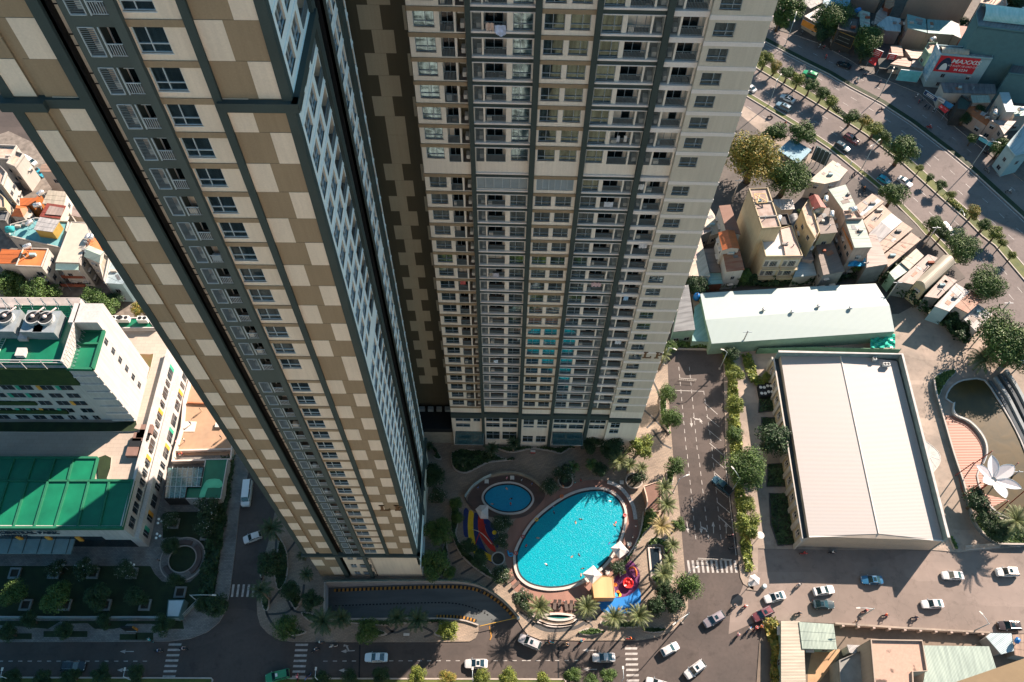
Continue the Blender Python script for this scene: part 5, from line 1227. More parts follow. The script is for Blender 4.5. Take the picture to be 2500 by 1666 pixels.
# added unseen blocks beyond the upper right, shaped to cast shade on the boulevard
for nm,P,l_ in (('a',[(189.3,262),(201.8,250),(214,263),(202,276)],'tall office block beyond the shops, nearer the corner'),('b',[(210.7,237.3),(215,231.5),(240,215),(250,240),(222,252)],'tall office block beyond the right edge'),('c',[(146,322),(160,306),(172,292),(180,302),(160,334)],'tall office block beyond the top edge')):
 P=[Vector((x,y,0)) for x,y in P]
 if nm == 'c': a_,b_=q('14',330,370),q('14',690,585);S8=Vector((82.4,82.4,0));P=[b_+S8,b_+S8+Vector((14,14,0)),a_+S8+Vector((14,14,0)),a_+S8]
 c=sum(P,Vector())/len(P);root=thing('shade_block',c,l_,'building',None);b=MB();b.prism(P,0,70);b.build('wall',WALLC['grey'],root);b=MB();n_=len(P)
 for k in range(18):
  for i in range(n_): u=(P[(i+1) % n_]-P[i]).normalized();o_=Vector((u.y,-u.x,0))*.05;a,c2=P[i]+u+o_,P[(i+1) % n_]-u+o_;b.quad((a.x,a.y,3+k*3.7),(c2.x,c2.y,3+k*3.7),(c2.x,c2.y,5+k*3.7),(a.x,a.y,5+k*3.7))
 b.build('window_band',HGLASS,root)
# signs and awnings along the shops
def board(t,a,c,z0,z1,label,m,txt=None,tm=None,cat='sign',name='signboard',size=.6,shear=0,tilt=0.0,lines=1,marks=0,mm=None):
 A,B_=q(t,*a,z1),q(t,*c,z1);F=FR((A.x,A.y,0),(B_-A));L=(B_-A).length
 if F.N.dot(CAMV-A) < 0: F.N=-F.N
 root=thing(name,F.p(L/2,0,.1),label,cat);b=MB();F.box(b,0,L,z0,z1,0,.18);b.build('panel',m,root)
 b=MB();F.box(b,-.06,L+.06,z0-.06,z0,-.02,.2);F.box(b,-.06,L+.06,z1,z1+.06,-.02,.2);F.box(b,-.06,0,z0,z1,-.02,.2);F.box(b,L,L+.06,z0,z1,-.02,.2);b.build('frame',WFRAME if name != 'black_board' else YPAINT,root)
 if marks:
  b=MB();rk_=random.Random(marks)
  for i in range(marks):
   u=L*.2
   while u < L*.8:
    du=rk_.uniform(.12,.3);zc_=z1-(z1-z0)*(i+1)/(marks+1);F.box(b,u,u+du,zc_-.13,zc_+.13,.18,.2);u += du+.07
  b.build('faded_lettering',mm,root)
 if txt:
  for i,s in enumerate(txt):
   text(s,F,L/2,z1-(z1-z0)*(i+.5)/len(txt),(z1-z0)/len(txt)*size,.2,tm,root,shear=shear)
 return root
BLK=mat('sign_black',(.008,.01,.01));REDS=mat('sign_red',(.52,.03,.03));TEALS=mat('sign_teal',(.12,.42,.46));NAVY=mat('sign_navy',(.01,.03,.09));ORS=mat('sign_orange',(.6,.25,.04))
board('I',(735,530),(1055,660),3.2,7.2,'black signboard with a yellow border under the dark shop house',BLK,name='black_board',marks=2,mm=mat('sign_grey_letters',(.12,.13,.12)))
board('I',(150,330),(420,470),1.8,4.0,'orange and white sign band on the front of the shop beneath the white roof',ORS)
board('I',(1390,840),(1545,900),2.8,5.2,'left red and white banner over the street stalls',REDS,marks=3,mm=SW_);board('I',(1640,930),(1790,950),2.8,5.2,'right red and white banner over the street stalls',REDS,marks=3,mm=SW_)
board('14',(1120,475),(1265,490),.6,4.6,'turquoise hoarding covered with dark vehicle silhouettes',TEALS)
F=None
board('K',(150,150),(262,222),3.2,4.6,'red and navy shop sign with a round white emblem',NAVY,marks=2,mm=SW_);board('K',(265,205),(330,242),3.0,4.2,'white shop sign next to the navy sign',SW_,marks=1,mm=NAVY)
def awning(t,pts,z,label,m,txt=None):
 P=[q(t,x,y,z+dz) for (x,y),dz in zip(pts,(0,0,-.7,-.7))];c=sum(P,Vector())/4;root=thing('awning',(c.x,c.y,0),label,'awning')
 b=MB();e=Vector((0,0,.06));b.hexa([P[0],P[1],P[3],P[2],P[0]+e,P[1]+e,P[3]+e,P[2]+e]);b.build('canvas',m,root);b=MB()
 for p in (P[2],P[3]): b.tube([(p.x,p.y,.1),(p.x,p.y,p.z)],.05,5)
 b.build('post',DFRAME,root)
 if txt:
  U=(P[1]-P[0]).normalized();V=(P[0]-P[3]).normalized();ctr=sum(P,Vector())/4+Vector((0,0,.08))
  class FF:
   def p(s,u,zz,d): v=ctr+U*u+V*zz+Vector((0,0,d));return tuple(v)
  text(txt,FF(),0,0,(P[1]-P[0]).length*.2,0,SW_,root,shear=.3)
awning('K',[(290,278),(365,335),(325,365),(262,305)],3.2,'red awning with white script lettering beside the blue one',REDS,'Coca-Cola');awning('K',[(330,245),(408,290),(370,325),(300,275)],3.2,'blue awning among the shaded shops',mat('awning_blue',(.05,.22,.4)))
awning('I',[(1330,1000),(1480,1010),(1400,1150),(1280,1080)],3.0,'dark red awning with white script at the street corner',REDS,'Coca-Cola')
awning('K',[(640,575),(765,640),(740,668),(625,600)],3.0,'pale teal awning behind the tall street lamp',TEALS)
awning('14',[(960,400),(1080,400),(1100,480),(970,470)],3.2,'wide dark canvas shelter between the banners and hoarding',mat('dark_canvas',(.05,.055,.05)))
S('14',[(1050,320),(1120,320),(1130,385),(1060,380)],4,'small light brown shed roof above the banners','pink','tan','shed','shed',name='shed',win=False)
S('14',[(1150,345),(1280,350),(1290,410),(1190,400)],4,'tan roof to the right of the banners','pink','tan','shed','shed',name='shed',win=False)
S('14',[(1110,405),(1220,400),(1200,465),(1050,440)],3.4,'striped brown and white roof above the vehicle hoarding','pink','brown','shed','shed',name='shed',win=False)
S('14',[(1205,400),(1300,430),(1270,470),(1190,460)],3.6,'pale salmon roof scrap beside the mural hoarding','pink','pinkg','shed','shed',name='shed',win=False)
# ---- houses at the left edge
S('E',[(-200,60),(180,78),(95,215),(-200,200)],9,'white row house at the top left with a tiled terrace','white',flatm('terrace_old',(.3,.25,.2)),'flat',para=.7)
S('E',[(75,258),(170,135),(250,162),(160,290)],9.5,'white row house with planted balcony terraces and orange front','white',M_['terrace_old'],'flat',para=.7,wk=dict(every=1.8))
S('E',[(-60,420),(-20,250),(75,345),(30,470)],9.0,'white row house with green shutters at the left edge','white',flatm('terrace_old'  ,(.3,.25,.2)),'flat',para=.7,wk=dict(every=1.8))
S('E',[(-60,700),(-60,500),(55,600),(60,700)],8,'white house with blue barred windows at the left edge','cream',M_['terrace_old'],'flat',wk=dict(every=1.8))
S('E',[(205,600),(355,598),(412,560),(330,672),(208,672)],7,'small orange tiled roof in the left houses','orange','orange','shed',over=.1)
S('E',[(120,775),(170,672),(292,690),(235,782)],7,'orange hipped roof in the left houses','white','orange','hip',ridge=1.3)
S('E',[(490,255),(565,260),(600,330),(410,330),(430,265)],8.5,'tan roof of the tallest white-walled house by the tower edge','white','tan','shed',wk=dict(every=6))
S('E',[(495,525),(668,540),(640,668),(437,650)],7.5,'plain cream roof in the middle of the left houses','white','cream','shed')
S('E',[(482,655),(657,680),(602,800),(410,780)],8.0,'red and white patched roof below the cream roof','white','red','shed')
b=MB();P=[q('E',x,y,8.45) for x,y in [(500,670),(645,695),(620,770),(455,755)]];b.prism(P,8.38,8.45);tag(b.build('roof_sheet',roofm('pinkg',1.4)),'pale sheet lying over the red roof of the left houses','roof sheet')
S('E',[(95,985),(110,870),(370,800),(620,830),(700,840),(620,1105)],8.0,'long white house with roof terrace and yellow attic box','white',flatm('terrace_blue',(.12,.3,.32)),'flat',para=.5,wk=dict(every=3.5))
S('E',[(410,795),(592,830),(527,935),(352,912)],11.0,'yellow attic box with greyish roof on the long white house','yellow','white','shed',zb=8.1,win=False)
S('E',[(240,1100),(492,1108),(422,1292),(162,1282)],11,'white corner house with orange flat roof','white',flatm('orange_flat_roof',(.48,.15,.045),var=.14,scale=.4),'flat',para=.35,wk=dict(every=2.4,wd=1.3,hh=1.5))
S('E',[(25,1118),(218,1128),(182,1252),(-20,1252)],10.5,'house with ribbed orange sloping roof at the lower left','white','orange','shed',ang=0,wk=dict(every=2.4))
S('E',[(718,835),(885,840),(918,932),(800,1250),(560,1243)],10,'long plain cream roof with a wavy pipe in the left houses','white',flatm('plain_cream_roof',(.40,.36,.30),var=.06),'flat',para=.15,wk=dict(every=2.4))
S('E',[(910,935),(1000,1000),(1080,1160),(870,1130),(850,1100)],9,'red-orange flat roof with two steel tanks by the tower edge','white',flatm('red_orange_roof',(.56,.2,.08),var=.1),'flat',para=.3)
S('E',[(858,1185),(900,1080),(1042,1140),(1000,1245)],10,'pale green gable roof beside the red-orange roof','white','pgreen','gable',ridge=.8,ang=.3)
S('E',[(1130,1235),(1255,1440),(1230,1460),(1058,1450)],8,'light blue house half hidden by the tower edge','lblue','paleblue','shed',ang=1.2)
S('E',[(1040,1150),(1110,1200),(1055,1440),(1000,1255)],9,'white house with barred windows between the green gable and light blue house','white','cream','flat')
S('E',[(740,680),(800,700),(830,790),(730,770)],6,'low beige roof against the tower edge','beige','pinkg','shed')
S('E',[(0,735),(95,740),(60,830),(-60,820)],7,'grey terrace roof above the teal water containers','grey','grey','flat')
tank('E',430,580,7.8,'steel water tank left of the plain cream roof',ang=.9);tank('E',300,1115,11.4,'steel water tank on the orange flat roof',ang=.5);tank('E',905,1020,9.4,'left one of two steel tanks on the red-orange roof',ang=1.4);tank('E',945,1015,9.4,'right one of two steel tanks on the red-orange roof',ang=1.4);tank('E',320,880,8.6,'steel water tank beside the yellow attic box',ang=1.2);tank('E',400,700,7.8,'white-topped water tank between the orange and red roofs',ang=.2)
tank('E',130,950,8.4,'teal plastic water tank on the terrace of the long white house',mat('teal_tank',(.02,.25,.27)),r=.9,ang=.1)
for y_,lb in ((1375,'upper red balcony front under the green awning'),(1460,'lower red balcony front under the green awning')):
 A,B_=q('E',610,y_,4.5 if y_ < 1400 else 2),q('E',850,y_+3,4.5 if y_ < 1400 else 2);b=MB();b.strip([A,B_],.3,A.z-1,A.z);tag(b.build('balcony_front',WALLC['red']),lb,'balcony front')
awning('E',[(562,1255),(795,1250),(790,1320),(560,1320)],9.6,'pale green sloping awning under the long cream roof',mat('awning_pale_green',(.38,.52,.46)))
# ---- bottom right plot
S('34',[(300,1160),(425,1162),(450,1345),(470,1700),(300,1700)],3.2,'long cream and pale green shed roof beside the bottom bushes','green','cream','shed','shed',name='shed',ang=0.0)
S('34',[(427,1163),(650,1178),(672,1340),(448,1335)],3.4,'pale green striped canopy roof joined to the long shed','green','pgreen','shed','shed',name='shed',ang=1.5)
S('34',[(905,1278),(1258,1282),(1295,1495),(1195,1500),(1215,1900),(960,1900)],11,'tall flat-roofed building with a stained pinkish roof at the bottom','beige',flatm('stained_roof',(.36,.245,.19),c2=(.07,.05,.04),scale=.3,var2=.1,scale2=2.5,ramp=(.37,.43)),'flat','building',name='building',wk=dict(every=5,floor=4))
S('34',[(1260,1325),(1712,1330),(1760,1480),(1800,1900),(1220,1900),(1290,1500)],6.0,'large pale green-white ribbed roof at the bottom right','white','pgreen','shed','hall',name='hall',ang=PI/2,win=False)
S('34',[(690,1420),(855,1350),(900,1900),(720,1900)],5.5,'grey lower wing left of the stained-roof building','grey',flatm('wing_roof',(.2,.21,.2)),'flat','building',name='building',win=False)
S('34',[(755,1318),(850,1320),(800,1365),(770,1362)],4,'little white porch roof above the grey wing','white','white','shed','shed',name='shed',win=False)
S('34',[(1705,1262),(1735,1240),(1865,1240),(1880,1350),(1800,1370)],3.5,'patched grey-white roof at the right end of the lane wall','grey','paleblue','shed','shed',name='shed',win=False)
S('34',[(1885,1250),(2100,1240),(2100,1420),(1900,1380)],3.5,'brown sheet roof at the right edge beside a blue tank','grey','tan','shed','shed',name='shed',win=False)
tank('34',1893,1292,3.6,'small blue water tank at the right edge',TANKB,r=.5,L=.9)
bw=thing('boundary_wall',q('34',1100,1195),'low weathered wall with piers along the bottom of the lane','wall');P=qs('34',[(650,1178),(800,1188),(1100,1208),(1700,1240)])
b=MB();b.strip(P,.25,0,1.6);b.build('wall',WALLC['pink'],bw);b=MB();b.strip(P,.38,1.6,1.72);b.build('coping',CONC2,bw)
for i in range(10): p=lerp_path(P,(i+.5)/10);b=MB();b.box(p.x-.25,p.x+.25,p.y-.55,p.y+.1,0,1.68);b.build('pier',WALLC['pink'],bw)
# ================================================================== HOSPITAL
WW=mat('hospital_white',(.42,.41,.40),var=.03,scale=.3,streak=.12);GRF=mat('green_roof_coating',(.008,.165,.085),c2=(.006,.105,.058),scale=.12,var2=.12,scale2=.5,rough=.4)
GRD=mat('green_roof_kerb',(.008,.12,.065));GPAN=mat('green_facade_panel',(.03,.30,.20));OPAN=mat('orange_facade_panel',(.65,.30,.04));IVY=mat('dark_green_wall',(.012,.035,.008),c2=(.03,.06,.012),scale=.6,var2=.3,scale2=5,bump=.8,bscale=6)
DECKT=brick('deck_tiles',(.36,.31,.26),(.33,.285,.24),(.25,.21,.18),1.5,.9,0,var=.12,nsc=.12)
ho=thing('hospital',(-100,75,0),'white hospital podium with green roofs and lettering on its front','hospital')
ZP,ZD=12.76,11.5
pf=[q('31',830,505,ZP),q('31',905,185,ZP),q('21',1150,840,ZP)]
xr0,xr1=pf[0].x,pf[2].x
p0,p1,p2=pf[0],pf[1],pf[2]
far=q('21',1150,770,ZP)
out=[(p0.x,p0.y),(p1.x,p1.y),(p2.x,p2.y),(p2.x,far.y+6),(-230,far.y+6),(-230,p0.y)]
b=MB();b.prism(out,0,ZD,0,cap=False);b.build('wall',WW,ho)
dk_=[Vector((x,y,0)) for x,y in out]
o=sheet('deck',[dk_],ZD,DECKT,None,ho)
# outer second wall strip on the right side, with windows
FH=FR((p0.x,p0.y,0),(p2-p0))
if FH.N.x < 0: FH=FR((p2.x,p2.y,0),(p0-p2))
LH=(p2-p0).xy.length
b=MB();FH.rect(b,0,LH,ZD-2,ZP,.02,0);FH.box(b,0,LH,ZP-.02,ZP+.1,-.3,.3,0);FH.box(b,0,LH,5.9,6.1,0,1.0,0);FH.box(b,0,LH,0,5.9,.02,.95,0);b.build('side_wall',WW,ho)
rn=random.Random(8)
for zf,d in ((7.4,.0),(1.8,.95)):
 u=1.2
 while u < LH-2:
  wd=rn.choice([1.1,2.2,2.6,1.2]);b=MB();FH.box(b,u,u+wd,zf,zf+2.6,d,d+.08,0);FH.box(b,u+wd/2-.04,u+wd/2+.04,zf,zf+2.6,d,d+.14,1);b.build('window',[HGLASS,HFR],ho)
  if rn.random() < .35: b=MB();FH.box(b,u+wd+.02,u+wd+.85,zf,zf+2.6,d,d+.12,0);b.build('facade_panel',rn.choice([OPAN,GPAN]),ho);u += .9
  u += wd+rn.uniform(.7,1.4)
# front: ribbon window, orange fins, dark ground floor, lettering
FF_=FR((-230,p0.y,0),(1,0,0));UF=lambda x: x+230
def ux(t,x,y): v=onplane(t,x,y,Vector((0,p0.y,0)),Vector((0,-1,0)));return v.x,v.z
xa,za=ux('31',680,572);xb,zb2=ux('31',725,595)
b=MB();FF_.box(b,0,UF(xb),zb2,za,0,.05,0);b.build('window',HGLASS,ho)
for x in (110,310,515): xx,zz_=ux('31',x,572);b=MB();FF_.box(b,UF(xx),UF(xx)+.9,zb2-.2,za+.1,.05,.3);b.build('facade_panel',OPAN,ho)
b=MB();FF_.box(b,0,UF(p0.x)-1.2,.1,4.6,.0,.06);b.build('ground_floor_glazing',[DOORG],ho)
b=MB();FF_.box(b,0,UF(p0.x)+.1,ZP-.3,ZP,-.2,.12);b.build('parapet',WW,ho)
x1_,z1_=ux('31',400,530);x2_,z2_=ux('31',195,545)
NV=mat('navy_letters',(.01,.03,.05))
text('VINMEC CENTRAL PARK',FF_,UF(x1_),z1_-.3,1.7,.45,NV,ho,align='RIGHT',ext=.08,bold=.03);text('INTERNATIONAL HOSPITAL',FF_,UF(x2_),z2_-.75,1.25,.45,NV,ho,align='RIGHT',ext=.08,bold=.02)
# green roofs: raised slab with ribs
def groof(t,pts,z,nx,rows,parent,name='green_roof',th=.6):
 P=qs(t,pts,z+.3);b=MB();b.prism(P,z-.9,z-.1);o=b.build(name,GRF,parent)
 g=MB();g.strip(P+[P[0]],.5,z-.9,z+.25);return P,g
P,g=groof('31',[(-500,30),(660,30),(622,185),(905,185),(830,507),(-500,507)],ZP,0,0,ho)
for x0,y0,x1,y1 in [(500,30,460,185),(375,30,325,185),(235,30,180,185),(95,30,40,185),(-500,188,905,188),(745,190,675,500),(605,190,525,500),(465,190,372,500),(325,190,232,500),(185,190,90,500),(50,190,-50,500)]:
 g.strip([q('31',x0,y0,ZP+.3),q('31',x1,y1,ZP+.3)],.4,ZP-.2,ZP+.24)
g.build('roof_kerb',GRD,ho)
b=MB();cp=[q('31',465,607,5.0),q('31',450,690,5.0)];b.box(-230,cp[1].x+1,cp[1].y,p0.y,4.7,5.0)
for i in range(40): x=cp[1].x-i*3.0;b.box(x-.06,x+.06,cp[1].y,p0.y,5.0,5.12,1)
b.build('entrance_canopy',[mat('canopy_metal',(.16,.24,.25),var=.1),DARKG2],ho)
# planter beds and rooftop things on the deck
for t,pts,lb in (('21',[(880,885),(1030,880),(1050,890),(1010,1040),(975,1045),(900,960)],'reddish soil planter'),('31',[(680,35),(765,38),(735,178),(680,178)],'green planter'),('21',[(-300,1345),(780,1345),(935,1335),(920,1385),(890,1405),(-300,1405)],'long dark planter')):
 P=smooth(qs(t,pts,ZD),True,2);b=MB();b.prism(P,ZD,ZD+.35,0,1);b.build('planter_bed',[KERB,mat('planter_red_soil',(.16,.075,.04),c2=(.07,.09,.02),scale=.25) if 'reddish' in lb else LAWN],ho)
for i,(x,y) in enumerate([(950,1440),(975,1420),(1000,1385),(925,1480),(905,1540)]):
 b=MB();c=q('21',x,y,ZD+1);b.box(c.x-1.2,c.x+1.2,c.y-1,c.y+1,ZD,ZD+1.2);b.build('skylight',BLACK if i % 2 else mat('brown_box%d' % i,(.18,.11,.09)),ho)
# tower block
ZH=34.1
A0=q('H',990,885,ZH);A1=q('H',1110,480,ZH);A2=q('H',855,480,ZH);A3=q('H',725,885,ZH)
hx=thing('hospital_tower',((A0.x+A3.x)/2,A0.y+8,0),'tall white hospital block with green walls and open rooftop machinery','hospital')
yb=A1.y
b=MB();b.prism([(A0.x,A0.y),(A1.x,A1.y),(A2.x,A2.y),(A3.x,A3.y)],ZD,ZH,0,1);b.build('stair_block',[WW,GRF],hx)
g=MB();Pq=[A0,A1,A2,A3];g.strip(Pq+[A0],.5,ZH-.2,ZH+.6);g.strip([A0.lerp(A1,.66),A3.lerp(A2,.66)],.4,ZH,ZH+.5);g.build('roof_kerb',GRD,hx)
bk=q('H',990,265,ZH+4)
b=MB();b.box(A2.x-1,A1.x,yb,yb+4.5,ZD,ZH+3.4);b.build('rear_block',WW,hx)
for i in range(6):
 F_=FR((A0.x,A0.y,0),(A1-A0));
 if F_.N.x < 0: F_=FR((A1.x,A1.y,0),(A0-A1))
 z=ZD+2.2+i*3.6;b=MB();Lr=(A1-A0).length;uu=uz(F_,'H',1510,1085)[0];F_.box(b,uu-.6,uu+.6,z,z+1.5,.01,.06,0);F_.box(b,uu-.03,uu+.03,z,z+1.5,.06,.09,1);b.build('window',[HGLASS,HFR],hx)
FB=FR((A3.x,A3.y,0),(A0-A3));LB=(A0-A3).length
if FB.N.y > 0: FB=FR((A0.x,A0.y,0),(A3-A0))
b=MB()
for i in range(7): z=ZD+.6+i*3.2;FB.box(b,0,LB,z,z+.5,0,.25)
b.build('ribbed_cladding',mat('pale_cladding',(.46,.45,.44)),hx)
XM=A3.x-.2;YM=A3.y+.4;ZS=ZH+3.4
b=MB();b.box(-240,XM,YM,yb+4.5,ZD,ZH,0);b.build('main_block',[WW],hx)
FM2=FR((-240,YM,0),(1,0,0));UM=lambda x: x+240
b=MB();FM2.box(b,0,UM(XM),ZH-6.4,ZH+.1,.05,.4);b.build('green_wall',IVY,hx)
for zf in (ZD+1.0,ZD+5.0): b=MB();FM2.box(b,0,UM(XM)-7-(zf-ZD)*1.2,zf+2.2,zf+3.6,.05,.35);b.build('green_wall',IVY,hx)
for fi in range(5):
 z=ZD+.3+fi*3.35;u=UM(XM)-2.6;rn=random.Random(fi)
 while u > UM(-128):
  wd=rn.choice([2.4,1.2,2.4]);b=MB();FM2.box(b,u-wd,u,z,z+1.7,.02,.1,0);FM2.box(b,u-wd/2-.04,u-wd/2+.04,z,z+1.7,.1,.14,1);b.build('window',[HGLASS,HFR],hx)
  if rn.random() < .45: b=MB();FM2.box(b,u-wd-.8,u-wd-.03,z,z+1.7,.02,.14);b.build('facade_panel',OPAN if rn.random() < .45 else GPAN,hx)
  u -= wd+rn.uniform(1.1,1.9)
# roof level of the main block: green coating strips, screens, coolers
b=MB();b.box(A3.x-14.5,A3.x-1,YM+.6,YM+14,ZH+.02,ZH+.9,0);b.build('roof',GRF,hx)
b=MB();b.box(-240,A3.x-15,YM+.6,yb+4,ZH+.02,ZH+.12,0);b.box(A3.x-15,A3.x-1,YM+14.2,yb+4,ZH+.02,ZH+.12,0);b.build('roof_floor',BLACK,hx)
SCR=corr('white_louvre_screen',(.55,.53,.52),0,.5,(.5,.48,.47),stain=.05)
s0,s1=q('H',640,795,ZS),q('H',857,132,ZS)
b=MB();b.hexa([(s0.x,s0.y,ZH),(s1.x,s1.y,ZH),(s0.x+.25,s0.y,ZH),(s1.x+.25,s1.y,ZH),(s0.x,s0.y,ZS),(s1.x,s1.y,ZS),(s0.x+.25,s0.y,ZS),(s1.x+.25,s1.y,ZS)]);b.build('roof_screen',WW,hx)
b=MB()
for i in range(18):
 p=s0.lerp(s1,i/17);b.tube([(p.x+.3,p.y,ZH+.2),(p.x+1.2,p.y,ZH+.2),(p.x+.3,p.y,ZS)],.05,4)
b.build('screen_brace',DFRAME,hx)
b=MB()
for i in range(9): z=ZH+.2+i*.42;b.box(-240,s1.x,s1.y-.1,s1.y+.05,z,z+.2)
for i in range(24): x=s1.x-i*2.6;b.box(x-.08,x+.08,s1.y-.2,s1.y-.1,ZH,ZS+.2,1);b.tube([(x,s1.y-.2,ZS-.3),(x+.6,s1.y-2.2,ZH)],.06,4,1)
b.build('slatted_screen',[mat('screen_slat',(.5,.45,.43)),WFRAME],hx)
b=MB();b.tube([(-240,YM-.3,ZS),(s0.x,YM-.3,ZS)],.14,6);b.tube([(-240,YM-.3,ZS-.9),(s0.x,YM-.3,ZS-.9)],.1,6)
for i in range(16): x=s0.x-i*4;b.tube([(x,YM-.3,ZH),(x,YM-.3,ZS)],.09,5)
b.build('guard_rail',WW,hx)
for i,(x,y) in enumerate([(90,360),(385,365),(515,370)]):
 c=q('H',x,y,ZH+3.0);ct=thing('cooling_tower',(c.x,c.y,ZH+.1),'%s large rooftop cooling tower from the left on the hospital' % ORD[i],'cooling tower','cooling towers on the hospital roof')
 b=MB();b.box(-2.1,2.1,-2.9,2.2,.3,3.4);b.build('casing',mat('galvanised_casing',(.26,.30,.32),var=.15,rough=.5,metal=.3),ct,False,False)
 b=MB();b.lathe((0,0,3.4),[(1.5,0),(1.4,.5),(1.55,.9)],20);b.lathe((0,0,4.31),[(1.35,-.01),(1.35,0)],20,1);b.build('fan_shroud',[mat('pale_shroud',(.34,.36,.36)),BLACK],ct,False,False)
 b=MB();b.tube([(0,0,4.6),(1.9,1.9,4.9)],.14,8);b.ball((0,0,4.6),.45,.45,.3);b.build('fan_motor',mat('motor_pink_white',(.5,.42,.4)),ct,True,False)
for i,(x,y) in enumerate([(255,525),(225,700)]):
 c=q('H',x,y,ZH+1.5);ob=thing('equipment_cabinet',(c.x,c.y,ZH),('upper' if i == 0 else 'lower')+' pale grey cabinet on the hospital roof','cabinet')
 b=MB();b.box(-.9,.9,-.9,.9,.4,1.8);b.build('casing',WW,ob,False,False);b=MB();b.box(-.8,-.6,-.8,.8,0,.4);b.box(.6,.8,-.8,.8,0,.4);b.build('foot',DFRAME,ob,False,False)
pg=thing('pipe_run',(A3.x-20,YM+9,ZH),'pipes and cable ladder running across the hospital roof','pipes')
for j in range(4): b=MB();b.tube([(-30,2+j*.7,.6),(4.5,2+j*.7,.6)],.16,6);b.build('pipe',WFRAME if j % 2 else DFRAME,pg,True,False)
b=MB()
for k in range(2): b.tube([(5.2+k*.9,-8,1.2),(6.4+k*.9,5,1.2)],.07,5)
for i in range(26): y=-8+i*.5;xx=5.2+(i/26)*1.2;b.tube([(xx,y,1.2),(xx+.9,y,1.2)],.04,4)
b.build('cable_ladder',mat('pale_ladder',(.4,.5,.4)),pg,False,False)
# rear service strip behind the hospital
S('21',[(700,680),(760,625),(1010,625),(1060,690),(1060,698),(720,700)],12.6,'long green-roofed strip behind the hospital deck with air conditioners',WW,GRF,'flat','building',name='annex',win=False,para=.25)
for i,(x,y) in enumerate([(805,645),(858,645),(985,648)]): acbox('21',x,y,12.9,'%s air conditioner from the left on the strip behind the hospital' % ORD[i],0,2,1.5)
# kiosk with glass roof
KZ=3.4
r,P=house('O',[(795,145),(1160,140),(1045,778),(470,778),(505,585),(712,580)],KZ,'low pavilion with green roof and a glazed half beside the garden',WW,GRF,'flat','pavilion',name='pavilion',win=False,para=.2)
r,P=house('O',[(190,265),(770,262),(712,580),(505,585),(470,768),(130,768)],KZ+.5,'glass roofed half of the garden pavilion with a metal grid','dark',glassm('kiosk_glass',(.06,.13,.13),rough=.12,var=.4),'flat','pavilion',name='glass_roof',win=False,para=.08)
b=MB()
for k in range(1,7): a=P[0].lerp(P[1],k/7);c=P[5].lerp(P[5]+(P[1]-P[0])*1.0,k/7);y1=P[5].y if k < 4 else P[3].y;dx=(P[5].x-P[0].x)*((a.y-y1)/(P[0].y-P[5].y));b.tube([(a.x,a.y,KZ+.58),(a.x+dx,y1,KZ+.58)],.06,4)
for k in (.33,.62): a=P[0].lerp(P[5],k);b.tube([(a.x,a.y,KZ+.58),(a.x+(P[1].x-P[0].x)*(1 if k < .5 else .97),a.y,KZ+.58)],.06,4)
b.build('glazing_bar',WFRAME,r)
b=MB();P=[q('31',x,y,KZ+.1) for x,y in [(1360,300),(1395,210),(1430,180),(1500,180),(1522,215),(1500,240),(1420,240),(1400,300)]];b.add([(p.x,p.y,KZ+.09) for p in smooth(P,True,2)],[list(range(len(P)*2))]);o=b.build('puddle',mat('pale_green_stain',(.10,.48,.28)));tag(o,'pale dried puddle stain on the pavilion green roof','stain')
S('31',[(1150,1005),(1262,1003),(1225,1122),(1138,1122)],2.8,'small guard hut with flat pale roof at the garden corner','teal',flatm('pale_blue_roof',(.38,.48,.52),var=.05),'flat','hut',name='hut',para=.08,win=False)
# ================================================================== VEGETATION
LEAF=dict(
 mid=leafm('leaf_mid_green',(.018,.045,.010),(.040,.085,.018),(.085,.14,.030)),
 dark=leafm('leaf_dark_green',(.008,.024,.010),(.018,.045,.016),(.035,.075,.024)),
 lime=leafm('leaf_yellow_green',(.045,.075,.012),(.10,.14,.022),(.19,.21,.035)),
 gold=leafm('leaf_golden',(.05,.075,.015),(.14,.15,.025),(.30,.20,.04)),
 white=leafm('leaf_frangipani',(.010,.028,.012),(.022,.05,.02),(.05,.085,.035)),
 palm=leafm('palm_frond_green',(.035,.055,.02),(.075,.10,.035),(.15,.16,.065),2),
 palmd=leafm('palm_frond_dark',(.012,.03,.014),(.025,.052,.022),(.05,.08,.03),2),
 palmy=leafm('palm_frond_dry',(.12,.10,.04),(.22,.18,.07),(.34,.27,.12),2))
BARK=mat('tree_bark',(.12,.09,.065),var=.2,coord='obj');PBARK=mat('palm_bark',(.16,.12,.085),var=.2,coord='obj');BLOSSOM=mat('white_blossom',(.75,.75,.7),var=.02)
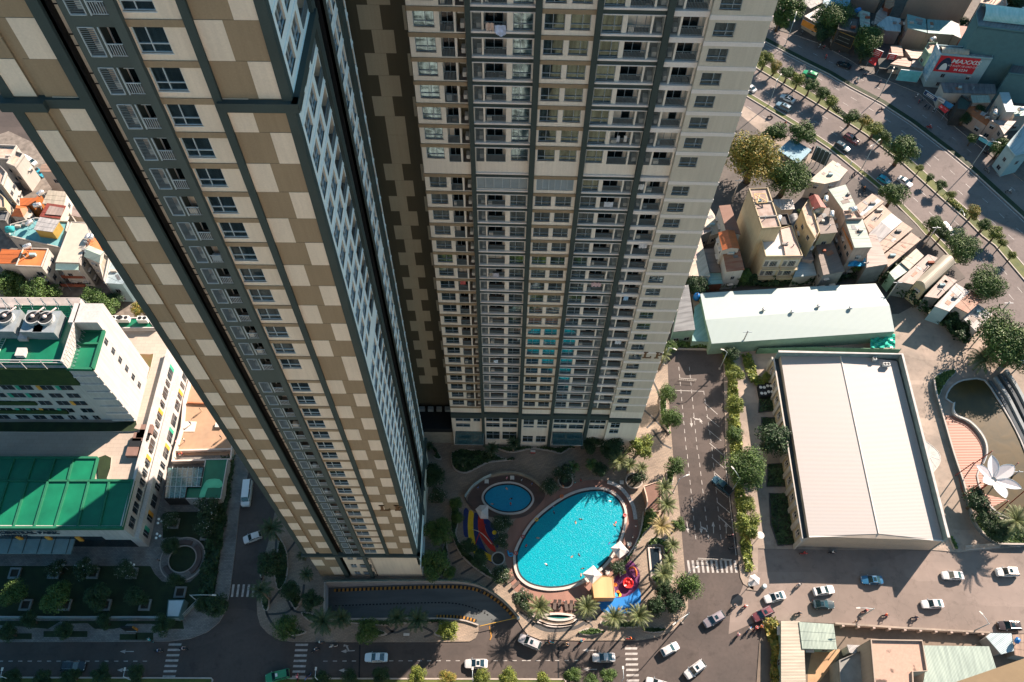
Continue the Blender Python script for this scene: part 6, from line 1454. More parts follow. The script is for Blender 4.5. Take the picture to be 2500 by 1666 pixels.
def crown_mesh(name,seed,m,n=2600,flat_=.8,lumps=16,leaf=.16,blossom=0,loose=0.12):
 r=random.Random(seed);b=MB();cl=[]
 for i in range(lumps):
  while True:
   p=Vector((r.uniform(-1,1),r.uniform(-1,1),r.uniform(-.75,1)))
   if p.length < 1 and p.length > .25: break
  cl.append((Vector((p.x*.66,p.y*.66,p.z*.55*flat_)),r.uniform(.24,.42)))
 for i in range(n):
  c,cr=cl[i % lumps]
  d=Vector((r.gauss(0,1),r.gauss(0,1),r.gauss(.25,1))).normalized();k=cr*(r.random()**.28)+(r.random()**6)*loose
  p=c+Vector((d.x*k,d.y*k,d.z*k*flat_))
  nrm=(d+Vector((r.gauss(0,.5),r.gauss(0,.5),r.gauss(.35,.5)))).normalized()
  a=nrm.orthogonal().normalized();a=(Matrix.Rotation(r.uniform(0,2*PI),3,nrm)@a);e=nrm.cross(a);s=leaf*r.uniform(.55,1.15)
  mm=1 if blossom and r.random() < blossom and d.z > .1 else 0
  if mm: s *= .6
  q1=p+a*s*.62;q2=p+e*s*.28;q3=p-a*s*.5;q4=p-e*s*.28
  b.add([q1,q2+nrm*s*.12,q3,q4+nrm*s*.12],[(0,1,2,3)],mm)
 return b.mesh(name,[m]+([BLOSSOM] if blossom else []))
def trunk_mesh(name,seed,limbs=6):
 r=random.Random(seed);b=MB()
 b.tube([(0,0,-2.2),(.03,0,-1.2),(0,.03,-.5),(.02,0,.1)],[.12,.085,.07,.045],7)
 for i in range(limbs):
  a=2*PI*i/limbs+r.uniform(-.3,.3);z0=r.uniform(-.7,-.25);L=r.uniform(.45,.75)
  b.tube([(0,0,z0),(math.cos(a)*L*.5,math.sin(a)*L*.5,z0+.28),(math.cos(a)*L,math.sin(a)*L,z0+.62)],[.05,.032,.012],5)
 return b.mesh(name,[BARK],True)
CM={}
for key,nn,fl_,lf,bl_k,ls in (('mid',3400,.85,.13,0,.12),('dark',3000,.85,.14,0,.12),('lime',2400,.85,.15,0,.16),('gold',3600,.8,.12,0,.12),('white',1500,.75,.15,.05,.2)):
 CM[key]=[crown_mesh('crown_%s' % key,100+i*7+hash_ ,LEAF[key],int(nn*1.35),fl_,12+i*4,lf*.84,bl_k,ls) for i,hash_ in enumerate((1,5,9))]
CM['big']=[crown_mesh('crown_big',900+i,LEAF['mid'],9000,.8,34,.075,0,.1) for i in range(2)]
CM['biggold']=[crown_mesh('crown_big_golden',950,LEAF['gold'],11000,.8,40,.07,0,.1)]
CM['topiary']=[crown_mesh('crown_round',970+i,LEAF['mid'],3600,.95,26,.11,0,.02) for i in range(2)]
TM=[trunk_mesh('trunk_limbs',40+i) for i in range(3)]
tr=random.Random(77)
def tree(t,x,y,r,label,kind='mid',group=None,hc=None,name='tree',cat='tree',flat_=1.0):
 # x,y centre and r radius of the crown as seen; hc height of crown centre
 g0=q(t,x,y,3.0);dist=(g0-Vector((0,0,CAMZ))).length;R=r/TL[t][2]*dist/FPX*1.32
 if hc is None: hc=R*.8+1.4
 c=q(t,x,y,hc);root=thing(name,(c.x,c.y,0),label,cat,group)
 cr=inst(tr.choice(CM[kind]),'crown',root,(0,0,hc),tr.uniform(0,6.28),(R,R,R*flat_))
 s=R;tk=inst(tr.choice(TM),'trunk',root,(0,0,hc),tr.uniform(0,6.28),(R,R,hc/2.2))
 return root
def frond_crown(name,seed,m,nf=34,droop=1.0,W=.11,wiry=False):
 r=random.Random(seed);b=MB()
 for i in range(nf):
  a=i*2.399963+r.uniform(-.2,.2);el=1.25-1.5*((i+.5)/nf)+r.uniform(-.12,.12);L=r.uniform(.78,1.12);dr_=droop*r.uniform(.8,1.35)
  pts=[];p=Vector((0,0,0));e=el;ns=9
  for k in range(ns+1):
   pts.append(p.copy());p=p+Vector((math.cos(a)*math.cos(e),math.sin(a)*math.cos(e),math.sin(e)))*L/ns;e -= dr_*(.05+.16*k/ns)
  for k in range(ns):
   p0,p1=pts[k],pts[k+1];d=(p1-p0).normalized();sd=d.cross(Vector((0,0,1))).normalized()
   u=(k+.5)/ns;w_=W*1.55*math.sin(PI*min(1,.12+u*.82))
   sides=(1,-1)
   for j in (0,.5):
    pp=p0.lerp(p1,j);pe=p0.lerp(p1,j+.42)
    for s in sides:
     tip=pp+sd*s*w_+d*w_*.9-Vector((0,0,w_*.45))
     b.add([pp,pe,tip],[(0,1,2)])
   b.add([p0-sd*.008,p0+sd*.008,p1+sd*.006,p1-sd*.006],[(0,1,2,3)])
 b.ball((0,0,-.03),.07,.07,.07)
 return b.mesh(name,[m])
PMESH={'palm': [frond_crown('frond_crown',1,LEAF['palm']),frond_crown('frond_crown',2,LEAF['palm'],38)],'palmd': [frond_crown('frond_crown_dark',3,LEAF['palmd'],34,1.15),frond_crown('frond_crown_dark',13,LEAF['palmd'],38,1.1)],
         'palmy': [frond_crown('frond_crown_dry',4,LEAF['palmy'],40,.9)],'fan': [frond_crown('fan_crown',5,LEAF['mid'],16,1.4,.2)]}
b=MB();b.tube([(0,0,0),(.03,.02,.35),(.01,-.01,.7),(0,0,1)],[1.25,1.0,.95,.9],10);PT_=MB()
def ptrunk():
 b=MB();n=14
 for i in range(n): z=i/n;b.lathe((0,0,z),[(.9,0),(1.12,.6/n),(.88,1/n)],9)
 return b.mesh('palm_trunk',[PBARK],True)
PTM=ptrunk()
def palm(t,x,y,r,label,kind='palm',h=6.0,group=None,cat='palm',lean=0):
 g0=q(t,x,y,3.0);dist=(g0-Vector((0,0,CAMZ))).length;R=r/TL[t][2]*dist/FPX*.98
 c=q(t,x,y,h);root=thing('palm_tree',(c.x,c.y,0),label,cat,group)
 inst(tr.choice(PMESH[kind]),'crown',root,(0,0,h),tr.uniform(0,6.28),R)
 inst(PTM,'trunk',root,(0,0,0),0,(.2,.2,h))
 return root
# --- palms on the plaza
for a in [('33',325,1060,95,'date palm with yellowish fronds left of the row of sun loungers','palm',5.5),('33',648,1055,90,'date palm just right of the row of sun loungers','palm',5.5),
          ('33',835,1125,90,'left one of two green date palms below the blue play mat','palm',6.5),('33',1005,1115,95,'right one of two green date palms below the blue play mat','palm',6.5),
          ('33',1160,505,88,'dry straw coloured date palm beside the big pool garden','palmy',6.5),('33',1175,830,88,'tall date palm over the lower end of the dark rectangular pool','palm',7),
          ('33',1235,630,62,'slim leaning palm right of the dark rectangular pool','palm',6),('33',1215,745,60,'date palm between the dark pool and the street crossing','palm',6.5),
          ('33',1195,355,82,'date palm beside the curved brown wall, lower one','palm',7),('33',1180,240,72,'date palm beside the curved brown wall, upper one','palm',7),
          ('33',1025,105,55,'small palm in the round planter above the brown wall','palm',4),('33',870,55,85,'young palm clump in front of the tower, left','palm',4.5),('33',945,85,62,'young palm clump in front of the tower, right','palm',4.5),
          ('33',685,75,55,'broad-leaved palm above the big pool in tower shade, right','fan',3.5),('33',560,95,55,'broad-leaved palm above the big pool in tower shade, left','fan',3.5),
          ('32',175,520,92,'dark palm on the left street kerb, upper one by the white car','palmd',8),('32',105,940,82,'dark palm on the left street kerb beside the crossing','palmd',7.5),
          ('32',530,1150,105,'leftmost of the dark palms along the lower side of the ramp','palmd',8),('32',655,1130,80,'second dark palm from the left along the lower side of the ramp','palmd',7),
          ('32',1035,1125,80,'third dark palm from the left along the lower side of the ramp','palmd',7),('32',1175,1140,88,'rightmost of the dark palms along the lower side of the ramp','palmd',8),
          ('32',385,700,45,'small dark palm at the tower foot above the fan palm','palmd',3.5),('32',415,830,58,'bushy green palm at the left foot of the nearest tower','palmd',4),
          ('24',1680,915,100,'thick palm above the pond near the boulevard','palm',5),('34',1900,465,110,'large palm at the lower bank of the pond','palm',6.5),
          ('22',1250,1500,40,'tiny palm in the dark lane between the towers','palmd',3),('22',1680,1520,62,'left dark palm under the tower front windows','palmd',5),('22',1830,1480,60,'right dark palm under the tower front windows','palmd',5),
          ('A',580,430,90,'dark palm in the curved bed above the small pool','palmd',4),('23',1175,880,60,'palm half hidden behind the right tower edge','palm',7)]:
 palm(*a)
# --- trees on the plaza and streets
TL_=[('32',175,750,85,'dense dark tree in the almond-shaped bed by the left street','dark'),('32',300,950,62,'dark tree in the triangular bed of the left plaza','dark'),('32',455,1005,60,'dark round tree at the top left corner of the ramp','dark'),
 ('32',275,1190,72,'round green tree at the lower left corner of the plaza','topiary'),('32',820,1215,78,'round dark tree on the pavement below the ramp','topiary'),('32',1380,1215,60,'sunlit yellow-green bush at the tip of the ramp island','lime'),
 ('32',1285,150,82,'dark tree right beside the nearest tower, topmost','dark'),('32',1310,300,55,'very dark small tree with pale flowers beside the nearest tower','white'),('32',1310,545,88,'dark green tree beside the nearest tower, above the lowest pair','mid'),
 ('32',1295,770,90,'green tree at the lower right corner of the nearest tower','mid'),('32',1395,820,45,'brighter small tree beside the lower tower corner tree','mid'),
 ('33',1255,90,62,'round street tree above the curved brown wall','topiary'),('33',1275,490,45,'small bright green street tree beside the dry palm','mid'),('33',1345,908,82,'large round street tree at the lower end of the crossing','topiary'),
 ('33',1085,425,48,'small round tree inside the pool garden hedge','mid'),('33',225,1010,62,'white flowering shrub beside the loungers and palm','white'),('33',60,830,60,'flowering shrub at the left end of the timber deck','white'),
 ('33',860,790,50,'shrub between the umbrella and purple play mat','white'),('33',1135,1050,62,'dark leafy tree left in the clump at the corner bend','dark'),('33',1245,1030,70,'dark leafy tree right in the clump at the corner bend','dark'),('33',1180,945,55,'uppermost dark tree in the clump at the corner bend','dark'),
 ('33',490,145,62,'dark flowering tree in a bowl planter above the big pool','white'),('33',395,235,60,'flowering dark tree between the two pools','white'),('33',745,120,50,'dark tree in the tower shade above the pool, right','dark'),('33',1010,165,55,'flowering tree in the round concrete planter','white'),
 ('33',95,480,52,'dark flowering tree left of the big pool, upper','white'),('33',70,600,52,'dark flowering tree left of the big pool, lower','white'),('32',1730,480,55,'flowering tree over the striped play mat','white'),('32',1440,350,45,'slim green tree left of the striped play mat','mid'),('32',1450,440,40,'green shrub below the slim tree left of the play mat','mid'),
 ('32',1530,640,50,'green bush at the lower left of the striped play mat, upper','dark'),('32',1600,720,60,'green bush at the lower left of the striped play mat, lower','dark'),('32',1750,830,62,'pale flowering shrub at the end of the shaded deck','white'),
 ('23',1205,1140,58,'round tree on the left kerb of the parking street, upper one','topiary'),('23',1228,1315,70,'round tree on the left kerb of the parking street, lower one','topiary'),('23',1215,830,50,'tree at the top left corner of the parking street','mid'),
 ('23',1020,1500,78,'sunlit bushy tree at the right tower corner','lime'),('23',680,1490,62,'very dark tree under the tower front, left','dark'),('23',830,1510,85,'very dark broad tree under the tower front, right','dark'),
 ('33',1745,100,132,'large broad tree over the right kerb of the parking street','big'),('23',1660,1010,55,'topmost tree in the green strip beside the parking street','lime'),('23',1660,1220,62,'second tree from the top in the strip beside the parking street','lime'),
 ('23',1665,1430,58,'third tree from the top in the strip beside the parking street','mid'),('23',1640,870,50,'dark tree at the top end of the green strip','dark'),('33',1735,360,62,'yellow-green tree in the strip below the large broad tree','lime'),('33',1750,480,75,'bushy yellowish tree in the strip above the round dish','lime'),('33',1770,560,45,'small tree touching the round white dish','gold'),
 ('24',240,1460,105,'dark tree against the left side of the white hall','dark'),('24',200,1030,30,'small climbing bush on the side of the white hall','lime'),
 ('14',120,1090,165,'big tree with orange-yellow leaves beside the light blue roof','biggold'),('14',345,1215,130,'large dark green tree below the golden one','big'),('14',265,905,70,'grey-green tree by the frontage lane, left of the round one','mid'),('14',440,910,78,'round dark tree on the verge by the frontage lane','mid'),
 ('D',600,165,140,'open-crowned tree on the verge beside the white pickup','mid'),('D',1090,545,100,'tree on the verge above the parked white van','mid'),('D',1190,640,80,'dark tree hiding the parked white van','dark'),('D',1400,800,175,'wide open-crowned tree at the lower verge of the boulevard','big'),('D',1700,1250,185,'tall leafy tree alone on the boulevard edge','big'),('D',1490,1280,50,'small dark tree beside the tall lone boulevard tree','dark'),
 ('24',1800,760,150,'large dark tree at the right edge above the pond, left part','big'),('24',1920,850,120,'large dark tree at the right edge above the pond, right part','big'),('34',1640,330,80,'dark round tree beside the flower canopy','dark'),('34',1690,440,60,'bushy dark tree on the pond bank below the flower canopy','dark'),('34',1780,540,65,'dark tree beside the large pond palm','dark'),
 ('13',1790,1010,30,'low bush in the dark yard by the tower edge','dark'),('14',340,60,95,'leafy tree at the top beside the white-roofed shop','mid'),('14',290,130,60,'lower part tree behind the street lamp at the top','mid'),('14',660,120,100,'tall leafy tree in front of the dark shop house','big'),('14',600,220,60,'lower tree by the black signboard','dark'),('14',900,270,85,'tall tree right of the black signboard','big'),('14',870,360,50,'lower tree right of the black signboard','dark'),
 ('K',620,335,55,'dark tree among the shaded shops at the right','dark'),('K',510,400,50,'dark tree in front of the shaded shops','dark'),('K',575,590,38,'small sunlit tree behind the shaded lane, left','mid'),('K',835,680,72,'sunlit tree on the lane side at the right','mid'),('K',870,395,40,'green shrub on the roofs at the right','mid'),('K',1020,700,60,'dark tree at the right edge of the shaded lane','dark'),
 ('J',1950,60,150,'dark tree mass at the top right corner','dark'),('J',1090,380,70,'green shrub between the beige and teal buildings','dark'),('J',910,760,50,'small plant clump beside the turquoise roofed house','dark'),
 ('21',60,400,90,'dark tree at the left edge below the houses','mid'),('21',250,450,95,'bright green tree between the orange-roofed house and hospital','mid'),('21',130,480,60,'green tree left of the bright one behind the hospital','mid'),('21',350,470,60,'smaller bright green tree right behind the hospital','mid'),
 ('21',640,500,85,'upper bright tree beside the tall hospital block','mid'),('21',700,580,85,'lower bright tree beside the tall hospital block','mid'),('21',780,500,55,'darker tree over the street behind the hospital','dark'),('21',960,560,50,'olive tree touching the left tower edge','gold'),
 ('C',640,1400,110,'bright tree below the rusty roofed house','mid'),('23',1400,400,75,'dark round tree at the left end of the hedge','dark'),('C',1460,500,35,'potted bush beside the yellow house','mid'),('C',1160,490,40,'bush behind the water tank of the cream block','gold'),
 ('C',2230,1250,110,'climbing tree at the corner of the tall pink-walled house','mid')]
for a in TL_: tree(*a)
# --- hospital garden trees
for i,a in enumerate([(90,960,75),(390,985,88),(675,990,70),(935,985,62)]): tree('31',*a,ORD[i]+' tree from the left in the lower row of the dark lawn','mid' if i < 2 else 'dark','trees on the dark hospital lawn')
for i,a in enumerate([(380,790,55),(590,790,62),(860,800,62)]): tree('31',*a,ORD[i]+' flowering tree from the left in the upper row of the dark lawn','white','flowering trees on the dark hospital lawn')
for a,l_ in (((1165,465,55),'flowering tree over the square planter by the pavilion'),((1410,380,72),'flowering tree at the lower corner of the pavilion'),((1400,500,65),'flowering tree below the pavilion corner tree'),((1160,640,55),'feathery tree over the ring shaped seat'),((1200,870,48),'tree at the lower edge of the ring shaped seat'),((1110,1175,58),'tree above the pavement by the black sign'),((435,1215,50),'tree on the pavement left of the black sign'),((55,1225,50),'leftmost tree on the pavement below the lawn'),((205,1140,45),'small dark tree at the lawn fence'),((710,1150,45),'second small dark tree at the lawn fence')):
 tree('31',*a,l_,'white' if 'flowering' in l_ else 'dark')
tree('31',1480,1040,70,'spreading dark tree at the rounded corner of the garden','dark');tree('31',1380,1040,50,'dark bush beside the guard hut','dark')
# --- bottom median row
mx=[(75,1540),(300,1545),(480,1520),(690,1500),(930,1500)]
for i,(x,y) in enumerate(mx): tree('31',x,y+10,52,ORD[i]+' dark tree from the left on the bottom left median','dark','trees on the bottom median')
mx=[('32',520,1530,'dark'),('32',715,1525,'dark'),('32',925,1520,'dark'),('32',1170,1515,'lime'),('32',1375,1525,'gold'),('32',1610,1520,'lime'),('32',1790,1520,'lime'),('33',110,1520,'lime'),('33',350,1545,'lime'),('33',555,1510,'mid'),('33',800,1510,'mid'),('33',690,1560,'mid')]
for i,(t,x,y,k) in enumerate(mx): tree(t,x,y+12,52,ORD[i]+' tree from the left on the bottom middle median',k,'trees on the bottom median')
# --- boulevard median
mm=[(190,410,48),(262,455,40),(345,500,46),(418,548,42),(500,590,45),(580,640,42),(645,690,42),(785,800,45),(872,830,40),(945,880,50),(1010,930,40),(1130,1030,85),(1250,1150,25),(1318,1215,24),(1395,1270,30),(1465,1330,25),(1620,1450,42),(1690,1540,35)]
for i,(x,y,r) in enumerate(mm): tree('14',x,y,r*1.05,ORD[i]+' small tree from the top left on the boulevard median','gold' if i in (8,16,1) else ('lime' if i % 3 == 0 else 'mid'),'small trees on the boulevard median')
for i,(x,y,r) in enumerate([(1830,640,75),(1905,750,45),(2020,900,45),(1690,555,45)]): tree('D',x,y,r,ORD[i]+' lower small tree of the boulevard median near the right edge','lime','small trees on the boulevard median')
# --- hedges and ground cover
def scatter(name,P,z,hgt_,n,m,leaf,label=None,cat=None,kind=None,seed=1,wd=None):
 # leafy mass inside a polygon (or along a path when wd is given)
 r=random.Random(seed);b=MB();xs=[p.x for p in P];ys=[p.y for p in P]
 from mathutils.geometry import intersect_point_line
 def inside(x,y):
  c=False;j=len(P)-1
  for i in range(len(P)):
   if (P[i].y > y) != (P[j].y > y) and x < (P[j].x-P[i].x)*(y-P[i].y)/(P[j].y-P[i].y)+P[i].x: c=not c
   j=i
  return c
 k=0;ph=r.uniform(0,9)
 while k < n:
  if wd:
   t=r.random();p=lerp_path(P,t);x,y=p.x+r.uniform(-wd,wd),p.y+r.uniform(-wd,wd)
  else:
   x,y=r.uniform(min(xs),max(xs)),r.uniform(min(ys),max(ys))
   if not inside(x,y): continue
  hh=hgt_*(.55+.45*math.sin(x*1.3+ph)*math.cos(y*1.1+ph));zz=z+abs(hh)*r.random()**.4
  nrm=Vector((r.gauss(0,.6),r.gauss(0,.6),1)).normalized();a=nrm.orthogonal();a=Matrix.Rotation(r.uniform(0,6.28),3,nrm)@a;e=nrm.cross(a);s=leaf*r.uniform(.6,1.3)
  c=Vector((x,y,zz));b.add([c+a*s*.6,c+e*s*.3,c-a*s*.5,c-e*s*.3],[(0,1,2,3)]);k += 1
 o=b.build(name,m)
 if kind: o['kind']=kind
 if label: tag(o,label,cat)
 return o
def bed(t,pts,m=LAWN,z=.16,ht=.7,n=700,lf='dark',sd=1,raise_=.4,name='planting_bed',leafs=.45,label='planting bed',sm=True):
 P=qs(t,pts);P=smooth(P,True,3) if sm else P;c=sum(P,Vector())/len(P);root=thing('planter',(c.x,c.y,0),label,'planter')
 b=MB();area=sum(P[i].x*P[(i+1) % len(P)].y-P[(i+1) % len(P)].x*P[i].y for i in range(len(P)));I=off(P,.3 if area > 0 else -.3)
 b.ring(P,I,0,raise_+.12);b.build('kerb',KERB if raise_ > .3 else DPAVE,root);b=MB();b.add([(p.x,p.y,raise_) for p in I],[list(range(len(I)))]);b.build('soil',SOIL,root)
 o=scatter('foliage',I,raise_,ht,n,LEAF[lf],leafs,seed=sd);o.data.transform(Matrix.Translation(-Vector(root.location)));o.parent=root
bed('32',[(240,590),(285,680),(295,790),(270,900),(225,940),(200,860),(205,750),(220,660)],n=500,label='almond-shaped dark bed beside the left street',lf='dark')
bed('32',[(345,950),(385,1000),(345,1075),(310,1030),(245,950),(300,930)],n=350,label='triangular dark bed on the left plaza')
bed('32',[(325,1200),(420,1225),(340,1255),(290,1235)],n=200,label='small leaf-shaped bed at the lower left corner tree')
bed('32',[(380,1095),(460,1100),(560,1150),(520,1180),(430,1150)],n=300,label='narrow bed under the leftmost ramp palm')
bed('32',[(690,1145),(1300,1148),(1290,1160),(1000,1175),(960,1185),(700,1165)],n=700,label='long narrow bed along the lower wall of the ramp')
bed('32',[(880,1205),(970,1240),(880,1260),(800,1245)],n=200,label='leaf-shaped bed right of the round dark pavement tree')
bed('32',[(1330,1170),(1430,1190),(1440,1240),(1380,1270),(1290,1245),(1310,1210)],n=350,lf='lime',label='sunlit bed at the tip of the ramp island')
bed('32',[(130,930),(165,990),(160,1070),(125,1075),(110,1000)],n=150,label='narrow bed under the crossing palm')
bed('A',[(420,300),(560,262),(760,260),(900,280),(1100,330),(1250,400),(1420,420),(1200,445),(1000,470),(850,540),(650,635),(500,610),(420,520),(400,400)],n=1500,ht=1.0,label='large curved dark bed above the small pool')
bed('A',[(1150,245),(1290,300),(1440,300),(1700,250),(2000,290),(2150,325),(2290,240),(2290,215),(1200,215)],n=700,label='long dark bed along the foot of the tower windows')
bed('A',[(80,190),(180,280),(250,400),(200,420),(120,380),(160,300),(100,240)],n=250,label='crescent bed in the dark lane between the towers')
bed('32',[(1370,600),(1385,700),(1370,800),(1330,860),(1290,850),(1330,760),(1345,660)],n=350,label='narrow bed beside the lower right tower corner')
bed('33',[(590,1230),(640,1205),(700,1200),(760,1220),(765,1235),(690,1250),(630,1248)],n=500,lf='mid',ht=.6,label='lens-shaped hedge bed near the bottom kerb, left')
bed('33',[(1025,1215),(1070,1198),(1130,1195),(1185,1210),(1150,1230),(1080,1232)],n=500,lf='dark',ht=.6,label='lens-shaped hedge bed near the bottom kerb, right')
bed('33',[(1075,600),(1110,580),(1160,590),(1220,640),(1240,720),(1240,850),(1220,900),(1160,930),(1110,890),(1085,840),(1165,830),(1165,645),(1070,640)],n=1200,lf='mid',ht=1.0,label='planting around the dark rectangular pool')
bed('33',[(1055,410),(1100,390),(1130,430),(1090,510),(1040,560),(1010,620),(960,700),(900,770),(880,820),(875,800),(930,720),(990,610),(1020,520),(1035,450)],n=900,lf='mid',ht=.9,label='curved hedge between the pool deck and the walkway')
bed('33',[(150,960),(230,980),(270,1080),(330,1140),(290,1130),(210,1060)],n=500,lf='white',ht=.8,label='bed between the ramp rail and the pool deck')
bed('33',[(760,1150),(850,1160),(960,1150),(1010,1190),(930,1200),(800,1195),(740,1170)],n=500,lf='dark',ht=.7,label='bed under the two palms below the blue play mat')
bed('32',[(1420,330),(1460,370),(1455,480),(1440,560),(1480,640),(1560,720),(1650,790),(1700,850),(1670,860),(1560,790),(1460,690),(1415,580),(1400,450)],n=1000,lf='dark',ht=1.0,label='long curved shrub bed left of the striped play mat')
bed('33',[(1195,130),(1240,140),(1235,220),(1200,215)],n=120,lf='mid',label='little bed under the round street tree above the brown wall')
bed('23',[(1150,1160),(1190,1180),(1195,1280),(1215,1390),(1215,1425),(1180,1370),(1150,1290)],n=500,lf='mid',ht=.8,label='crescent bed under the two round kerb trees')
bed('23',[(1250,800),(1600,790),(1640,830),(1560,850),(1260,845)],n=900,lf='mid',ht=1.6,label='hedge across the top end of the parking street',sm=False)
bed('E',[(0,0),(1,0),(1,1)],n=1,label='x') if 0 else None
bed('N',[(10,350),(120,330),(125,500),(0,510)],n=400,lf='dark',ht=.5,label='dark grass bed beside the hall with the air conditioners',sm=False,raise_=.18)
bed('N',[(60,850),(180,840),(200,1000),(55,1000)],n=400,lf='dark',ht=.4,label='middle dark grass bed along the left side of the hall',sm=False,raise_=.18)
bed('N',[(70,1040),(200,1045),(270,1380),(130,1390),(80,1250)],n=900,lf='dark',ht=.4,label='long lower dark grass bed along the left side of the hall',sm=False,raise_=.18)
bed('N',[(20,540),(120,540),(150,640),(20,640)],n=300,lf='dark',ht=.4,label='small upper grass bed along the left side of the hall',sm=False,raise_=.18)
bed('G',[(250,120),(270,60),(400,10),(435,40),(380,90),(330,160),(290,240),(262,200)],n=700,lf='mid',ht=.7,label='crescent hedge bed at the upper left bank of the pond')
bed('G',[(575,1190),(650,1150),(800,1200),(900,1230),(1000,1220),(1000,1410),(800,1410),(680,1360),(600,1290)],n=1600,lf='mid',ht=.9,label='planting on the lower bank of the pond')
bed('G',[(380,1360),(400,1340),(450,1440),(420,1450)],n=150,lf='mid',label='tiny green bed at the lower right corner of the hall',sm=False)
for i,(t,P,w_,h_,n_,lf,lb) in enumerate([('C',[(180,1560),(600,1500),(1100,1510),(1500,1480),(1900,1450),(2150,1400)],1.9,3.4,6500,'dark','long dark hedge between the cream houses and the teal shed'),
  ('D',[(300,1080),(480,1100),(650,1260),(800,1330),(900,1430),(1100,1560)],3.4,5.5,9000,'dark','tall dark hedge running diagonally below the boulevard houses'),
  ('24',[(1400,610),(1480,690),(1540,760)],2.6,5.0,4500,'dark','lower end of the tall hedge beside the concrete lane'),
  ('33',[(1640,-200),(1680,200),(1710,450),(1740,700),(1760,800)],1.0,1.4,2400,'lime','ragged yellow-green shrub strip along the parking street'),
  ('23',[(1600,850),(1640,1050),(1655,1300),(1680,1560)],1.1,1.5,2400,'lime','overgrown shrub strip along the upper parking street'),
  ('33',[(1900,1180),(1960,1350),(1950,1560)],1.4,2.2,2000,'gold','bright bushes at the left edge of the walled yard'),
  ('31',[(1560,60),(1500,480),(1440,800),(1420,960)],1.6,2.2,3600,'dark','dark hedge along the garden side of the left street'),
  ('24',[(60,900),(110,1050),(200,1100)],1.2,1.2,900,'lime','weedy bushes between the fence and the hall'),
  ('J',[(1880,60),(2100,200)],1.0,.6,10,'dark','')]):
 if lb: scatter('hedge',qs(t,P),.15,h_,n_,LEAF[lf],.5,lb,'hedge',seed=i+3,wd=w_)
scatter('median_shrub',qs('14',[(640,720),(740,800)]),.2,.8,500,LEAF['dark'],.3,'low dark shrub strip on the boulevard median','shrub',seed=5,wd=.7)
scatter('median_shrub',qs('D',[(1260,240),(1480,420)]),.2,.9,800,LEAF['lime'],.3,'bright yellow-green shrub strip on the boulevard median','shrub',seed=6,wd=.7)
# ================================================================== PLAZA DETAILS
def zf(P,z): return [Vector((p.x,p.y,z)) for p in P]
def patch(name,t,pts,z,m,sm=True,kind='structure',n=3): return gp_(name,t,pts,z,m,sm,n,kind)
# pool decks
patch('pool_deck','33',[(120,760),(150,940),(230,1020),(300,1090),(560,1085),(600,1030),(690,1010),(700,860),(830,850),(900,760),(960,680),(990,560),(985,400),(940,300),(860,225),(800,200),(700,215),(560,240),(440,300),(320,390),(230,480),(150,600)],.17,DECKP) if 0 else None
dk1=smooth(qs('33',[(110,800),(150,930),(230,1010),(300,1085),(380,1095),(560,1090),(620,1010),(690,960),(840,850),(900,790),(970,690),(1005,560),(990,420),(950,290),(860,210),(760,190),(660,190),(540,220),(420,270),(300,330),(200,420),(120,520),(90,660)]),True,3)
hole1=[Vector((p.x,p.y,0)) for p in off(pool1_o,-.1)]
sheet('pool_deck',[dk1,hole1],.17,DECKP)
dk2=smooth([q('A',x,y) for x,y in [(1350,660),(1100,690),(900,760),(750,880),(660,1040),(700,1180),(800,1250),(1000,1320),(1300,1360),(1540,1330),(1700,1240),(1850,1080),(1900,960),(1800,840),(1650,730),(1500,680)]],True,3)
sheet('small_pool_deck',[dk2,[Vector((p.x,p.y,0)) for p in off(pool2_o,-.1)]],.175,DECKD)
# walkway bands
def swirl(t,pts,wd=.45): band_on('paving_band',smooth(qs(t,pts),False,4),wd,ZB,DPAVE,.008)
swirl('32',[(235,640),(275,720),(280,850),(225,950),(140,1060)]);swirl('32',[(210,590),(205,800),(270,960),(330,1080),(450,1090)]);swirl('32',[(130,1000),(145,1100),(210,1200),(340,1270)])
swirl('32',[(140,1105),(230,1100),(300,1080),(380,990),(400,900)]);swirl('32',[(270,700),(330,620),(360,560)]);swirl('32',[(960,1190),(1020,1230),(1100,1200),(1200,1190)]);swirl('32',[(1210,1190),(1280,1230),(1220,1260)])
swirl('32',[(880,1200),(960,1245),(1040,1190)]);swirl('23',[(1085,1030),(1140,1140),(1150,1260),(1110,1330),(1060,1380)]);swirl('23',[(1020,1240),(1090,1300),(1160,1370),(1215,1430)]);swirl('23',[(1060,1480),(1130,1420),(1200,1400)]);swirl('23',[(1100,1390),(1160,1480),(1230,1520)])
swirl('32',[(1390,620),(1440,600)]);swirl('32',[(1395,690),(1470,650)]);swirl('32',[(1410,760),(1520,705)]);swirl('32',[(1470,830),(1590,760)]);swirl('32',[(1540,900),(1650,830)]);swirl('32',[(1600,960),(1700,870)])
swirl('33',[(190,1090),(300,1180),(400,1215),(560,1200),(650,1150)],.7);swirl('33',[(640,1180),(720,1120),(760,1080)],.3);swirl('33',[(620,1140),(690,1190),(590,1240)],.3)
b=MB();b.strip(smooth([q('32',x,y) for x,y in [(1330,1170),(1360,1180),(1520,1170),(1590,1190)]],False,3),.2,.1,.3);
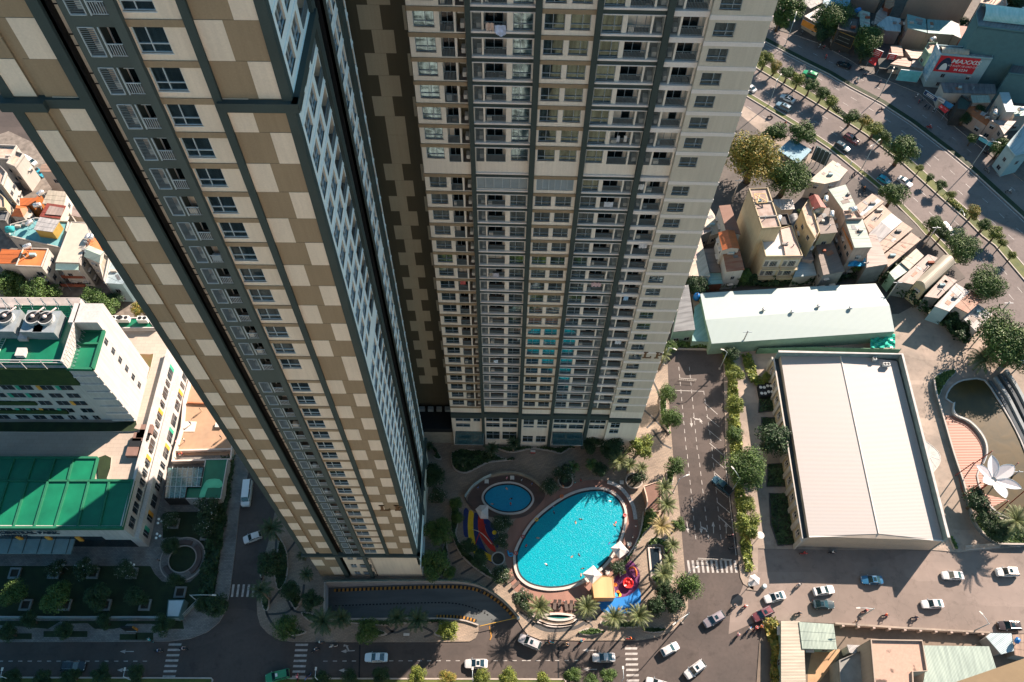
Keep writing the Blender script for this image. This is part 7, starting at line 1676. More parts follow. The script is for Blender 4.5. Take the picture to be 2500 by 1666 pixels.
# curved kerb wall round the small pool, and the glass fence
cw=thing('pool_wall',q('A',1000,640),'curved low wall sweeping over the top of the small pool','wall')
P=smooth(qs('A',[(1835,850),(1700,740),(1550,670),(1400,635),(1200,640),(1040,675)]),False,4);b=MB();b.strip(P,.5,.1,.9);b.build('wall',mat('stone_wall_tan',(.25,.22,.17),var=.15),cw)
P=smooth(qs('A',[(1040,675),(900,740),(740,860),(660,960),(620,1020)]),False,4);b=MB();b.strip(P,.12,.1,1.5);b.build('glass_fence',mat('pale_fence_glass',(.36,.44,.44),rough=.2),cw)
P=smooth(qs('A',[(620,1020),(660,1100),(740,1170)]),False,4);b=MB();b.strip(P,.2,.1,.5);b.build('step',DPAVE,cw)
cw=thing('seat_wall',q('33',960,320),'curved pale seat wall along the right side of the big pool','wall');P=smooth(qs('33',[(790,205),(860,232),(920,290),(965,370),(982,460)]),False,5)
b=MB();b.strip(P,.7,.1,.65);b.build('wall',mat('patterned_pale_stone',(.34,.33,.33),c2=(.16,.17,.18),scale=2.5,var2=.1),cw);b=MB();b.strip(P,.8,.65,.7);b.build('cap',mat('patterned_pale_stone2',(.40,.39,.38),var=.25,scale=3),cw)
cw=thing('garden_wall',q('33',1060,380),'curved white kerb wall between the pool deck and the hedge','wall');P=smooth(qs('33',[(1035,410),(1020,520),(985,620),(930,710),(880,790),(878,850)]),False,5);b=MB();b.strip(P,.18,.1,1.0);b.build('wall',WALLW,cw);b=MB();b.strip(P,.24,1.0,1.05);b.build('cap',KERB,cw)
# brown panel wall right of pool
cw=thing('screen_wall',q('33',1080,290),'tall curved brown wall with a pale rim beside the street palms','wall')
A=smooth([q('33',x,y,3.2) for x,y in [(1040,230),(1060,300),(1065,350),(1050,400)]],False,3);B_=[q('33',x,y,3.2) for x,y in [(1150,400),(1160,190)]]
b=MB();b.prism(A+B_,.1,3.2,0,1);b.build('wall',[mat('terracotta_wall',(.40,.22,.13),var=.1),mat('brown_roof_deck',(.15,.085,.065),var=.1)],cw);b=MB();b.strip(A+B_+[A[0]],.25,3.1,3.4);b.build('rim',mat('pale_rim',(.5,.38,.3)),cw)
# wooden pavilion with five sided roof
pv=thing('pavilion',q('B',1250,860),'small light wooden pavilion with a five sided flat roof by the play area','pavilion');WOOD=corr('light_wood_boards',(.60,.36,.16),PI/2,.42,(.52,.30,.13),stain=.1,depth=.5);WOODD=corr('light_wood_wall',(.50,.28,.11),0,.4,stain=.1)
P=qs('B',[(1232,683),(1365,684),(1395,957),(1128,962),(1103,790)],3.3);b=MB();b.prism(P,.1,3.15);b.build('wall',WOODD,pv);b=MB();b.prism(off(P,.12),3.15,3.35);b.build('roof',WOOD,pv);b=MB();b.strip(P+[P[0]],.16,3.35,3.42);b.build('rim',WOODD,pv)
# play mats
PUR=mat('purple_rubber',(.12,.025,.10),var=.06);BLU=mat('blue_rubber',(.01,.16,.45),var=.1);YEL=mat('yellow_rubber',(.62,.42,.02));REDR=mat('red_rubber',(.42,.03,.02));NVR=mat('navy_rubber',(.015,.03,.13));ORR=mat('orange_rubber',(.65,.16,.02));TQR=mat('sky_blue_rubber',(.03,.30,.5))
patch('play_mat','B',[(1185,1040),(1110,900),(1400,930),(1560,940),(1700,840),(1735,940),(1720,1060),(1660,1160),(1500,1175),(1250,1150)],.19,BLU)
patch('play_mat','B',[(1390,720),(1480,610),(1600,480),(1680,560),(1722,660),(1715,760),(1680,850),(1600,920),(1500,955),(1400,955),(1385,830)],.205,PUR)
def disc(t,x,y,r,z,m,nm='play_mat_dot'):
 c=q(t,x,y,z);b=MB();b.lathe((c.x,c.y,z-.01),[(r,0),(r,.012)],20);o=b.build(nm,m);o['kind']='structure'
for x,y,r,mm in ((1520,626,.4,YEL),(1405,790,.42,ORR),(1440,888,.42,ORR),(1422,921,.5,TQR),(1458,922,.42,YEL),(1455,1110,.3,ORR)): disc('B',x,y,r,.22,mm)
b=MB();c=q('B',1548,1113,.22);b.add([(c.x+(.5 if i % 2 else .2)*math.cos(i*PI/5+.3),c.y+(.5 if i % 2 else .2)*math.sin(i*PI/5+.3),.215) for i in range(10)],[list(range(10))]);o=b.build('play_mat_star',YEL);o['kind']='structure'
for i,(pts,mm) in enumerate([([(1490,395),(1525,400),(1530,560),(1490,560)],NVR),([(1525,405),(1560,420),(1560,560),(1600,680),(1560,690),(1520,560)],YEL),([(1560,420),(1590,430),(1590,540),(1640,660),(1700,740),(1690,760),(1600,690),(1560,560)],NVR),([(1590,430),(1625,440),(1640,540),(1690,620),(1710,680),(1660,650),(1595,550)],REDR),([(1625,440),(1680,480),(1725,560),(1725,650),(1690,620),(1645,540)],NVR),([(1600,660),(1640,680),(1700,720),(1690,750),(1620,710)],YEL)]):
 patch('striped_play_mat','32',pts,.185+i*.006,mm)
disc('32',1700,545,.5,.24,YEL)
sp=thing('play_arch',q('32',1600,545),'white and red curved play arches over the striped mat','play arch')
for k,(a,c,h_) in enumerate((((1550,525),(1680,625),2.2),((1565,640),(1640,490),2.2))):
 A,C_=q('32',*a),q('32',*c);b=MB();b.tube([A.lerp(C_,i/12)+Vector((0,0,h_*math.sin(PI*i/12)+.1)) for i in range(13)],.09,6);b.build('arch',WALLW if k == 0 else REDR,sp,True)
rs=thing('red_bowl',q('B',1565,780,.3),'round glossy red play bowl on the purple mat','play bowl');b=MB();b.lathe((0,0,0),[(.5,0),(1.0,.3),(1.15,.7),(1.0,.72),(.8,.45),(.3,.3)],18);b.build('bowl',mat('glossy_red',(.62,.03,.03),rough=.2,var=.05),rs,True,False)
b=MB();b.ball((.1,.1,.55),.3,.3,.15);b.ball((-.35,.3,.6),.22,.22,.15);b.build('cushion',mat('glossy_red2',(.7,.06,.05),rough=.25),rs,True,False)
oc=thing('play_bench',q('B',1640,640,.2),'curved orange play bench on the purple mat','bench');P=[q('B',1585,590),q('B',1610,578),q('B',1645,600),q('B',1668,640),q('B',1670,695)];P=smooth(P,False,4)
b=MB();b.tube([p+Vector((0,0,.5+.6*math.sin(PI*i/len(P)))) for i,p in enumerate(P)],.22,8);b.build('beam',mat('orange_plastic',(.52,.13,.03)),oc,True);b=MB()
for i in (0,len(P)-1): b.tube([(P[i].x,P[i].y,.1),(P[i].x,P[i].y,.6)],.12,6)
b.build('foot',DFRAME,oc)
# umbrellas
CANV=mat('white_canvas',(.50,.47,.45),var=.03,rough=.7)
def umbrella(t,pts,apex,h,label,group='white square parasols by the pools'):
 P=[q(t,x,y,h) for x,y in pts];c=q(t,apex[0],apex[1],h+.6);root=thing('parasol',(c.x,c.y,0),label,'parasol',group);n=len(P);b=MB()
 for i in range(n): 
  a,d=P[i],P[(i+1) % n];m1=(a+d)/2-Vector((0,0,.08));b.add([a,m1,c],[(0,1,2)]);b.add([m1,d,c],[(0,1,2)])
 for i in range(n):
  a,d=P[i],P[(i+1) % n];b.quad(a,d,d-Vector((0,0,.22)),a-Vector((0,0,.22)))
 b.build('canopy',CANV,root);b=MB();b.tube([(c.x,c.y,.15),(c.x,c.y,h+.75)],.06,8);b.build('pole',WFRAME,root);b=MB()
 for p in P: b.tube([p-Vector((0,0,.03)),c-Vector((0,0,.05))],.025,4)
 b.build('rib',WFRAME,root);b=MB();b.lathe((c.x,c.y,h+.55),[(.25,0),(.18,.12),(.05,.2)],10);b.build('cap',CANV,root);b=MB();b.box(c.x-.4,c.x+.4,c.y-.4,c.y+.4,.15,.28);b.build('base',DFRAME,root)
umbrella('33',[(815,650),(880,600),(942,672),(875,722)],(876,655),2.7,'square white parasol on the right edge of the big pool');umbrella('33',[(622,825),(697,768),(758,835),(690,895)],(698,838),2.7,'square white parasol beside the wooden pavilion')
umbrella('32',[(1570,385),(1602,357),(1658,357),(1658,450),(1605,448)],(1613,398),2.7,'shaded white parasol between the small pool and striped mat');umbrella('34',[(85,840),(118,828),(155,858),(150,900),(100,912),(75,885)],(118,868),3.0,'six sided white parasol of the guard post at the street corner')
# loungers, towels, tables
LGM=corr('brown_rattan',(.085,.06,.05),0,.2,stain=.2)
def lounger(t,x,y,ang,label,group='brown sun loungers on the timber deck'):
 c=q(t,x,y,.2);root=thing('sun_lounger',c,label,'sun lounger',group,ang);b=MB();b.box(-.34,.34,-1.0,.35,.24,.34);b.build('seat',LGM,root,False,False)
 b=MB();b.hexa([(-.34,.35,.24),(.34,.35,.24),(-.34,1.0,.52),(.34,1.0,.52),(-.34,.35,.34),(.34,.35,.34),(-.34,.97,.62),(.34,.97,.62)]);b.build('backrest',LGM,root,False,False)
 for sx in (-.28,.28):
  for sy in (-.85,.6): b=MB();b.box(sx-.04,sx+.04,sy-.04,sy+.04,0,.26);b.build('leg',DFRAME,root,False,False)
for i,(x,y) in enumerate([(345,1045),(392,1050),(432,1040),(465,1040),(510,1048),(545,1045),(575,1050)]): lounger('33',x,y,.15*math.sin(i*2),ORD[i]+' brown sun lounger from the left in the deck row')
for i,(x,y,a) in enumerate([(130,870,2.2),(165,905,2.3),(200,950,2.5)]): lounger('33',x,y,a,ORD[i]+' brown sun lounger from the top on the left deck side','brown sun loungers on the left deck side')
for x,y,a,l_,cc in ((1650,470*0+185,0,'',0),): pass
def table(t,x,y,label,s=.45):
 c=q(t,x,y,.17);root=thing('side_table',c,label,'table');b=MB();b.box(-s,s,-s,s,.5,.56);b.build('tabletop',WALLW,root,False,False)
 for sx in (-1,1):
  for sy in (-1,1): b=MB();b.box(sx*s*.8-.03,sx*s*.8+.03,sy*s*.8-.03,sy*s*.8+.03,0,.5);b.build('leg',WFRAME,root,False,False)
table('33',940,630,'square pale table right of the right parasol');table('33',888,208,'pale small table by the upper right deck of the pool');table('B',1300,640,'brown square box table beside the wooden pavilion');table('B',1028,740,'pale table left of the pavilion parasol')
table('A',968,770,'left white towel table on the small pool deck');table('A',1375,710,'middle white towel table on the small pool deck')
# reflecting pools and water features
def basin(t,pts,label,wcol=TILED,wtop=.42,wd=.45,wm=None,sm=False):
 P=qs(t,pts,.4);P=smooth(P,True,3) if sm else P;c=sum(P,Vector())/len(P);root=thing('water_basin',(c.x,c.y,0),label,'water basin')
 area=sum(P[i].x*P[(i+1) % len(P)].y-P[(i+1) % len(P)].x*P[i].y for i in range(len(P)));I=off(P,wd if area > 0 else -wd);b=MB();b.ring(P,I,.1,wtop);b.build('rim',COPE,root);b=MB();b.add([(p.x,p.y,.3) for p in I],[list(range(len(I)))]);b.build('water',wm or DWAT,root);return root
DWAT=watermat('dark_basin_water',(.006,.016,.026),(.004,.010,.018),.1,2)
GWAT=watermat('green_basin_water',(.02,.14,.13),(.015,.10,.10),.1,2)
basin('33',[(1068,645),(1157,645),(1170,832),(1086,832)],'dark rectangular reflecting pool among the street palms')
basin('33',[(330,1112),(390,1095),(470,1092),(540,1102),(575,1118),(540,1140),(470,1150),(390,1140)],'upper lens shaped pale-rimmed basin below the loungers',sm=True,wm=GWAT)
basin('33',[(310,1145),(350,1155),(400,1166),(470,1172),(550,1160),(570,1135),(600,1140),(560,1175),(470,1192),(380,1185)],'lower crescent dark basin below the loungers',sm=True)
# ---- round bowl planters
for t,x,y,r,l_ in (('33',505,200,1.8,'bowl shaped stone planter above the big pool'),('33',970,200,2.0,'round concrete planter at the upper right of the pool'),('33',45,730,1.5,'round planter at the left edge of the big pool')):
 c=q(t,x,y,.1);root=thing('bowl_planter',c,l_,'planter',None);b=MB();b.lathe((0,0,0),[(r*.6,0),(r,.8),(r,.95),(r*.85,.95),(r*.8,.7)],20);b.build('bowl',KERB,root,True,False);b=MB();b.lathe((0,0,.7),[(r*.82,0),(r*.82,.05)],16);b.build('soil',SOIL,root,False,False)
# ---- hospital garden: ring seat and square planters
c=q('31',1250,728,.2);e1=q('31',1400,728,.2);RR=(e1-c).length
rg=thing('ring_seat',c,'big circular paved ring with curved benches round a lawn','seat ring');circ=lambda r,a0=0,a1=2*PI,n=40: [Vector((r*math.cos(a0+(a1-a0)*i/n),r*math.sin(a0+(a1-a0)*i/n),0)) for i in range(n+(0 if a1-a0 > 6.28 else 1))]
b=MB();b.ring(circ(RR),circ(RR*.62),0,.12);b.build('paving',PAVEL,rg,False,False);b=MB();b.ring(circ(RR*1.03),circ(RR*.98),0,.25);b.ring(circ(RR*.64),circ(RR*.6),0,.4);b.build('kerb',KERB,rg,False,False);b=MB();b.add(zf(circ(RR*.61),.1),[list(range(40))]);b.build('lawn',LAWN,rg,False,False)
for a0,a1 in ((-.9,.9),(1.2,2.2),(3.6,4.3)): b=MB();b.strip(circ(RR*.78,a0,a1,16),.9,.12,.55);b.build('bench',mat('brown_bench',(.08,.06,.055)),rg,False,False)
for i,(t,x,y) in enumerate([('31',105,825),('31',375,825),('31',640,825),('31',905,825),('31',180,1042),('31',450,1042),('31',722,1042),('31',995,1042),('31',1235,955),('31',1190,485),('31',1412,565)]):
 lb=(ORD[i]+' square stone planter from the left in the upper row of the lawn') if i < 4 else (ORD[i-4]+' square stone planter from the left in the lower row of the lawn') if i < 8 else ['square stone planter below the ring seat','square stone planter just below the pavilion','square stone planter right above the ring seat'][i-8]
 c=q(t,x,y,.17);root=thing('square_planter',c,lb,'planter','square stone planters in the hospital garden');s=1.15;b=MB();sq=lambda k: [Vector((-k,-k,0)),Vector((k,-k,0)),Vector((k,k,0)),Vector((-k,k,0))]
 b.ring(sq(s),sq(s*.68),0,.45);b.build('kerb',mat('planter_stone',(.17,.19,.19)) if i == 0 else bpy.data.materials['planter_stone'],root,False,False);b=MB();b.box(-s*.68,s*.68,-s*.68,s*.68,0,.25);b.build('soil',SOIL,root,False,False)
fg=thing('garden_fence',q('31',700,1135),'long metal rail fence along the lower edge of the dark lawn','fence');P=qs('31',[(-600,1132),(0,1132),(600,1133),(1130,1133),(1235,1148),(1370,1010)]);b=MB();b.strip(P,.25,.1,.7);b.build('base_wall',mat('fence_wall',(.16,.2,.2)),fg);b=MB();b.tube(zf(P,1.6),.05,5);b.tube(zf(P,1.0),.03,5);b.build('rail',WFRAME,fg)
# globes on the lawn
for i,(t,x,y) in enumerate([('31',465,797),('31',935,795),('31',1125,500),('31',1113,600)]):
 c=q(t,x,y,.2);root=thing('globe_lamp',c,['left globe lamp cluster on the dark lawn','right globe lamp cluster on the dark lawn','globe lamp cluster left of the ring seat, upper','globe lamp cluster left of the ring seat, lower'][i],'lamp','white globe lamps');b=MB();b.tube([(0,0,0),(0,0,3)],.06,6);b.build('post',DFRAME,root,False,False)
 for k in range(3): b=MB();b.ball((.5*math.cos(k*2.1),.5*math.sin(k*2.1),3.1),.28,.28,.28,n=10);b.build('globe',mat('white_globe',(.75,.8,.8),rough=.3) if 'white_globe' not in bpy.data.materials else bpy.data.materials['white_globe'],root,True,False)
# ================================================================== POND
pdk=qs('G',[(325,375),(405,380),(500,420),(570,480),(620,560),(645,640),(645,720),(620,790),(660,900),(640,1000),(840,1050),(700,1120),(600,1110),(520,1060),(470,960),(450,840)])
water=smooth(qs('G',[(352,245),(385,165),(450,112),(540,90),(660,98),(760,240),(870,420),(950,580),(1020,760),(1120,1000),(1100,1230),(900,1215),(760,1150),(690,1080),(640,1000),(600,860),(640,770),(668,690),(660,600),(610,510),(530,430),(415,375),(412,285)]),True,2)
def sheetk(n_,P,z,m): o=sheet(n_,[P],z,m);return o
PONDW=watermat('muddy_pond_water',(.060,.042,.013),(.040,.032,.012),.04,.3)
sheetk('pond_water',water,.19,PONDW)
o=band_on('pond_kerb',water+[water[0]],.35,.14,mat('pond_kerb',(.30,.30,.29)),.3)
sheetk('timber_terrace',pdk,.26,corr('terracotta_deck',(.26,.10,.06),0,.8,(.21,.085,.05),stain=.1,tone=.04))
tb=thing('terrace_balustrade',q('G',640,640),'white curved balustrade between the red terrace and the pond','balustrade');P=smooth(qs('G',[(412,285),(415,375),(530,432),(612,512),(662,600),(670,690),(640,770)]),False,4);b=MB();b.strip(P,.3,.1,.9);b.build('wall',WALLW,tb);b=MB();b.strip(off(P,-.0,False),.1,1.1,1.2);b.build('rail',DFRAME,tb)
tw=thing('terrace_wall',q('G',380,600),'long thin wall between the pale lane and the red terrace','wall');P=smooth(qs('G',[(248,110),(262,200),(300,330),(400,680),(480,920),(530,1120),(570,1240),(650,1340),(740,1400),(800,1412),(1000,1415)]),False,3);b=MB();b.strip(P,.25,.1,1.2);b.build('wall',mat('dark_lane_wall',(.10,.12,.13)),tw);b=MB();b.strip(P,.35,1.2,1.28);b.build('coping',KERB,tw)
stp=thing('curved_steps',q('G',860,260),'broad curved pale steps along the right bank of the pond','steps')
for i in range(4):
 P=smooth(qs('G',[(700+i*38,105-i*24),(800+i*38,250-i*20),(890+i*38,420-i*15),(980+i*38,600-i*10),(1060+i*38,800)]),False,4);b=MB();b.strip(P,.75,.1,.5+i*.35);b.build('step',mat('step_stone%d' % i,(.20,.23,.24) if i % 2 else (.05,.065,.075)),stp)
# flower shaped canopy
c=q('G',735,888,6.0);fl_=thing('flower_canopy',(c.x,c.y,0),'white tensile canopy shaped like a six petalled flower over the pond deck','canopy');PET=mat('petal_fabric',(.55,.52,.52),var=.02);RED_=mat('red_steel',(.22,.04,.03),rough=.4)
tips=[(712,703),(890,785),(948,965),(820,1045),(640,915),(588,782)];wds=[.19,.2,.17,.2,.26,.17]
for i,(tx,ty) in enumerate(tips):
 tp_=q('G',tx,ty,7.0);v=tp_-c;U=v.normalized();Wd=Vector((-U.y,U.x,0));L=v.length;b=MB();n=12;rows_=[]
 for k in range(n+1):
  s=k/n;w_=L*(wds[i]+.06)*math.sin(PI*min(1,s*.93+.07))**.75*(1 if s < 1 else 0);ct=c+U*(L*(.12+.88*s))+Vector((0,0,.7*s));rows_.append([ct+Wd*w_+Vector((0,0,.5*w_/1.5)),ct+Vector((0,0,.0)),ct-Wd*w_+Vector((0,0,.5*w_/1.5))])
 for k in range(n):
  for j in range(2): b.quad(rows_[k][j],rows_[k][j+1],rows_[k+1][j+1],rows_[k+1][j])
 b.build('petal',PET,fl_);b=MB();b.tube([r_[0] for r_ in rows_]+[r_[2] for r_ in rows_[::-1]],.045,4);b.tube([r_[1] for r_ in rows_],.04,4);b.build('petal_rim',WFRAME,fl_)
 foot=c+U*(L*1.25);b=MB();b.tube([(foot.x,foot.y,.2),tuple(tp_+U*.8+Vector((0,0,1.2)))],.12,6);b.build('mast',RED_,fl_);b=MB();b.tube([tuple(tp_),tuple(tp_+U*.8+Vector((0,0,1.2)))],.03,4);b.build('cable',WFRAME,fl_)
b=MB();b.lathe((c.x,c.y,5.7),[(1.2,0),(1.25,.15),(.9,.2),(.5,.15)],18);b.build('hub',WALLW,fl_);b=MB();b.tube([(c.x,c.y,.2),(c.x,c.y,5.8)],.2,8);b.build('mast',RED_,fl_)
# bicycle rack row
rk=thing('bicycle_rack',q('G',650,1435,.15),'long white looped rack along the lane by the pond','rack');A,C_=q('G',515,1448,.15),q('G',788,1425,.15)
for i in range(30):
 p=A.lerp(C_,i/29);b=MB();b.tube([p,p+Vector((-.2,.35,.8)),p+Vector((.0,.7,.75)),p+Vector((.1,.9,0))],.045,5);b.build('loop',WALLW,rk)
b=MB();b.tube([A,C_],.05,5);b.build('rail',WALLW,rk)
# satellite dish, barrel, sign, boxes
c=q('33',1825,580,.5);ds=thing('dish',c,'round white dish standing at the edge of the green strip','dish');b=MB();b.lathe((0,0,1.2),[(.05,0),(.6,.12),(.85,.35),(.8,.37)],18);b.build('bowl',WALLW,ds,True,False);b=MB();b.tube([(0,0,-.4),(0,0,1.25)],.07,6);b.build('post',DFRAME,ds,False,False)
c=q('34',178,920,.1);dr=thing('barrel',c,'upright blue-grey barrel beside the guard parasol','barrel');b=MB();b.lathe((0,0,0),[(.45,0),(.5,.3),(.45,.6),(.5,.9),(.45,1.2)],14);b.build('drum',mat('grey_blue_drum',(.3,.38,.4)),dr,True,False);b=MB();b.lathe((0,0,1.2),[(.4,0),(.35,.03)],14);b.build('lid',WFRAME,dr,False,False)
c=q('31',905,1215,.15);ps=thing('sign_box',c,'black advertising light box with a yellow edge on the pavement','sign');b=MB();b.box(-1.2,1.2,-.2,.2,.5,3.2);b.build('panel',BLK,ps,False,False);b=MB();b.box(1.2,1.32,-.22,.22,.5,3.25);b.build('edge',YPAINT,ps,False,False);b=MB();b.box(-1.0,1.0,-.25,.25,0,.5);b.build('plinth',DFRAME,ps,False,False)
c=q('33',1258,1160,.15);ps=thing('map_board',c,'slim dark information board on the corner pavement','sign');ps.rotation_euler.z=1.2;b=MB();b.box(-.7,.7,-.06,.06,.6,2.2);b.build('panel',BLK,ps,False,False);b=MB();b.box(-.6,-.5,-.05,.05,0,.6);b.box(.5,.6,-.05,.05,0,.6);b.build('leg',DFRAME,ps,False,False)
c=q('32',1100,1245,.15);ps=thing('bench',c,'small bench on the pavement below the ramp palms','bench');b=MB();b.box(-.6,.6,-.25,.25,.4,.48);b.build('seat',WALLW,ps,False,False);b=MB();b.box(-.5,-.4,-.2,.2,0,.4);b.box(.4,.5,-.2,.2,0,.4);b.build('leg',DFRAME,ps,False,False)
c=q('A',1705,290,.15);ps=thing('bench',c,'small white and red bench on the shaded walk above the pools','bench');b=MB();b.box(-.55,.55,-.25,.25,.45,.55);b.build('seat',WALLW,ps,False,False);b=MB();b.box(-.55,.55,-.3,-.25,0,.45);b.build('front_panel',REDS,ps,False,False)
# boom barrier at the ramp mouth
bb=thing('barrier',q('32',1870,1130),'yellow barrier arm crossing the ramp mouth','barrier');b=MB();A,C_=q('32',1860,1125,1.1),q('32',1600,1185,1.1);b.tube([A,C_],.07,6);b.build('arm',mat('yellow_arm',(.5,.3,.05)),bb);b=MB();b.box(A.x-.2,A.x+.4,A.y-.2,A.y+.2,0,1.3);b.build('post',WFRAME,bb);b=MB();A,C_=q('32',1665,1185,.02),q('32',1680,1255,.02);b.strip([A,C_,q('32',1670,1280)],.25,.01,.03);o=b.build('yellow_line',YPAINT);o['kind']='structure'
# goal-like barriers
for t,a,c,l_ in (('23',(1280,1052),(1395,1060),'white low barrier across the top of the parking street'),('33',(1405,730),(1540,738),'left white barrier at the crossing'),('33',(1560,735),(1635,740),'right white barrier at the crossing')):
 A,C_=q(t,*a,0),q(t,*c,0);root=thing('road_barrier',A,l_,'barrier','white road barriers');b=MB();Z=Vector((0,0,1));b.tube([A+Z*1,C_+Z*1],.05,5);b.tube([A+Z*.3,C_+Z*.3],.04,5);b.build('rail',WALLW,root);b=MB()
 for k in range(9): p=A.lerp(C_,k/8);b.tube([p+Z*.05,p+Z*1],.03,4)
 b.build('bar',WALLW,root)
# ================================================================== STREET LAMPS, POLES
def lamp(t,base,head,h,label,double=True,group='street lamps',dirn=None,name='street_lamp'):
 p=q(t,*base,0);e=q(t,*head,h);root=thing(name,p,label,'street lamp',group);d=Vector((e.x-p.x,e.y-p.y,0));L=d.length
 if L > 5 or L < .4: d=d.normalized()*2.2 if L > .01 else Vector((1,0,0));L=d.length
 b=MB();b.tube([(0,0,0),(0,0,h*.55),(0,0,h-.6)],[.13,.1,.07],8);b.build('pole',mat('lamp_pole',(.30,.36,.38)) if 'lamp_pole' not in bpy.data.materials else bpy.data.materials['lamp_pole'],root,True,False)
 for s in ((1,-1) if double else (1,)):
  b=MB();dd=d*s;b.tube([(0,0,h-.9),(dd.x*.5,dd.y*.5,h-.25),(dd.x,dd.y,h)],.05,6);b.build('arm',WFRAME,root,True,False)
  b=MB();u=dd.normalized();w_=Vector((-u.y,u.x,0))*.16;o_=dd;z0=Vector((0,0,h-.06));b.hexa([o_-w_+z0,o_+w_+z0,o_+u*.8-w_*.7+z0,o_+u*.8+w_*.7+z0,o_-w_+z0+Vector((0,0,.14)),o_+w_+z0+Vector((0,0,.14)),o_+u*.8-w_*.7+z0+Vector((0,0,.08)),o_+u*.8+w_*.7+z0+Vector((0,0,.08))]);b.build('lamp_head',WALLW,root,False,False)
 b=MB();b.box(-.25,.25,-.25,.25,0,.3);b.build('base',KERB,root,False,False)
for t,a,c,l_,dbl in (('14',(328,312),(392,140),'street lamp at the top left of the boulevard',True),('14',(215,722),(295,515),'street lamp on the lower verge by the two parked-up cars',True),('14',(970,668),(1065,480),'street lamp in front of the turquoise hoarding',True),('14',(845,1165),(968,960),'street lamp on the lower verge with its long shadow',True),
                     ('14',(1600,1140),(1728,952),'street lamp on the upper verge at the right',True),('D',(1200,640),(1480,618),'lamp partly hidden near the parked white van',False)): lamp(t,a,c,10.8,l_,dbl,'tall boulevard lamps')
for t,a,c,l_ in (('23',(1175,945),(1245,835),'street lamp at the top left corner of the parking street'),('23',(1560,975),(1590,845),'street lamp at the top right corner of the parking street'),('33',(1240,270),(1330,155),'street lamp on the left kerb beside the street palms'),('33',(1640,265),(1700,160),'street lamp on the right kerb under the large broad tree'),
     ('33',(1310,880),(1395,785),'street lamp at the lower left end of the crossing'),('31',(1380,1040),(1450,972),'street lamp at the garden corner by the spreading tree'),('33',(1300,1160),(1260,1160),'lamp at the corner pavement')): lamp(t,a,c,8.5,l_,False,'single arm street lamps')
for t,x,y,l_ in (('31',12,1490,'leftmost lamp on the bottom median'),('31',850,1490,'second lamp from the left on the bottom median'),('32',478,1487,'third lamp from the left on the bottom median'),('32',1550,1485,'fourth lamp from the left on the bottom median'),('33',900,1480,'fifth lamp from the left on the bottom median')): p=q(t,x,y,7.0);root=thing('street_lamp',(p.x,28.6,0),l_,'street lamp','lamps on the bottom median');b=MB();b.tube([(0,0,0),(0,0,6.9)],[.09,.06],7);b.build('pole',WFRAME,root,True,False);b=MB();b.tube([(0,0,6.8),(0,max(.2,p.y-28.6),7.0)],.05,5);b.build('arm',WFRAME,root,True,False);b=MB();b.box(-.18,.18,p.y-28.6,p.y-28.0,6.95,7.08);b.build('lamp_head',WALLW,root,False,False)
for t,a,c,l_,h_ in (('34',(842,1125),(840,1060),'lamp at the lower kerb of the lane near the motorbikes',8),('34',(1600,1225),(1678,1105),'lamp at the lower kerb of the lane at the right',8)): lamp(t,a,c,h_,l_,False,'lane lamps')
POLM=mat('concrete_pole',(.34,.32,.30),var=.1)
def pole(t,base,top,h,label,arms=1):
 p=q(t,*base,.0);root=thing('utility_pole',p,label,'utility pole','concrete utility poles');b=MB();b.tube([(0,0,0),(0,0,h)],[.2,.13],8);b.build('pole',POLM,root,True,False)
 for k in range(arms): b=MB();b.box(-1.1,1.1,-.06,.06,h-.5-k*.8,h-.35-k*.8);b.build('crossarm',DFRAME,root,False,False)
 b=MB();b.lathe((0,0,h),[(.16,0),(.1,.12)],8);b.build('cap',DFRAME,root,False,False)
for a in [('24',(1010,510),(1090,370),8.5,'concrete pole leaning over the right end of the teal shed roof'),('23',(1690,850),(1757,708),9,'bare thick pole at the top of the green strip'),('C',(390,1560),(500,1330),8,'concrete pole below the rusty roofed house'),('D',(940,815),(1120,580),9,'dark leaning pole on the boulevard lane above the tan roofs'),('24',(1750,640),(1830,550),8,'thin pole at the boulevard above the dark trees'),
          ('D',(160,1200),(250,1020),8,'pole beside the blue tarpaulin'),('C',(500,370),(560,110),9,'utility pole with crossarms behind the brick-roofed house'),('24',(1840,1040),(1960,910),9,'utility pole at the curved steps of the pond'),('34',(1880,160),(1740,100),3,'short post beside the flower canopy')]: pole(*a)
wr=thing('overhead_cable',q('C',900,300,8),'thin overhead cables slung across the boulevard houses','cable')
for a,c in ((q('C',500,340,8.6),q('D',940,790,8.8)),(q('C',500,350,8.0),q('D',940,800,8.2)),(q('D',940,800,8.8),q('24',1750,640,7.8))):
 b=MB();b.tube([a.lerp(c,i/14)-Vector((0,0,1.0*math.sin(PI*i/14))) for i in range(15)],.035,4);b.build('wire',BLACK,wr)
for t,x,y,l_,n_ in (('24',165,1140,'block of black cased fans beside the hall, left',4),('24',212,1130,'block of black cased fans beside the hall, right',4)):
 c=q(t,x,y,.2);root=thing('condenser_unit',c,l_,'air conditioner','fan units beside the hall');b=MB();b.box(-.9,.9,-1.6,1.6,0,1.4);b.build('casing',BLACK,root,False,False)
 for i in range(4): b=MB();b.lathe((-.42+.84*(i % 2),-.8+1.6*(i//2),1.4),[(.36,0),(.38,.05),(.3,.06)],14);b.build('fan_ring',ACW,root,False,False)
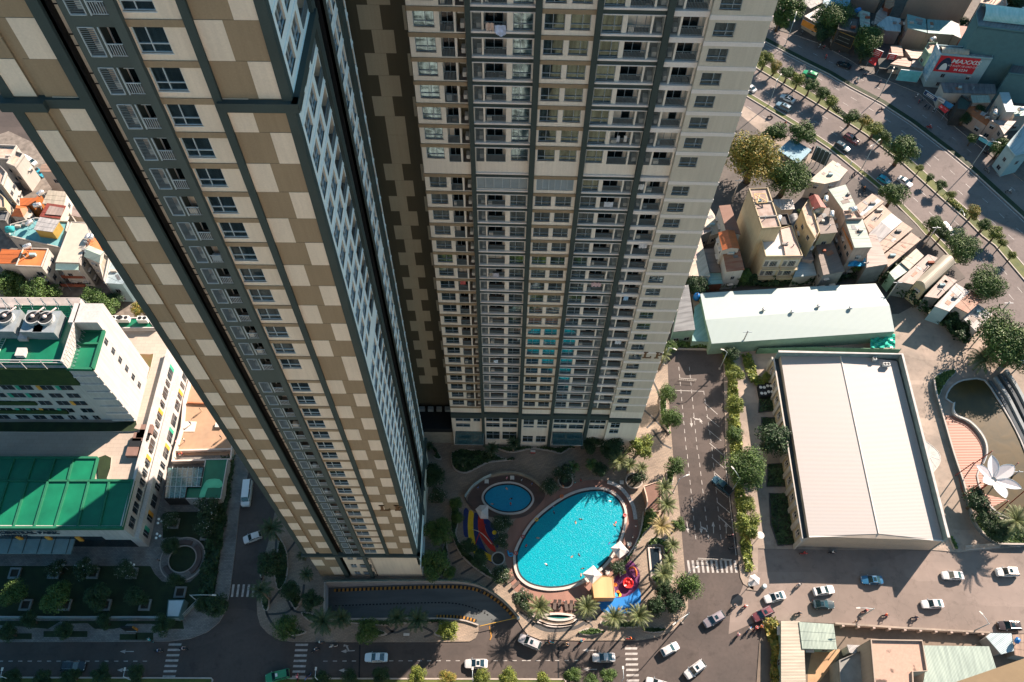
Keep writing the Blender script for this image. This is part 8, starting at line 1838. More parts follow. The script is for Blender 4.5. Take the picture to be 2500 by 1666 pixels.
# ================================================================== VEHICLES
CGL=glassm('car_glass',(.01,.025,.03),rough=.05,var=.2);TYRE=mat('tyre_rubber',(.012,.012,.012),rough=.9);RIM=mat('wheel_rim',(.4,.4,.4),rough=.3,metal=.6);LAMPW=mat('headlight_lens',(.6,.62,.62),rough=.1);LAMPR=mat('taillight_lens',(.4,.02,.02),rough=.2)
CP={}
def paint(c):
 if c not in CP:
  mt,n,b_=_nodes('car_paint_%d' % len(CP));b_.inputs['Base Color'].default_value=(*c,1);b_.inputs['Roughness'].default_value=.28;b_.inputs['Coat Weight'].default_value=.6;b_.inputs['Coat Roughness'].default_value=.05;CP[c]=mt
 return CP[c]
PROF={  # stations along x (front +): x, half width at sill, belt height, roof height, half width at roof (0 roof = no cabin)
 'sedan': [(2.25,.62,.62,0),(2.05,.80,.72,0),(1.3,.88,.86,0),(.85,.89,.93,0),(.15,.89,.95,1.42),(-.9,.89,.96,1.43),(-1.55,.88,.98,1.0),(-2.1,.84,.96,0),(-2.3,.70,.80,0)],
 'suv': [(2.3,.66,.75,0),(2.1,.84,.92,0),(1.35,.92,1.05,0),(.95,.93,1.1,0),(.35,.93,1.12,1.72),(-1.0,.93,1.12,1.75),(-2.0,.92,1.12,1.66),(-2.25,.90,1.1,1.15),(-2.35,.82,.9,0)],
 'hatch': [(1.9,.62,.68,0),(1.75,.78,.82,0),(1.1,.84,.92,0),(.75,.85,.98,0),(.15,.85,1.0,1.5),(-1.0,.85,1.0,1.5),(-1.6,.84,1.0,1.35),(-1.85,.80,.98,1.02),(-1.95,.72,.8,0)],
 'pickup': [(2.55,.68,.8,0),(2.35,.86,.95,0),(1.5,.93,1.05,0),(1.1,.94,1.1,0),(.5,.94,1.12,1.72),(-.55,.94,1.12,1.72),(-.85,.94,1.1,1.12),(-2.55,.93,1.08,0),(-2.65,.9,.8,0)],
 'van': [(2.9,.80,.9,0),(2.75,.93,1.2,0),(2.3,.97,1.4,0),(2.1,.98,1.45,0),(1.5,.98,1.5,2.3),(-2.0,.98,1.5,2.35),(-2.85,.97,1.5,2.3),(-2.95,.96,1.45,1.5),(-3.0,.9,.9,0)]}
def car(t,a,c,kind,col,label,k=1.0,extra=None):
 # a = rear point, c = front point as seen (at bonnet height)
 A,C_=q(t,*a,.7),q(t,*c,.7);ctr=(A+C_)/2;ang=math.atan2(C_.y-A.y,C_.x-A.x);root=thing('van' if kind == 'van' else 'pickup_truck' if kind == 'pickup' else 'car',(ctr.x,ctr.y,.0),label,'van' if kind == 'van' else 'pickup truck' if kind == 'pickup' else 'car',None,ang)
 S_=PROF[kind];key=(kind,col);root.scale=(k,k,k)
 if key not in CARM:
  b=MB();rows_=[]
  for x,hw,bz,rz_ in S_:
   lo=.28;r_=[(x,-hw,lo),(x,-hw*1.0,bz*.62),(x,-hw*.97,bz)]
   r_ += [(x,-hw*.55,bz+.03),(x,0,bz+.05),(x,hw*.55,bz+.03)]
   r_ += [(x,hw*.97,bz),(x,hw,bz*.62),(x,hw,lo)];rows_.append(r_)
  n=9
  for i in range(len(rows_)-1):
   for j in range(n-1): b.quad(rows_[i][j],rows_[i][j+1],rows_[i+1][j+1],rows_[i+1][j])
   b.quad(rows_[i][8],rows_[i][0],rows_[i+1][0],rows_[i+1][8])
  b.add(rows_[0],[list(range(9))]);b.add(rows_[-1],[list(range(9))])
  body=b.mesh(kind+'_body',[paint(col)],True)
  # cabin
  cs=[s for s in S_ if s[3] > 0];i0=S_.index(cs[0]);fb=S_[i0-1];ib=S_.index(cs[-1]);rbk=S_[ib+1] if ib+1 < len(S_) else cs[-1]
  roofs=[s for s in cs if s[3] > s[2]+.3];f_,l_=roofs[0],roofs[-1]
  tail=cs[-1] if cs[-1] is not l_ else (l_[0]-.25,l_[1],l_[2],l_[2])
  rw=.76
  rf_=[(f_[0]-.12,-f_[1]*rw,f_[3]),(f_[0]-.12,f_[1]*rw,f_[3])];rl_=[(l_[0]+.05,-l_[1]*rw,l_[3]),(l_[0]+.05,l_[1]*rw,l_[3])]
  bf=[(fb[0]+.02,-fb[1]*.86,fb[2]+.04),(fb[0]+.02,fb[1]*.86,fb[2]+.04)];bl_=[(tail[0]-.12,-tail[1]*.88,tail[2]+.03),(tail[0]-.12,tail[1]*.88,tail[2]+.03)]
  rf=MB();m_=[((rf_[0][0]+rl_[0][0])/2,0,max(f_[3],l_[3])+.05)]
  rf.add([rf_[0],rf_[1],rl_[1],rl_[0],m_[0]],[(0,1,4),(1,2,4),(2,3,4),(3,0,4)])
  for s in (0,1):    # pillars
   sy=-1 if s == 0 else 1
   for P0,P1 in ((bf[s],rf_[s]),(bl_[s],rl_[s]),(((rf_[s][0]+rl_[s][0])/2,sy*f_[1]*.9,f_[2]),((rf_[s][0]+rl_[s][0])/2,sy*f_[1]*rw,f_[3]))): rf.tube([P0,P1],.045,5)
   rf.tube([rf_[s],rl_[s]],.04,5)
  roof=rf.mesh(kind+'_roof',[paint(col)])
  ws=MB();ws.quad(bf[0],bf[1],rf_[1],rf_[0]);rw_=MB();rw_.quad(bl_[0],bl_[1],rl_[1],rl_[0])
  sg_=[]
  for s in (0,1):
   sy=-1 if s == 0 else 1;m1=MB();m1.quad(bf[s],bl_[s],rl_[s],rf_[s]);m1.quad((bf[s][0],sy*f_[1]*.97,f_[2]-.02),(bl_[s][0],sy*f_[1]*.97,f_[2]-.02),bl_[s],bf[s]);sg_.append(m1.mesh('side_window',[CGL]))
  w_=MB();w_.tube([(0,-.1,0),(0,.1,0)],.33 if kind not in ('sedan','hatch') else .31,14,0);w_.tube([(0,-.11,0),(0,.11,0)],.19,10,1)
  CARM[key]=(body,roof,ws.mesh('windscreen',[CGL]),rw_.mesh('rear_window',[CGL]),sg_,w_.mesh('wheel',[TYRE,RIM]),S_)
 body,roof,ws,rw_,sg_,wm,_s=CARM[key]
 inst(body,'body',root);inst(roof,'roof',root);inst(ws,'windscreen',root);inst(rw_,'rear_window',root)
 for s in sg_: inst(s,'side_window',root)
 wb_=.62*S_[0][0];hw=S_[3][1]
 for sx in (1,-1):
  for sy in (1,-1): inst(wm,'wheel',root,(wb_*sx,(hw-.08)*sy,.33))
 for sy in (1,-1):
  inst(HLM,'headlight',root,(S_[1][0]+.02,sy*S_[1][1]*.72,S_[1][2]-.08));inst(TLM,'taillight',root,(-abs(S_[-2][0])-.02 if kind != 'sedan' else S_[-2][0]-.04,sy*S_[-2][1]*.82,S_[-2][2]-.12));inst(MIM,'wing_mirror',root,(S_[3][0]-.05,sy*(hw+.08),S_[3][2]+.08))
 if extra == 'taxi': b=MB();b.box(-.25,.15,-.3,.3,S_[4][3]+.03,S_[4][3]+.16);b.build('roof_sign',LAMPW,root,False,False)
 if extra == 'rails':
  for sy in (1,-1): b=MB();b.tube([(.2,sy*.66,S_[5][3]+.06),(-1.7,sy*.66,S_[5][3]+.0)],.04,5);b.build('roof_rail',RIM,root,False,False)
 if extra == 'sunroof' or extra == 'rails': b=MB();b.box(-.75,-.15,-.4,.4,S_[4][3]+.035,S_[4][3]+.065);b.build('sunroof',CGL,root,False,False)
 if kind == 'pickup': b=MB();b.box(-2.45,-.95,-.75,.75,S_[6][2]-.01,S_[6][2]+.07);b.build('load_bed',BLACK,root,False,False)
 return root
CARM={};b=MB();b.ball((0,0,0),.1,.2,.09,n=8,k=4);HLM=b.mesh('headlight',[LAMPW],True);b=MB();b.box(-.03,.05,-.13,.13,-.07,.08);TLM=b.mesh('taillight',[LAMPR]);b=MB();b.ball((0,0,0),.09,.13,.08,n=8,k=4);MIM=b.mesh('wing_mirror',[DFRAME],True)
Wt,Gy,Bk,Sv=(.55,.55,.55),(.16,.15,.16),(.012,.014,.018),(.38,.38,.40)
for a in [('32',(968,1398),(813,1398),'sedan',(.55,.68,.75),'pale car in shade on the bottom road, below the ramp'),('32',(1652,1441),(1495,1441),'sedan',Wt,'white car in sun on the bottom road, left of the palm shadows',1,'sunroof'),
 ('32',(298,1505),(133,1548),'suv',(.02,.20,.08),'green taxi turning at the bottom left crossing',1,'taxi'),('33',(332,1325),(188,1262),'suv',Sv,'silver grey car leaving the ramp mouth',1,'sunroof'),('33',(845,1398),(688,1400),'sedan',Wt,'white car on the bottom road left of the right crossing'),
 ('31',(440,1460),(570,1460),'suv',Bk,'black car with silver roof rails in deep shade at the bottom left',1,'rails'),('31',(1698,190),(1678,372),'van',(.60,.68,.72),'white minibus parked on the left street'),('31',(1790,555),(1658,602),'hatch',Wt,'white car pulling out beside the dark street palm'),
 ('33',(1162,1372),(1280,1310),'hatch',Wt,'small white car near the corner pavement',1),('33',(1458,1430),(1318,1535),'suv',Wt,'white off-road car at the bottom of the junction',1,'rails'),('33',(1592,1098),(1446,1180),'suv',(.22,.20,.22),'grey car with sunroof in the middle of the junction',1,'sunroof'),
 ('34',(250,1062),(95,1142),'suv',(.14,.04,.045),'dark maroon car with roof rails below the guard post',1,'rails'),('34',(330,968),(180,1006),'sedan',Wt,'white car beside the guard post barrel',1,'sunroof'),('34',(518,952),(665,930),'sedan',Wt,'white car at the edge of the hall shadow'),
 ('34',(508,1035),(670,1038),'sedan',(.02,.035,.04),'black car below the hall shadow edge',1,'sunroof'),('34',(996,870),(843,868),'sedan',(.02,.10,.20),'dark blue car in the hall shadow',1,'sunroof'),('34',(1547,840),(1397,836),'sedan',Wt,'white car beside the large palm shadow'),
 ('34',(1926,815),(1760,815),'suv',(.66,.64,.60),'pale estate car near the right edge of the lane',1,'rails'),('34',(1408,1030),(1258,1035),'sedan',Wt,'white car in the middle of the sunny lane'),('34',(1936,1186),(1776,1182),'suv',(.045,.032,.03),'dark brown car with roof rails at the lower kerb',1,'rails'),
 ('33',(1646,280),(1508,165),'pickup',(.02,.06,.09),'dark blue pickup parked in an angled bay'),('33',(1165,1590),(1100,1570),'sedan',Wt,'white car cut off by the bottom edge'),
 ('14',(547,528),(448,490),'suv',(.02,.24,.10),'green taxi in shade on the boulevard',1,'taxi'),('14',(392,695),(296,650),'sedan',Wt,'white car on the boulevard beside a slate coloured one',1,'sunroof'),('14',(364,755),(266,705),'suv',(.12,.20,.26),'slate blue car next to the white one on the boulevard',1,'rails'),
 ('14',(735,922),(830,982),'suv',(.20,.07,.075),'maroon car on the boulevard beside a dark one',1,'sunroof'),('14',(670,978),(770,1038),'suv',(.03,.06,.075),'dark slate car on the boulevard beside the maroon one',1,'rails'),('14',(963,1205),(1048,1255),'hatch',(.01,.25,.36),'bright blue small car on the boulevard'),
 ('14',(1103,1213),(1192,1272),'sedan',Wt,'white car beside the bright blue one on the boulevard'),('14',(778,462),(682,425),'sedan',Bk,'black car parked in the shaded frontage lane'),('14',(110,615),(62,580),'sedan',Wt,'white car half hidden by the right tower edge'),
 ('D',(1190,545),(1290,660),'van',Wt,'white van parked under the verge trees',.8),('E',(255,190),(350,245),'van',(.6,.65,.66),'white van on the shaded street at the left',.75),('E',(365,310),(435,362),'pickup',(.03,.28,.38),'blue pickup in the alley of the left houses',.8),('14',(1915,95),(1990,55),'suv',Wt,'white car on the street at the top right corner')]: car(*a)
# ================================================================== PEOPLE AND MOTORBIKES
SKIN=mat('skin',(.42,.25,.17),var=.03,coord='obj');HAIRM=mat('black_hair',(.012,.010,.010),coord='obj')
def cl(nm,c): return pm('cloth_'+nm,c,coord='obj',var=.05)
CLO=dict(white=cl('white',(.62,.62,.6)),blue=cl('blue',(.05,.15,.4)),red=cl('red',(.5,.05,.04)),teal=cl('teal',(.05,.35,.38)),navy=cl('navy',(.02,.03,.07)),grey=cl('grey',(.2,.2,.2)),pink=cl('pink',(.6,.25,.3)),black=cl('black',(.015,.015,.018)),orange=cl('orange',(.6,.2,.04)),tan=cl('tan',(.4,.32,.22)))
JO=dict(  # joints per pose: name -> (pos, radius)
 stand=dict(pel=((0,0,.95),.15),wst=((0,0,1.12),.13),che=((0,0,1.33),.155),nek=((0,.01,1.5),.06),hed=((0,.02,1.6),.09),top=((0,.02,1.71),.085),
   shL=((-.17,0,1.42),.065),elL=((-.25,.02,1.15),.045),haL=((-.25,.12,.9),.035),shR=((.17,0,1.42),.065),elR=((.25,-.02,1.15),.045),haR=((.26,.08,.9),.035),
   hiL=((-.09,0,.88),.1),knL=((-.1,.06,.5),.065),anL=((-.1,-.04,.09),.045),toL=((-.1,.12,.03),.035),hiR=((.09,0,.88),.1),knR=((.1,-.02,.5),.065),anR=((.1,.02,.09),.045),toR=((.1,.18,.03),.035)),
 ride=dict(pel=((0,-.15,.82),.16),wst=((0,-.12,1.0),.13),che=((0,-.02,1.22),.155),nek=((0,.04,1.38),.06),hed=((0,.07,1.48),.09),top=((0,.07,1.59),.085),
   shL=((-.18,0,1.3),.065),elL=((-.3,.2,1.1),.045),haL=((-.28,.45,1.02),.035),shR=((.18,0,1.3),.065),elR=((.3,.2,1.1),.045),haR=((.28,.45,1.02),.035),
   hiL=((-.1,-.12,.8),.1),knL=((-.2,.28,.72),.065),anL=((-.18,.22,.32),.045),toL=((-.18,.38,.27),.035),hiR=((.1,-.12,.8),.1),knR=((.2,.28,.72),.065),anR=((.18,.22,.32),.045),toR=((.18,.38,.27),.035)),
 swim=dict(pel=((0,-.35,.1),.15),wst=((0,-.15,.15),.13),che=((0,.08,.2),.155),nek=((0,.25,.26),.06),hed=((0,.36,.3),.09),top=((0,.46,.32),.085),
   shL=((-.18,.18,.2),.06),elL=((-.42,.3,.12),.045),haL=((-.6,.15,.08),.035),shR=((.18,.18,.2),.06),elR=((.38,.42,.12),.045),haR=((.45,.66,.1),.035),
   hiL=((-.09,-.42,.08),.1),knL=((-.16,-.8,.02),.065),anL=((-.14,-1.15,.05),.045),toL=((-.14,-1.3,0),.035),hiR=((.09,-.42,.08),.1),knR=((.18,-.78,.0),.065),anR=((.2,-1.12,.05),.045),toR=((.2,-1.28,0),.035)))
ED=[('pel','wst'),('wst','che'),('che','nek'),('nek','hed'),('hed','top'),('che','shL'),('shL','elL'),('elL','haL'),('che','shR'),('shR','elR'),('elR','haR'),('pel','hiL'),('hiL','knL'),('knL','anL'),('anL','toL'),('pel','hiR'),('hiR','knR'),('knR','anR'),('anR','toR')]
BASEM={}
def person_base(pose):
 if pose in BASEM: return BASEM[pose]
 J=JO[pose];names=list(J);vs=[J[n][0] for n in names];es=[(names.index(a),names.index(c)) for a,c in ED];rad=[J[n][1] for n in names]
 # fingers: a thumb and four fingers from each hand
 for s,hn,en in ((-1,'haL','elL'),(1,'haR','elR')):
  h=Vector(J[hn][0]);d=(h-Vector(J[en][0])).normalized();sd=d.cross(Vector((0,0,1)));sd=sd.normalized() if sd.length > .1 else Vector((1,0,0));hi=names.index(hn)
  for k in range(4):
   l_=(.075,.085,.08,.06)[k];base=h+d*.05+sd*(k-1.5)*.02;vs += [tuple(base),tuple(base+d*l_*.6-Vector((0,0,.01))),tuple(base+d*l_-Vector((0,0,.03)))];rad += [.009,.009,.007];n=len(vs);es += [(hi,n-3),(n-3,n-2),(n-2,n-1)]
  base=h+sd*.035*-s;vs += [tuple(base+d*.02),tuple(base+d*.05+sd*.02*-s)];rad += [.01,.008];n=len(vs);es += [(hi,n-2),(n-2,n-1)]
 me=bpy.data.meshes.new('p');me.from_pydata(vs,es,[]);o=bpy.data.objects.new('p',me);COL.objects.link(o);md=o.modifiers.new('s','SKIN');md.use_smooth_shade=True
 for i,r_ in enumerate(rad): me.skin_vertices[0].data[i].radius=(r_,r_)
 me.skin_vertices[0].data[0].use_root=True;o.modifiers.new('u','SUBSURF').levels=1
 dg=bpy.context.evaluated_depsgraph_get();m2=bpy.data.meshes.new_from_object(o.evaluated_get(dg));bpy.data.objects.remove(o)
 keys=names;reg=[]
 up={'wst','che','shL','shR'};lo={'pel','hiL','hiR','knL','knR'}
 for p in m2.polygons:
  c=sum((m2.vertices[i].co for i in p.vertices),Vector())/len(p.vertices);best=min(keys,key=lambda n: (Vector(J[n][0])-c).length-J[n][1]*.6)
  reg.append(1 if best in up else 2 if best in lo else (2 if best in ('anL','anR') and pose == 'ride' else 0))
 BASEM[pose]=(m2,reg);return BASEM[pose]
PM={}
def person(loc,ang,pose,top_,bot,label,cat='person',hat=None,group=None,k=1.0):
 m2,reg=person_base(pose);key=(pose,top_,bot)
 if key not in PM:
  me=m2.copy();me.materials.clear();me.materials.append(SKIN);me.materials.append(CLO.get(top_,SKIN));me.materials.append(CLO.get(bot,SKIN));me.polygons.foreach_set('material_index',reg);me.update();PM[key]=me
 root=thing('person',loc,label,cat,group,ang);inst(PM[key],'body',root,scale=k);J=JO[pose];h=Vector(J['top'][0])+Vector((0,-.015,-.04))
 b=MB();b.ball(h,.115,.125,.11,n=10,k=6);b.build('helmet' if hat else 'hair',CLO[hat] if hat else HAIRM,root,True,False).scale=(k,)*3
 f=Vector(J['hed'][0])+Vector((0,.09,.03)) if pose != 'swim' else Vector(J['top'][0])+Vector((0,.04,-.08));b=MB();b.ball(f+Vector((-.035,0,.01)),.014,.008,.01,1,6,4);b.ball(f+Vector((.035,0,.01)),.014,.008,.01,1,6,4);b.ball(f+Vector((0,.012,-.025)),.013,.02,.02,0,6,4);b.ball(f+Vector((0,0,-.07)),.025,.008,.006,2,6,4);b.build('face',[SKIN,HAIRM,CLO['red']],root,True,False).scale=(k,)*3
 return root
BKM={}
def bike(loc,ang,col,label,group=None):
 root=thing('motorbike',loc,label,'motorbike',group,ang)
 if 'w' not in BKM:
  b=MB();b.tube([(-.05,0,0),(.05,0,0)],.28,14,0);b.tube([(-.06,0,0),(.06,0,0)],.15,10,1);BKM['w']=b.mesh('bike_wheel',[TYRE,RIM])
  b=MB();b.tube([(0,-.75,.78),(0,-.3,.78),(0,.05,.72)],[.1,.14,.1],8);BKM['seat']=b.mesh('bike_seat',[CLO['black']],True)
  b=MB();b.tube([(-.33,.38,1.02),(-.1,.46,1.0),(.1,.46,1.0),(.33,.38,1.02)],.025,6);b.tube([(0,.62,.3),(0,.46,1.0)],.035,6);b.ball((-.3,.46,1.15),.05,.02,.04,n=6,k=4);b.ball((.3,.46,1.15),.05,.02,.04,n=6,k=4);BKM['bar']=b.mesh('bike_handlebar',[DFRAME],True)
 if col not in BKM:
  b=MB();b.tube([(0,-.85,.68),(0,-.5,.6),(0,-.1,.45),(0,.25,.42),(0,.42,.72),(0,.5,.98)],[.06,.16,.13,.12,.16,.1],9);b.tube([(0,.35,.55),(0,.72,.55),(0,.9,.42)],[.05,.09,.05],7);BKM[col]=b.mesh('bike_body',[CLO[col]],True)
 inst(BKM[col],'body',root);inst(BKM['seat'],'seat',root);inst(BKM['bar'],'handlebar',root)
 for y in (.63,-.62): inst(BKM['w'],'wheel',root,(0,y,.29))
 return root
def rider(t,x,y,dx,dy,top_,hat,bcol,where,bot='navy',grp='motorbikes being ridden'):
 c=q(t,x,y,.5);e=q(t,x+dx,y+dy,.5);ang=math.atan2(e.y-c.y,e.x-c.x)-PI/2;c.z=0 if t != 'x' else 0
 bike(c,ang,bcol,'%s motorbike %s' % (bcol,where),grp);person(Vector((c.x,c.y,.02)),ang,'ride',top_,bot,'rider in %s top, %s helmet, %s' % (top_,hat,where),hat=hat,group='riders on motorbikes')
for a in [('34',418,905,-1,.4,'white','white','grey','in the hall shadow left of the blue car'),('34',415,1100,1,-.1,'black','black','black','below the black car'),('34',870,1082,1,-.3,'black','red','red','by the lower kerb lamp'),('34',1010,1112,1,-.1,'red','orange','black','in the middle of three on the sunny lane'),
 ('34',1213,1128,1,.0,'navy','black','black','rightmost of three on the sunny lane'),('34',78,1210,1,-1,'grey','white','blue','left in the trio below the maroon car'),('34',124,1203,1,-1,'red','pink','red','in the middle of the trio below the maroon car'),('34',160,1193,1,-1,'orange','red','black','right in the trio below the maroon car'),('34',48,1053,1,-.4,'red','white','white','right of the pair above the grey junction car'),
 ('33',1657,1052,1,-.4,'grey','black','grey','left of the pair above the grey junction car'),('33',1683,1248,.6,-.9,'pink','white','black','alone below the trio'),('33',395,1297,1,0,'orange','blue','teal','leftmost at the kerb in the palm shadows'),('33',508,1310,1,.1,'tan','orange','black','second at the kerb in the palm shadows'),('33',612,1290,.8,-.6,'teal','blue','red','carrying two by the lens-shaped hedge'),
 ('33',950,1272,-1,0,'orange','red','red','at the kerb above the right crossing'),('33',1640,570,1,-.1,'black','pink','black','parked upper at the end of the bays'),('33',1648,647,1,-.1,'black','black','grey','parked lower at the end of the bays'),('31',1028,1283,-1,-.5,'teal','white','teal','at the dark kerb above the left crossing'),('31',1085,1355,1,0,'blue','white','black','in the dark road left of the left crossing'),('31',1253,1340,1,0,'white','pink','black','on the left crossing itself'),
 ('32',508,1297,1,-.2,'white','white','black','top one right of the middle crossing'),('32',475,1350,1,-.4,'navy','white','black','lower one right of the middle crossing'),('32',600,1322,-1,.2,'grey','white','white','nearest the turn arrow'),('32',355,1535,0,-1,'pink','pink','red','on the middle crossing at the bottom'),('32',425,1530,-.8,.9,'navy','black','blue','beside the bottom median end'),('32',110,850,0,-1,'grey','white','grey','on the left street by the almond bed'),
 ('14',225,800,-1,-.2,'black','grey','black','left on the sunny frontage lane'),('14',328,850,-.3,-1,'red','black','black','second on the sunny frontage lane'),('14',980,750,-1,.1,'black','black','navy','on the sunlit boulevard patch'),('14',515,1020,0,-1,'navy','grey','black','beside the dark billboard'),('14',800,1190,0,-1,'grey','black','black','near the bus bay of the frontage lane'),('14',867,1290,-.5,-1,'orange','grey','black','lower on the frontage lane'),
 ('14',1312,870,1,.2,'red','white','red','in the shaded upper lane'),('14',1857,1312,1,.2,'white','white','grey','at the right edge of the shaded lane'),('14',605,390,0,1,'red','red','red','by the black parked car in shade'),('14',823,548,.5,1,'teal','white','white','in front of the street stalls'),('14',700,345,.2,-1,'pink','white','pink','standing before the black signboard'),('14',1700,1050,1,.3,'black','black','black','upper of two in the far shaded lane'),('14',1708,1165,1,.8,'grey','teal','grey','lower of two in the far shaded lane'),('14',975,568,.4,-1,'navy','grey','black','beside the turquoise hoarding'),
 ('34',455,688,1,0,'red','black','red','parked left at the foot of the hall'),('34',650,682,1,0,'white','black','black','parked right at the foot of the hall')]: rider(*a)
n_=0
for t,x,y,dx,dy in [('14',850,480,1,1),('14',870,515,1,1),('14',1225,660,1,.5),('14',1240,700,1,.3),('14',1265,690,1,.6),('14',1285,730,1,.6),('14',1310,740,1,.4),('14',1340,760,1,.4),('14',1590,870,0,1),('14',1605,880,0,1),('14',1620,890,0,1),('14',1640,900,0,1),('14',560,320,1,.4),('14',590,330,1,.4),('14',440,230,1,.4)]:
 c=q(t,x,y,.4);e=q(t,x+dx,y+dy,.4);c.z=ZB;bike(c,math.atan2(e.y-c.y,e.x-c.x),['black','navy','white','red','grey'][n_ % 5],ORD[n_]+' parked motorbike counting from the left along the shaded shops' if 0 else ['parked motorbike under the red banners, upper','parked motorbike under the red banners, lower','leftmost parked motorbike by the navy shop sign','second parked motorbike by the navy shop sign','third parked motorbike by the navy shop sign','fourth parked motorbike by the navy shop sign','fifth parked motorbike by the navy shop sign','sixth parked motorbike by the navy shop sign','first of four motorbikes lined up before the shaded trees','second of four motorbikes lined up before the shaded trees','third of four motorbikes lined up before the shaded trees','fourth of four motorbikes lined up before the shaded trees','left parked motorbike under the tall shop tree','right parked motorbike under the tall shop tree','parked motorbike below the orange shop front'][n_],'parked motorbikes along the shops');n_ += 1
# swimmers and bathers
PW=Vector((0,0,.2))
SWL=[('33',575,480,'in the upper middle of the big pool, left of a pair'),('33',615,455,'in the upper middle of the big pool, right of a pair'),('33',850,475,'near the right rim, upper of two'),('33',838,492,'near the right rim, lower of two'),('33',418,370,'near the shaded upper rim'),('33',428,412,'in the shaded part near the upper rim'),('33',320,582,'at the sun and shade line on the left'),('33',238,632,'near the left rim in shade'),
 ('33',370,760,'in the lower left part of the sunlit water'),('33',547,712,'in the lower middle, left of a pair'),('33',602,703,'in the lower middle, right of a pair'),('33',628,790,'by the lower parasol, upper'),('33',612,832,'by the lower parasol, lower'),('33',808,330,'in the shaded upper right of the pool'),('33',802,622,'left of the right parasol'),('A',1290,875,'at the top of the small pool'),('A',1365,1028,'in the middle of the small pool'),('A',1350,1105,'in the lower middle of the small pool'),('A',1050,1115,'at the lower left of the small pool')]
for i,(t,x,y,l_) in enumerate(SWL):
 c=q(t,x,y,.3);col=['navy','black','red','white','blue'][i % 5];person(Vector((c.x,c.y,.06)),i*1.3,'swim',col if i % 3 else 'x',col,'swimmer %s' % l_,group='swimmers')
for t,x,y,l_,cc in (('33',307,456,'yellow swim ring at the shaded rim of the big pool',(.6,.35,.03)),('33',166,686,'red and white swim ring at the left rim of the big pool',(.5,.12,.1)),('33',480,298,'orange swim ring at the upper rim of the big pool',(.65,.15,.03)),('33',912,427,'pink swim ring at the right rim of the big pool',(.6,.15,.15)),('33',215,573,'dark red swim ring at the upper left rim',(.35,.05,.05))):
 c=q(t,x,y,.5);b=MB();n=16
 for i in range(n):
  a0,a1=2*PI*i/n,2*PI*(i+1)/n;b.tube([(c.x+.32*math.cos(a0),c.y+.32*math.sin(a0),.55),(c.x+.32*math.cos(a1),c.y+.32*math.sin(a1),.55)],.11,6,cap=False)
 tag(b.build('swim_ring',mat('swim_ring_%d' % int(x),cc)),l_,'swim ring')
b=MB();P=smooth([q('33',x,y,.4) for x,y in [(110,668),(120,690),(138,685),(140,705),(118,700)]],True,3);b.tube(P+[P[0]],.15,6);tag(b.build('pool_float',mat('blue_float',(.03,.3,.55))),'bright blue looped pool float left of the big pool','pool float')
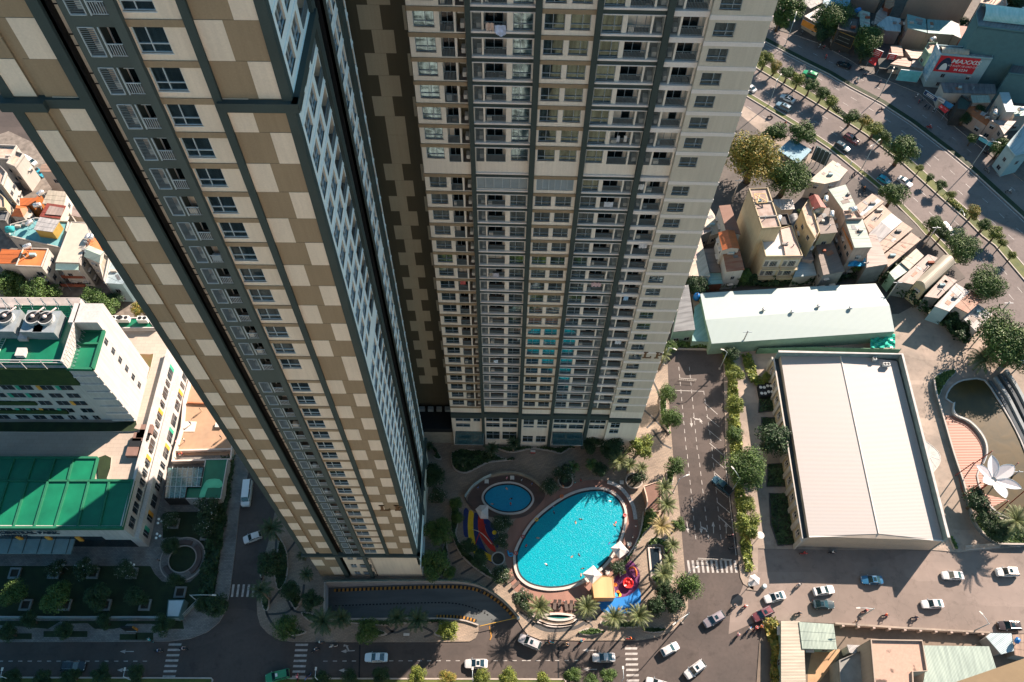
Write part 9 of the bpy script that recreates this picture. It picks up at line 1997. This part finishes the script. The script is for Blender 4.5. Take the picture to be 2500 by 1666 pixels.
for t,x,y,a,tp_,bt__,l_,z in (('21',1300,1345,0,'navy','grey','worker in a blue hard hat on the sandy yard',.2),('21',1258,1462,1,'white','navy','worker bending by the yard wall, right one',.2),('21',1205,1475,2,'pink','navy','worker at the yard wall, left one',.2),('21',1510,1440,2.5,'navy','black','worker with a long shadow on the sandy yard',.2),('21',1372,1255,2.5,'tan','tan','worker at the upper edge of the sandy yard',.2),('31',1225,12,0,'red','white','worker in a red top above the pavilion',.2),('21',1245,1555,2,'red','navy','worker with an orange hard hat at the yard corner',.2),
   ('34',805,1155,1,'tan','grey','street vendor in a conical hat at the lower kerb',.1),('33',493,1018,0,'white','red','person in a red cap beside the deck loungers',.2),('31',1085,735,.5,'grey','black','person on a bench of the ring seat',.2),('33',985,505,0,'white','navy','bather on the deck by the right garden wall, upper',.2),('33',965,580,1,'white','black','bather on the deck by the right garden wall, lower',.2),('33',825,765,1,'white','white','bather in white below the right parasol',.2),
   ('33',570,205,1,'teal','navy','bather by the bowl planter above the pool, left',.2),('33',610,190,2,'red','navy','bather by the bowl planter above the pool, middle',.2),('33',490,230,2,'orange','navy','bather at the upper pool rim below the bowl planter',.2),('A',1290,700,1,'pink','pink','bather sitting at the wall above the small pool',.2),('A',1525,740,1,'white','navy','bather right of the towel table above the small pool',.2),('A',1690,800,1,'blue','navy','bather at the right end of the small pool wall',.2),('A',830,860,1,'blue','navy','child by the glass fence of the small pool',.2),('K',290,90,0,'red','navy','x',.2)):
 if l_ == 'x': continue
 c=q(t,x,y,z+.8);hat='blue' if 'blue hard' in l_ else 'orange' if 'orange hard' in l_ else 'tan' if 'conical' in l_ else 'red' if 'red cap' in l_ else None;person(Vector((c.x,c.y,z)),a,'stand',tp_,bt__,l_,hat=hat)
# laundry on tower balconies
F=FR(RT0,RU)
for i,(t,x,y,w_,cc) in enumerate([('13',60,195,1.3,(.45,.55,.75)),('12',1670,180,.9,(.55,.42,.35)),('13',865,945,.4,(.6,.62,.66)),('13',915,945,.4,(.62,.62,.6)),('13',800,1395,1.3,(.5,.55,.62)),('13',1020,1275,.9,(.6,.62,.62)),('23',1035,130,1.2,(.6,.6,.62)),('23',715,395,1.6,(.55,.4,.42)),('23',918,488,.8,(.3,.5,.7)),('23',865,790,1.2,(.55,.6,.65)),('22',1710,920,.8,(.5,.6,.7)),('22',1710,330,1.0,(.4,.42,.5)),('22',1485,380,.9,(.45,.1,.1))]):
 p=onplane(t,x,y,F.O+F.N*.0,F.N);u=(p-F.O).dot(F.U);root_l=['large pale blue sheet hung over a balcony rail near the top','peach towel beside the large blue sheet on the tower','left white shirt bundle on a balcony','right white shirt bundle on a balcony','row of washing on a balcony below the blank storey','white cloth on the utility balcony by the dark pilaster','washing at the right hand balconies of the tower','pink washing row on the middle right balcony','light blue board in a right hand balcony','white and dark washing on a lower right balcony','pair of pale blue cloths on a lower left balcony','grey washing on a left hand balcony','red washing on a left hand balcony'][i]
 b=MB();n=8
 for k in range(n):
  a0,a1=k/n,(k+1)/n;f=lambda s: .06*math.sin(s*14+i)
  zt2=p.z+.5;zb2_=p.z-.5-(.5*math.sin(PI*a0) if i == 0 else .1*math.sin(k*2.3));b.quad(F.p(u+(a0-.5)*w_,zt2,.1+f(a0)),F.p(u+(a1-.5)*w_,zt2,.1+f(a1)),F.p(u+(a1-.5)*w_,zb2_,.16+f(a1)),F.p(u+(a0-.5)*w_,zb2_,.16+f(a0)))
 tag(b.build('laundry',mat('laundry_%d' % i,cc,var=.2,scale=2)),root_l,'laundry')
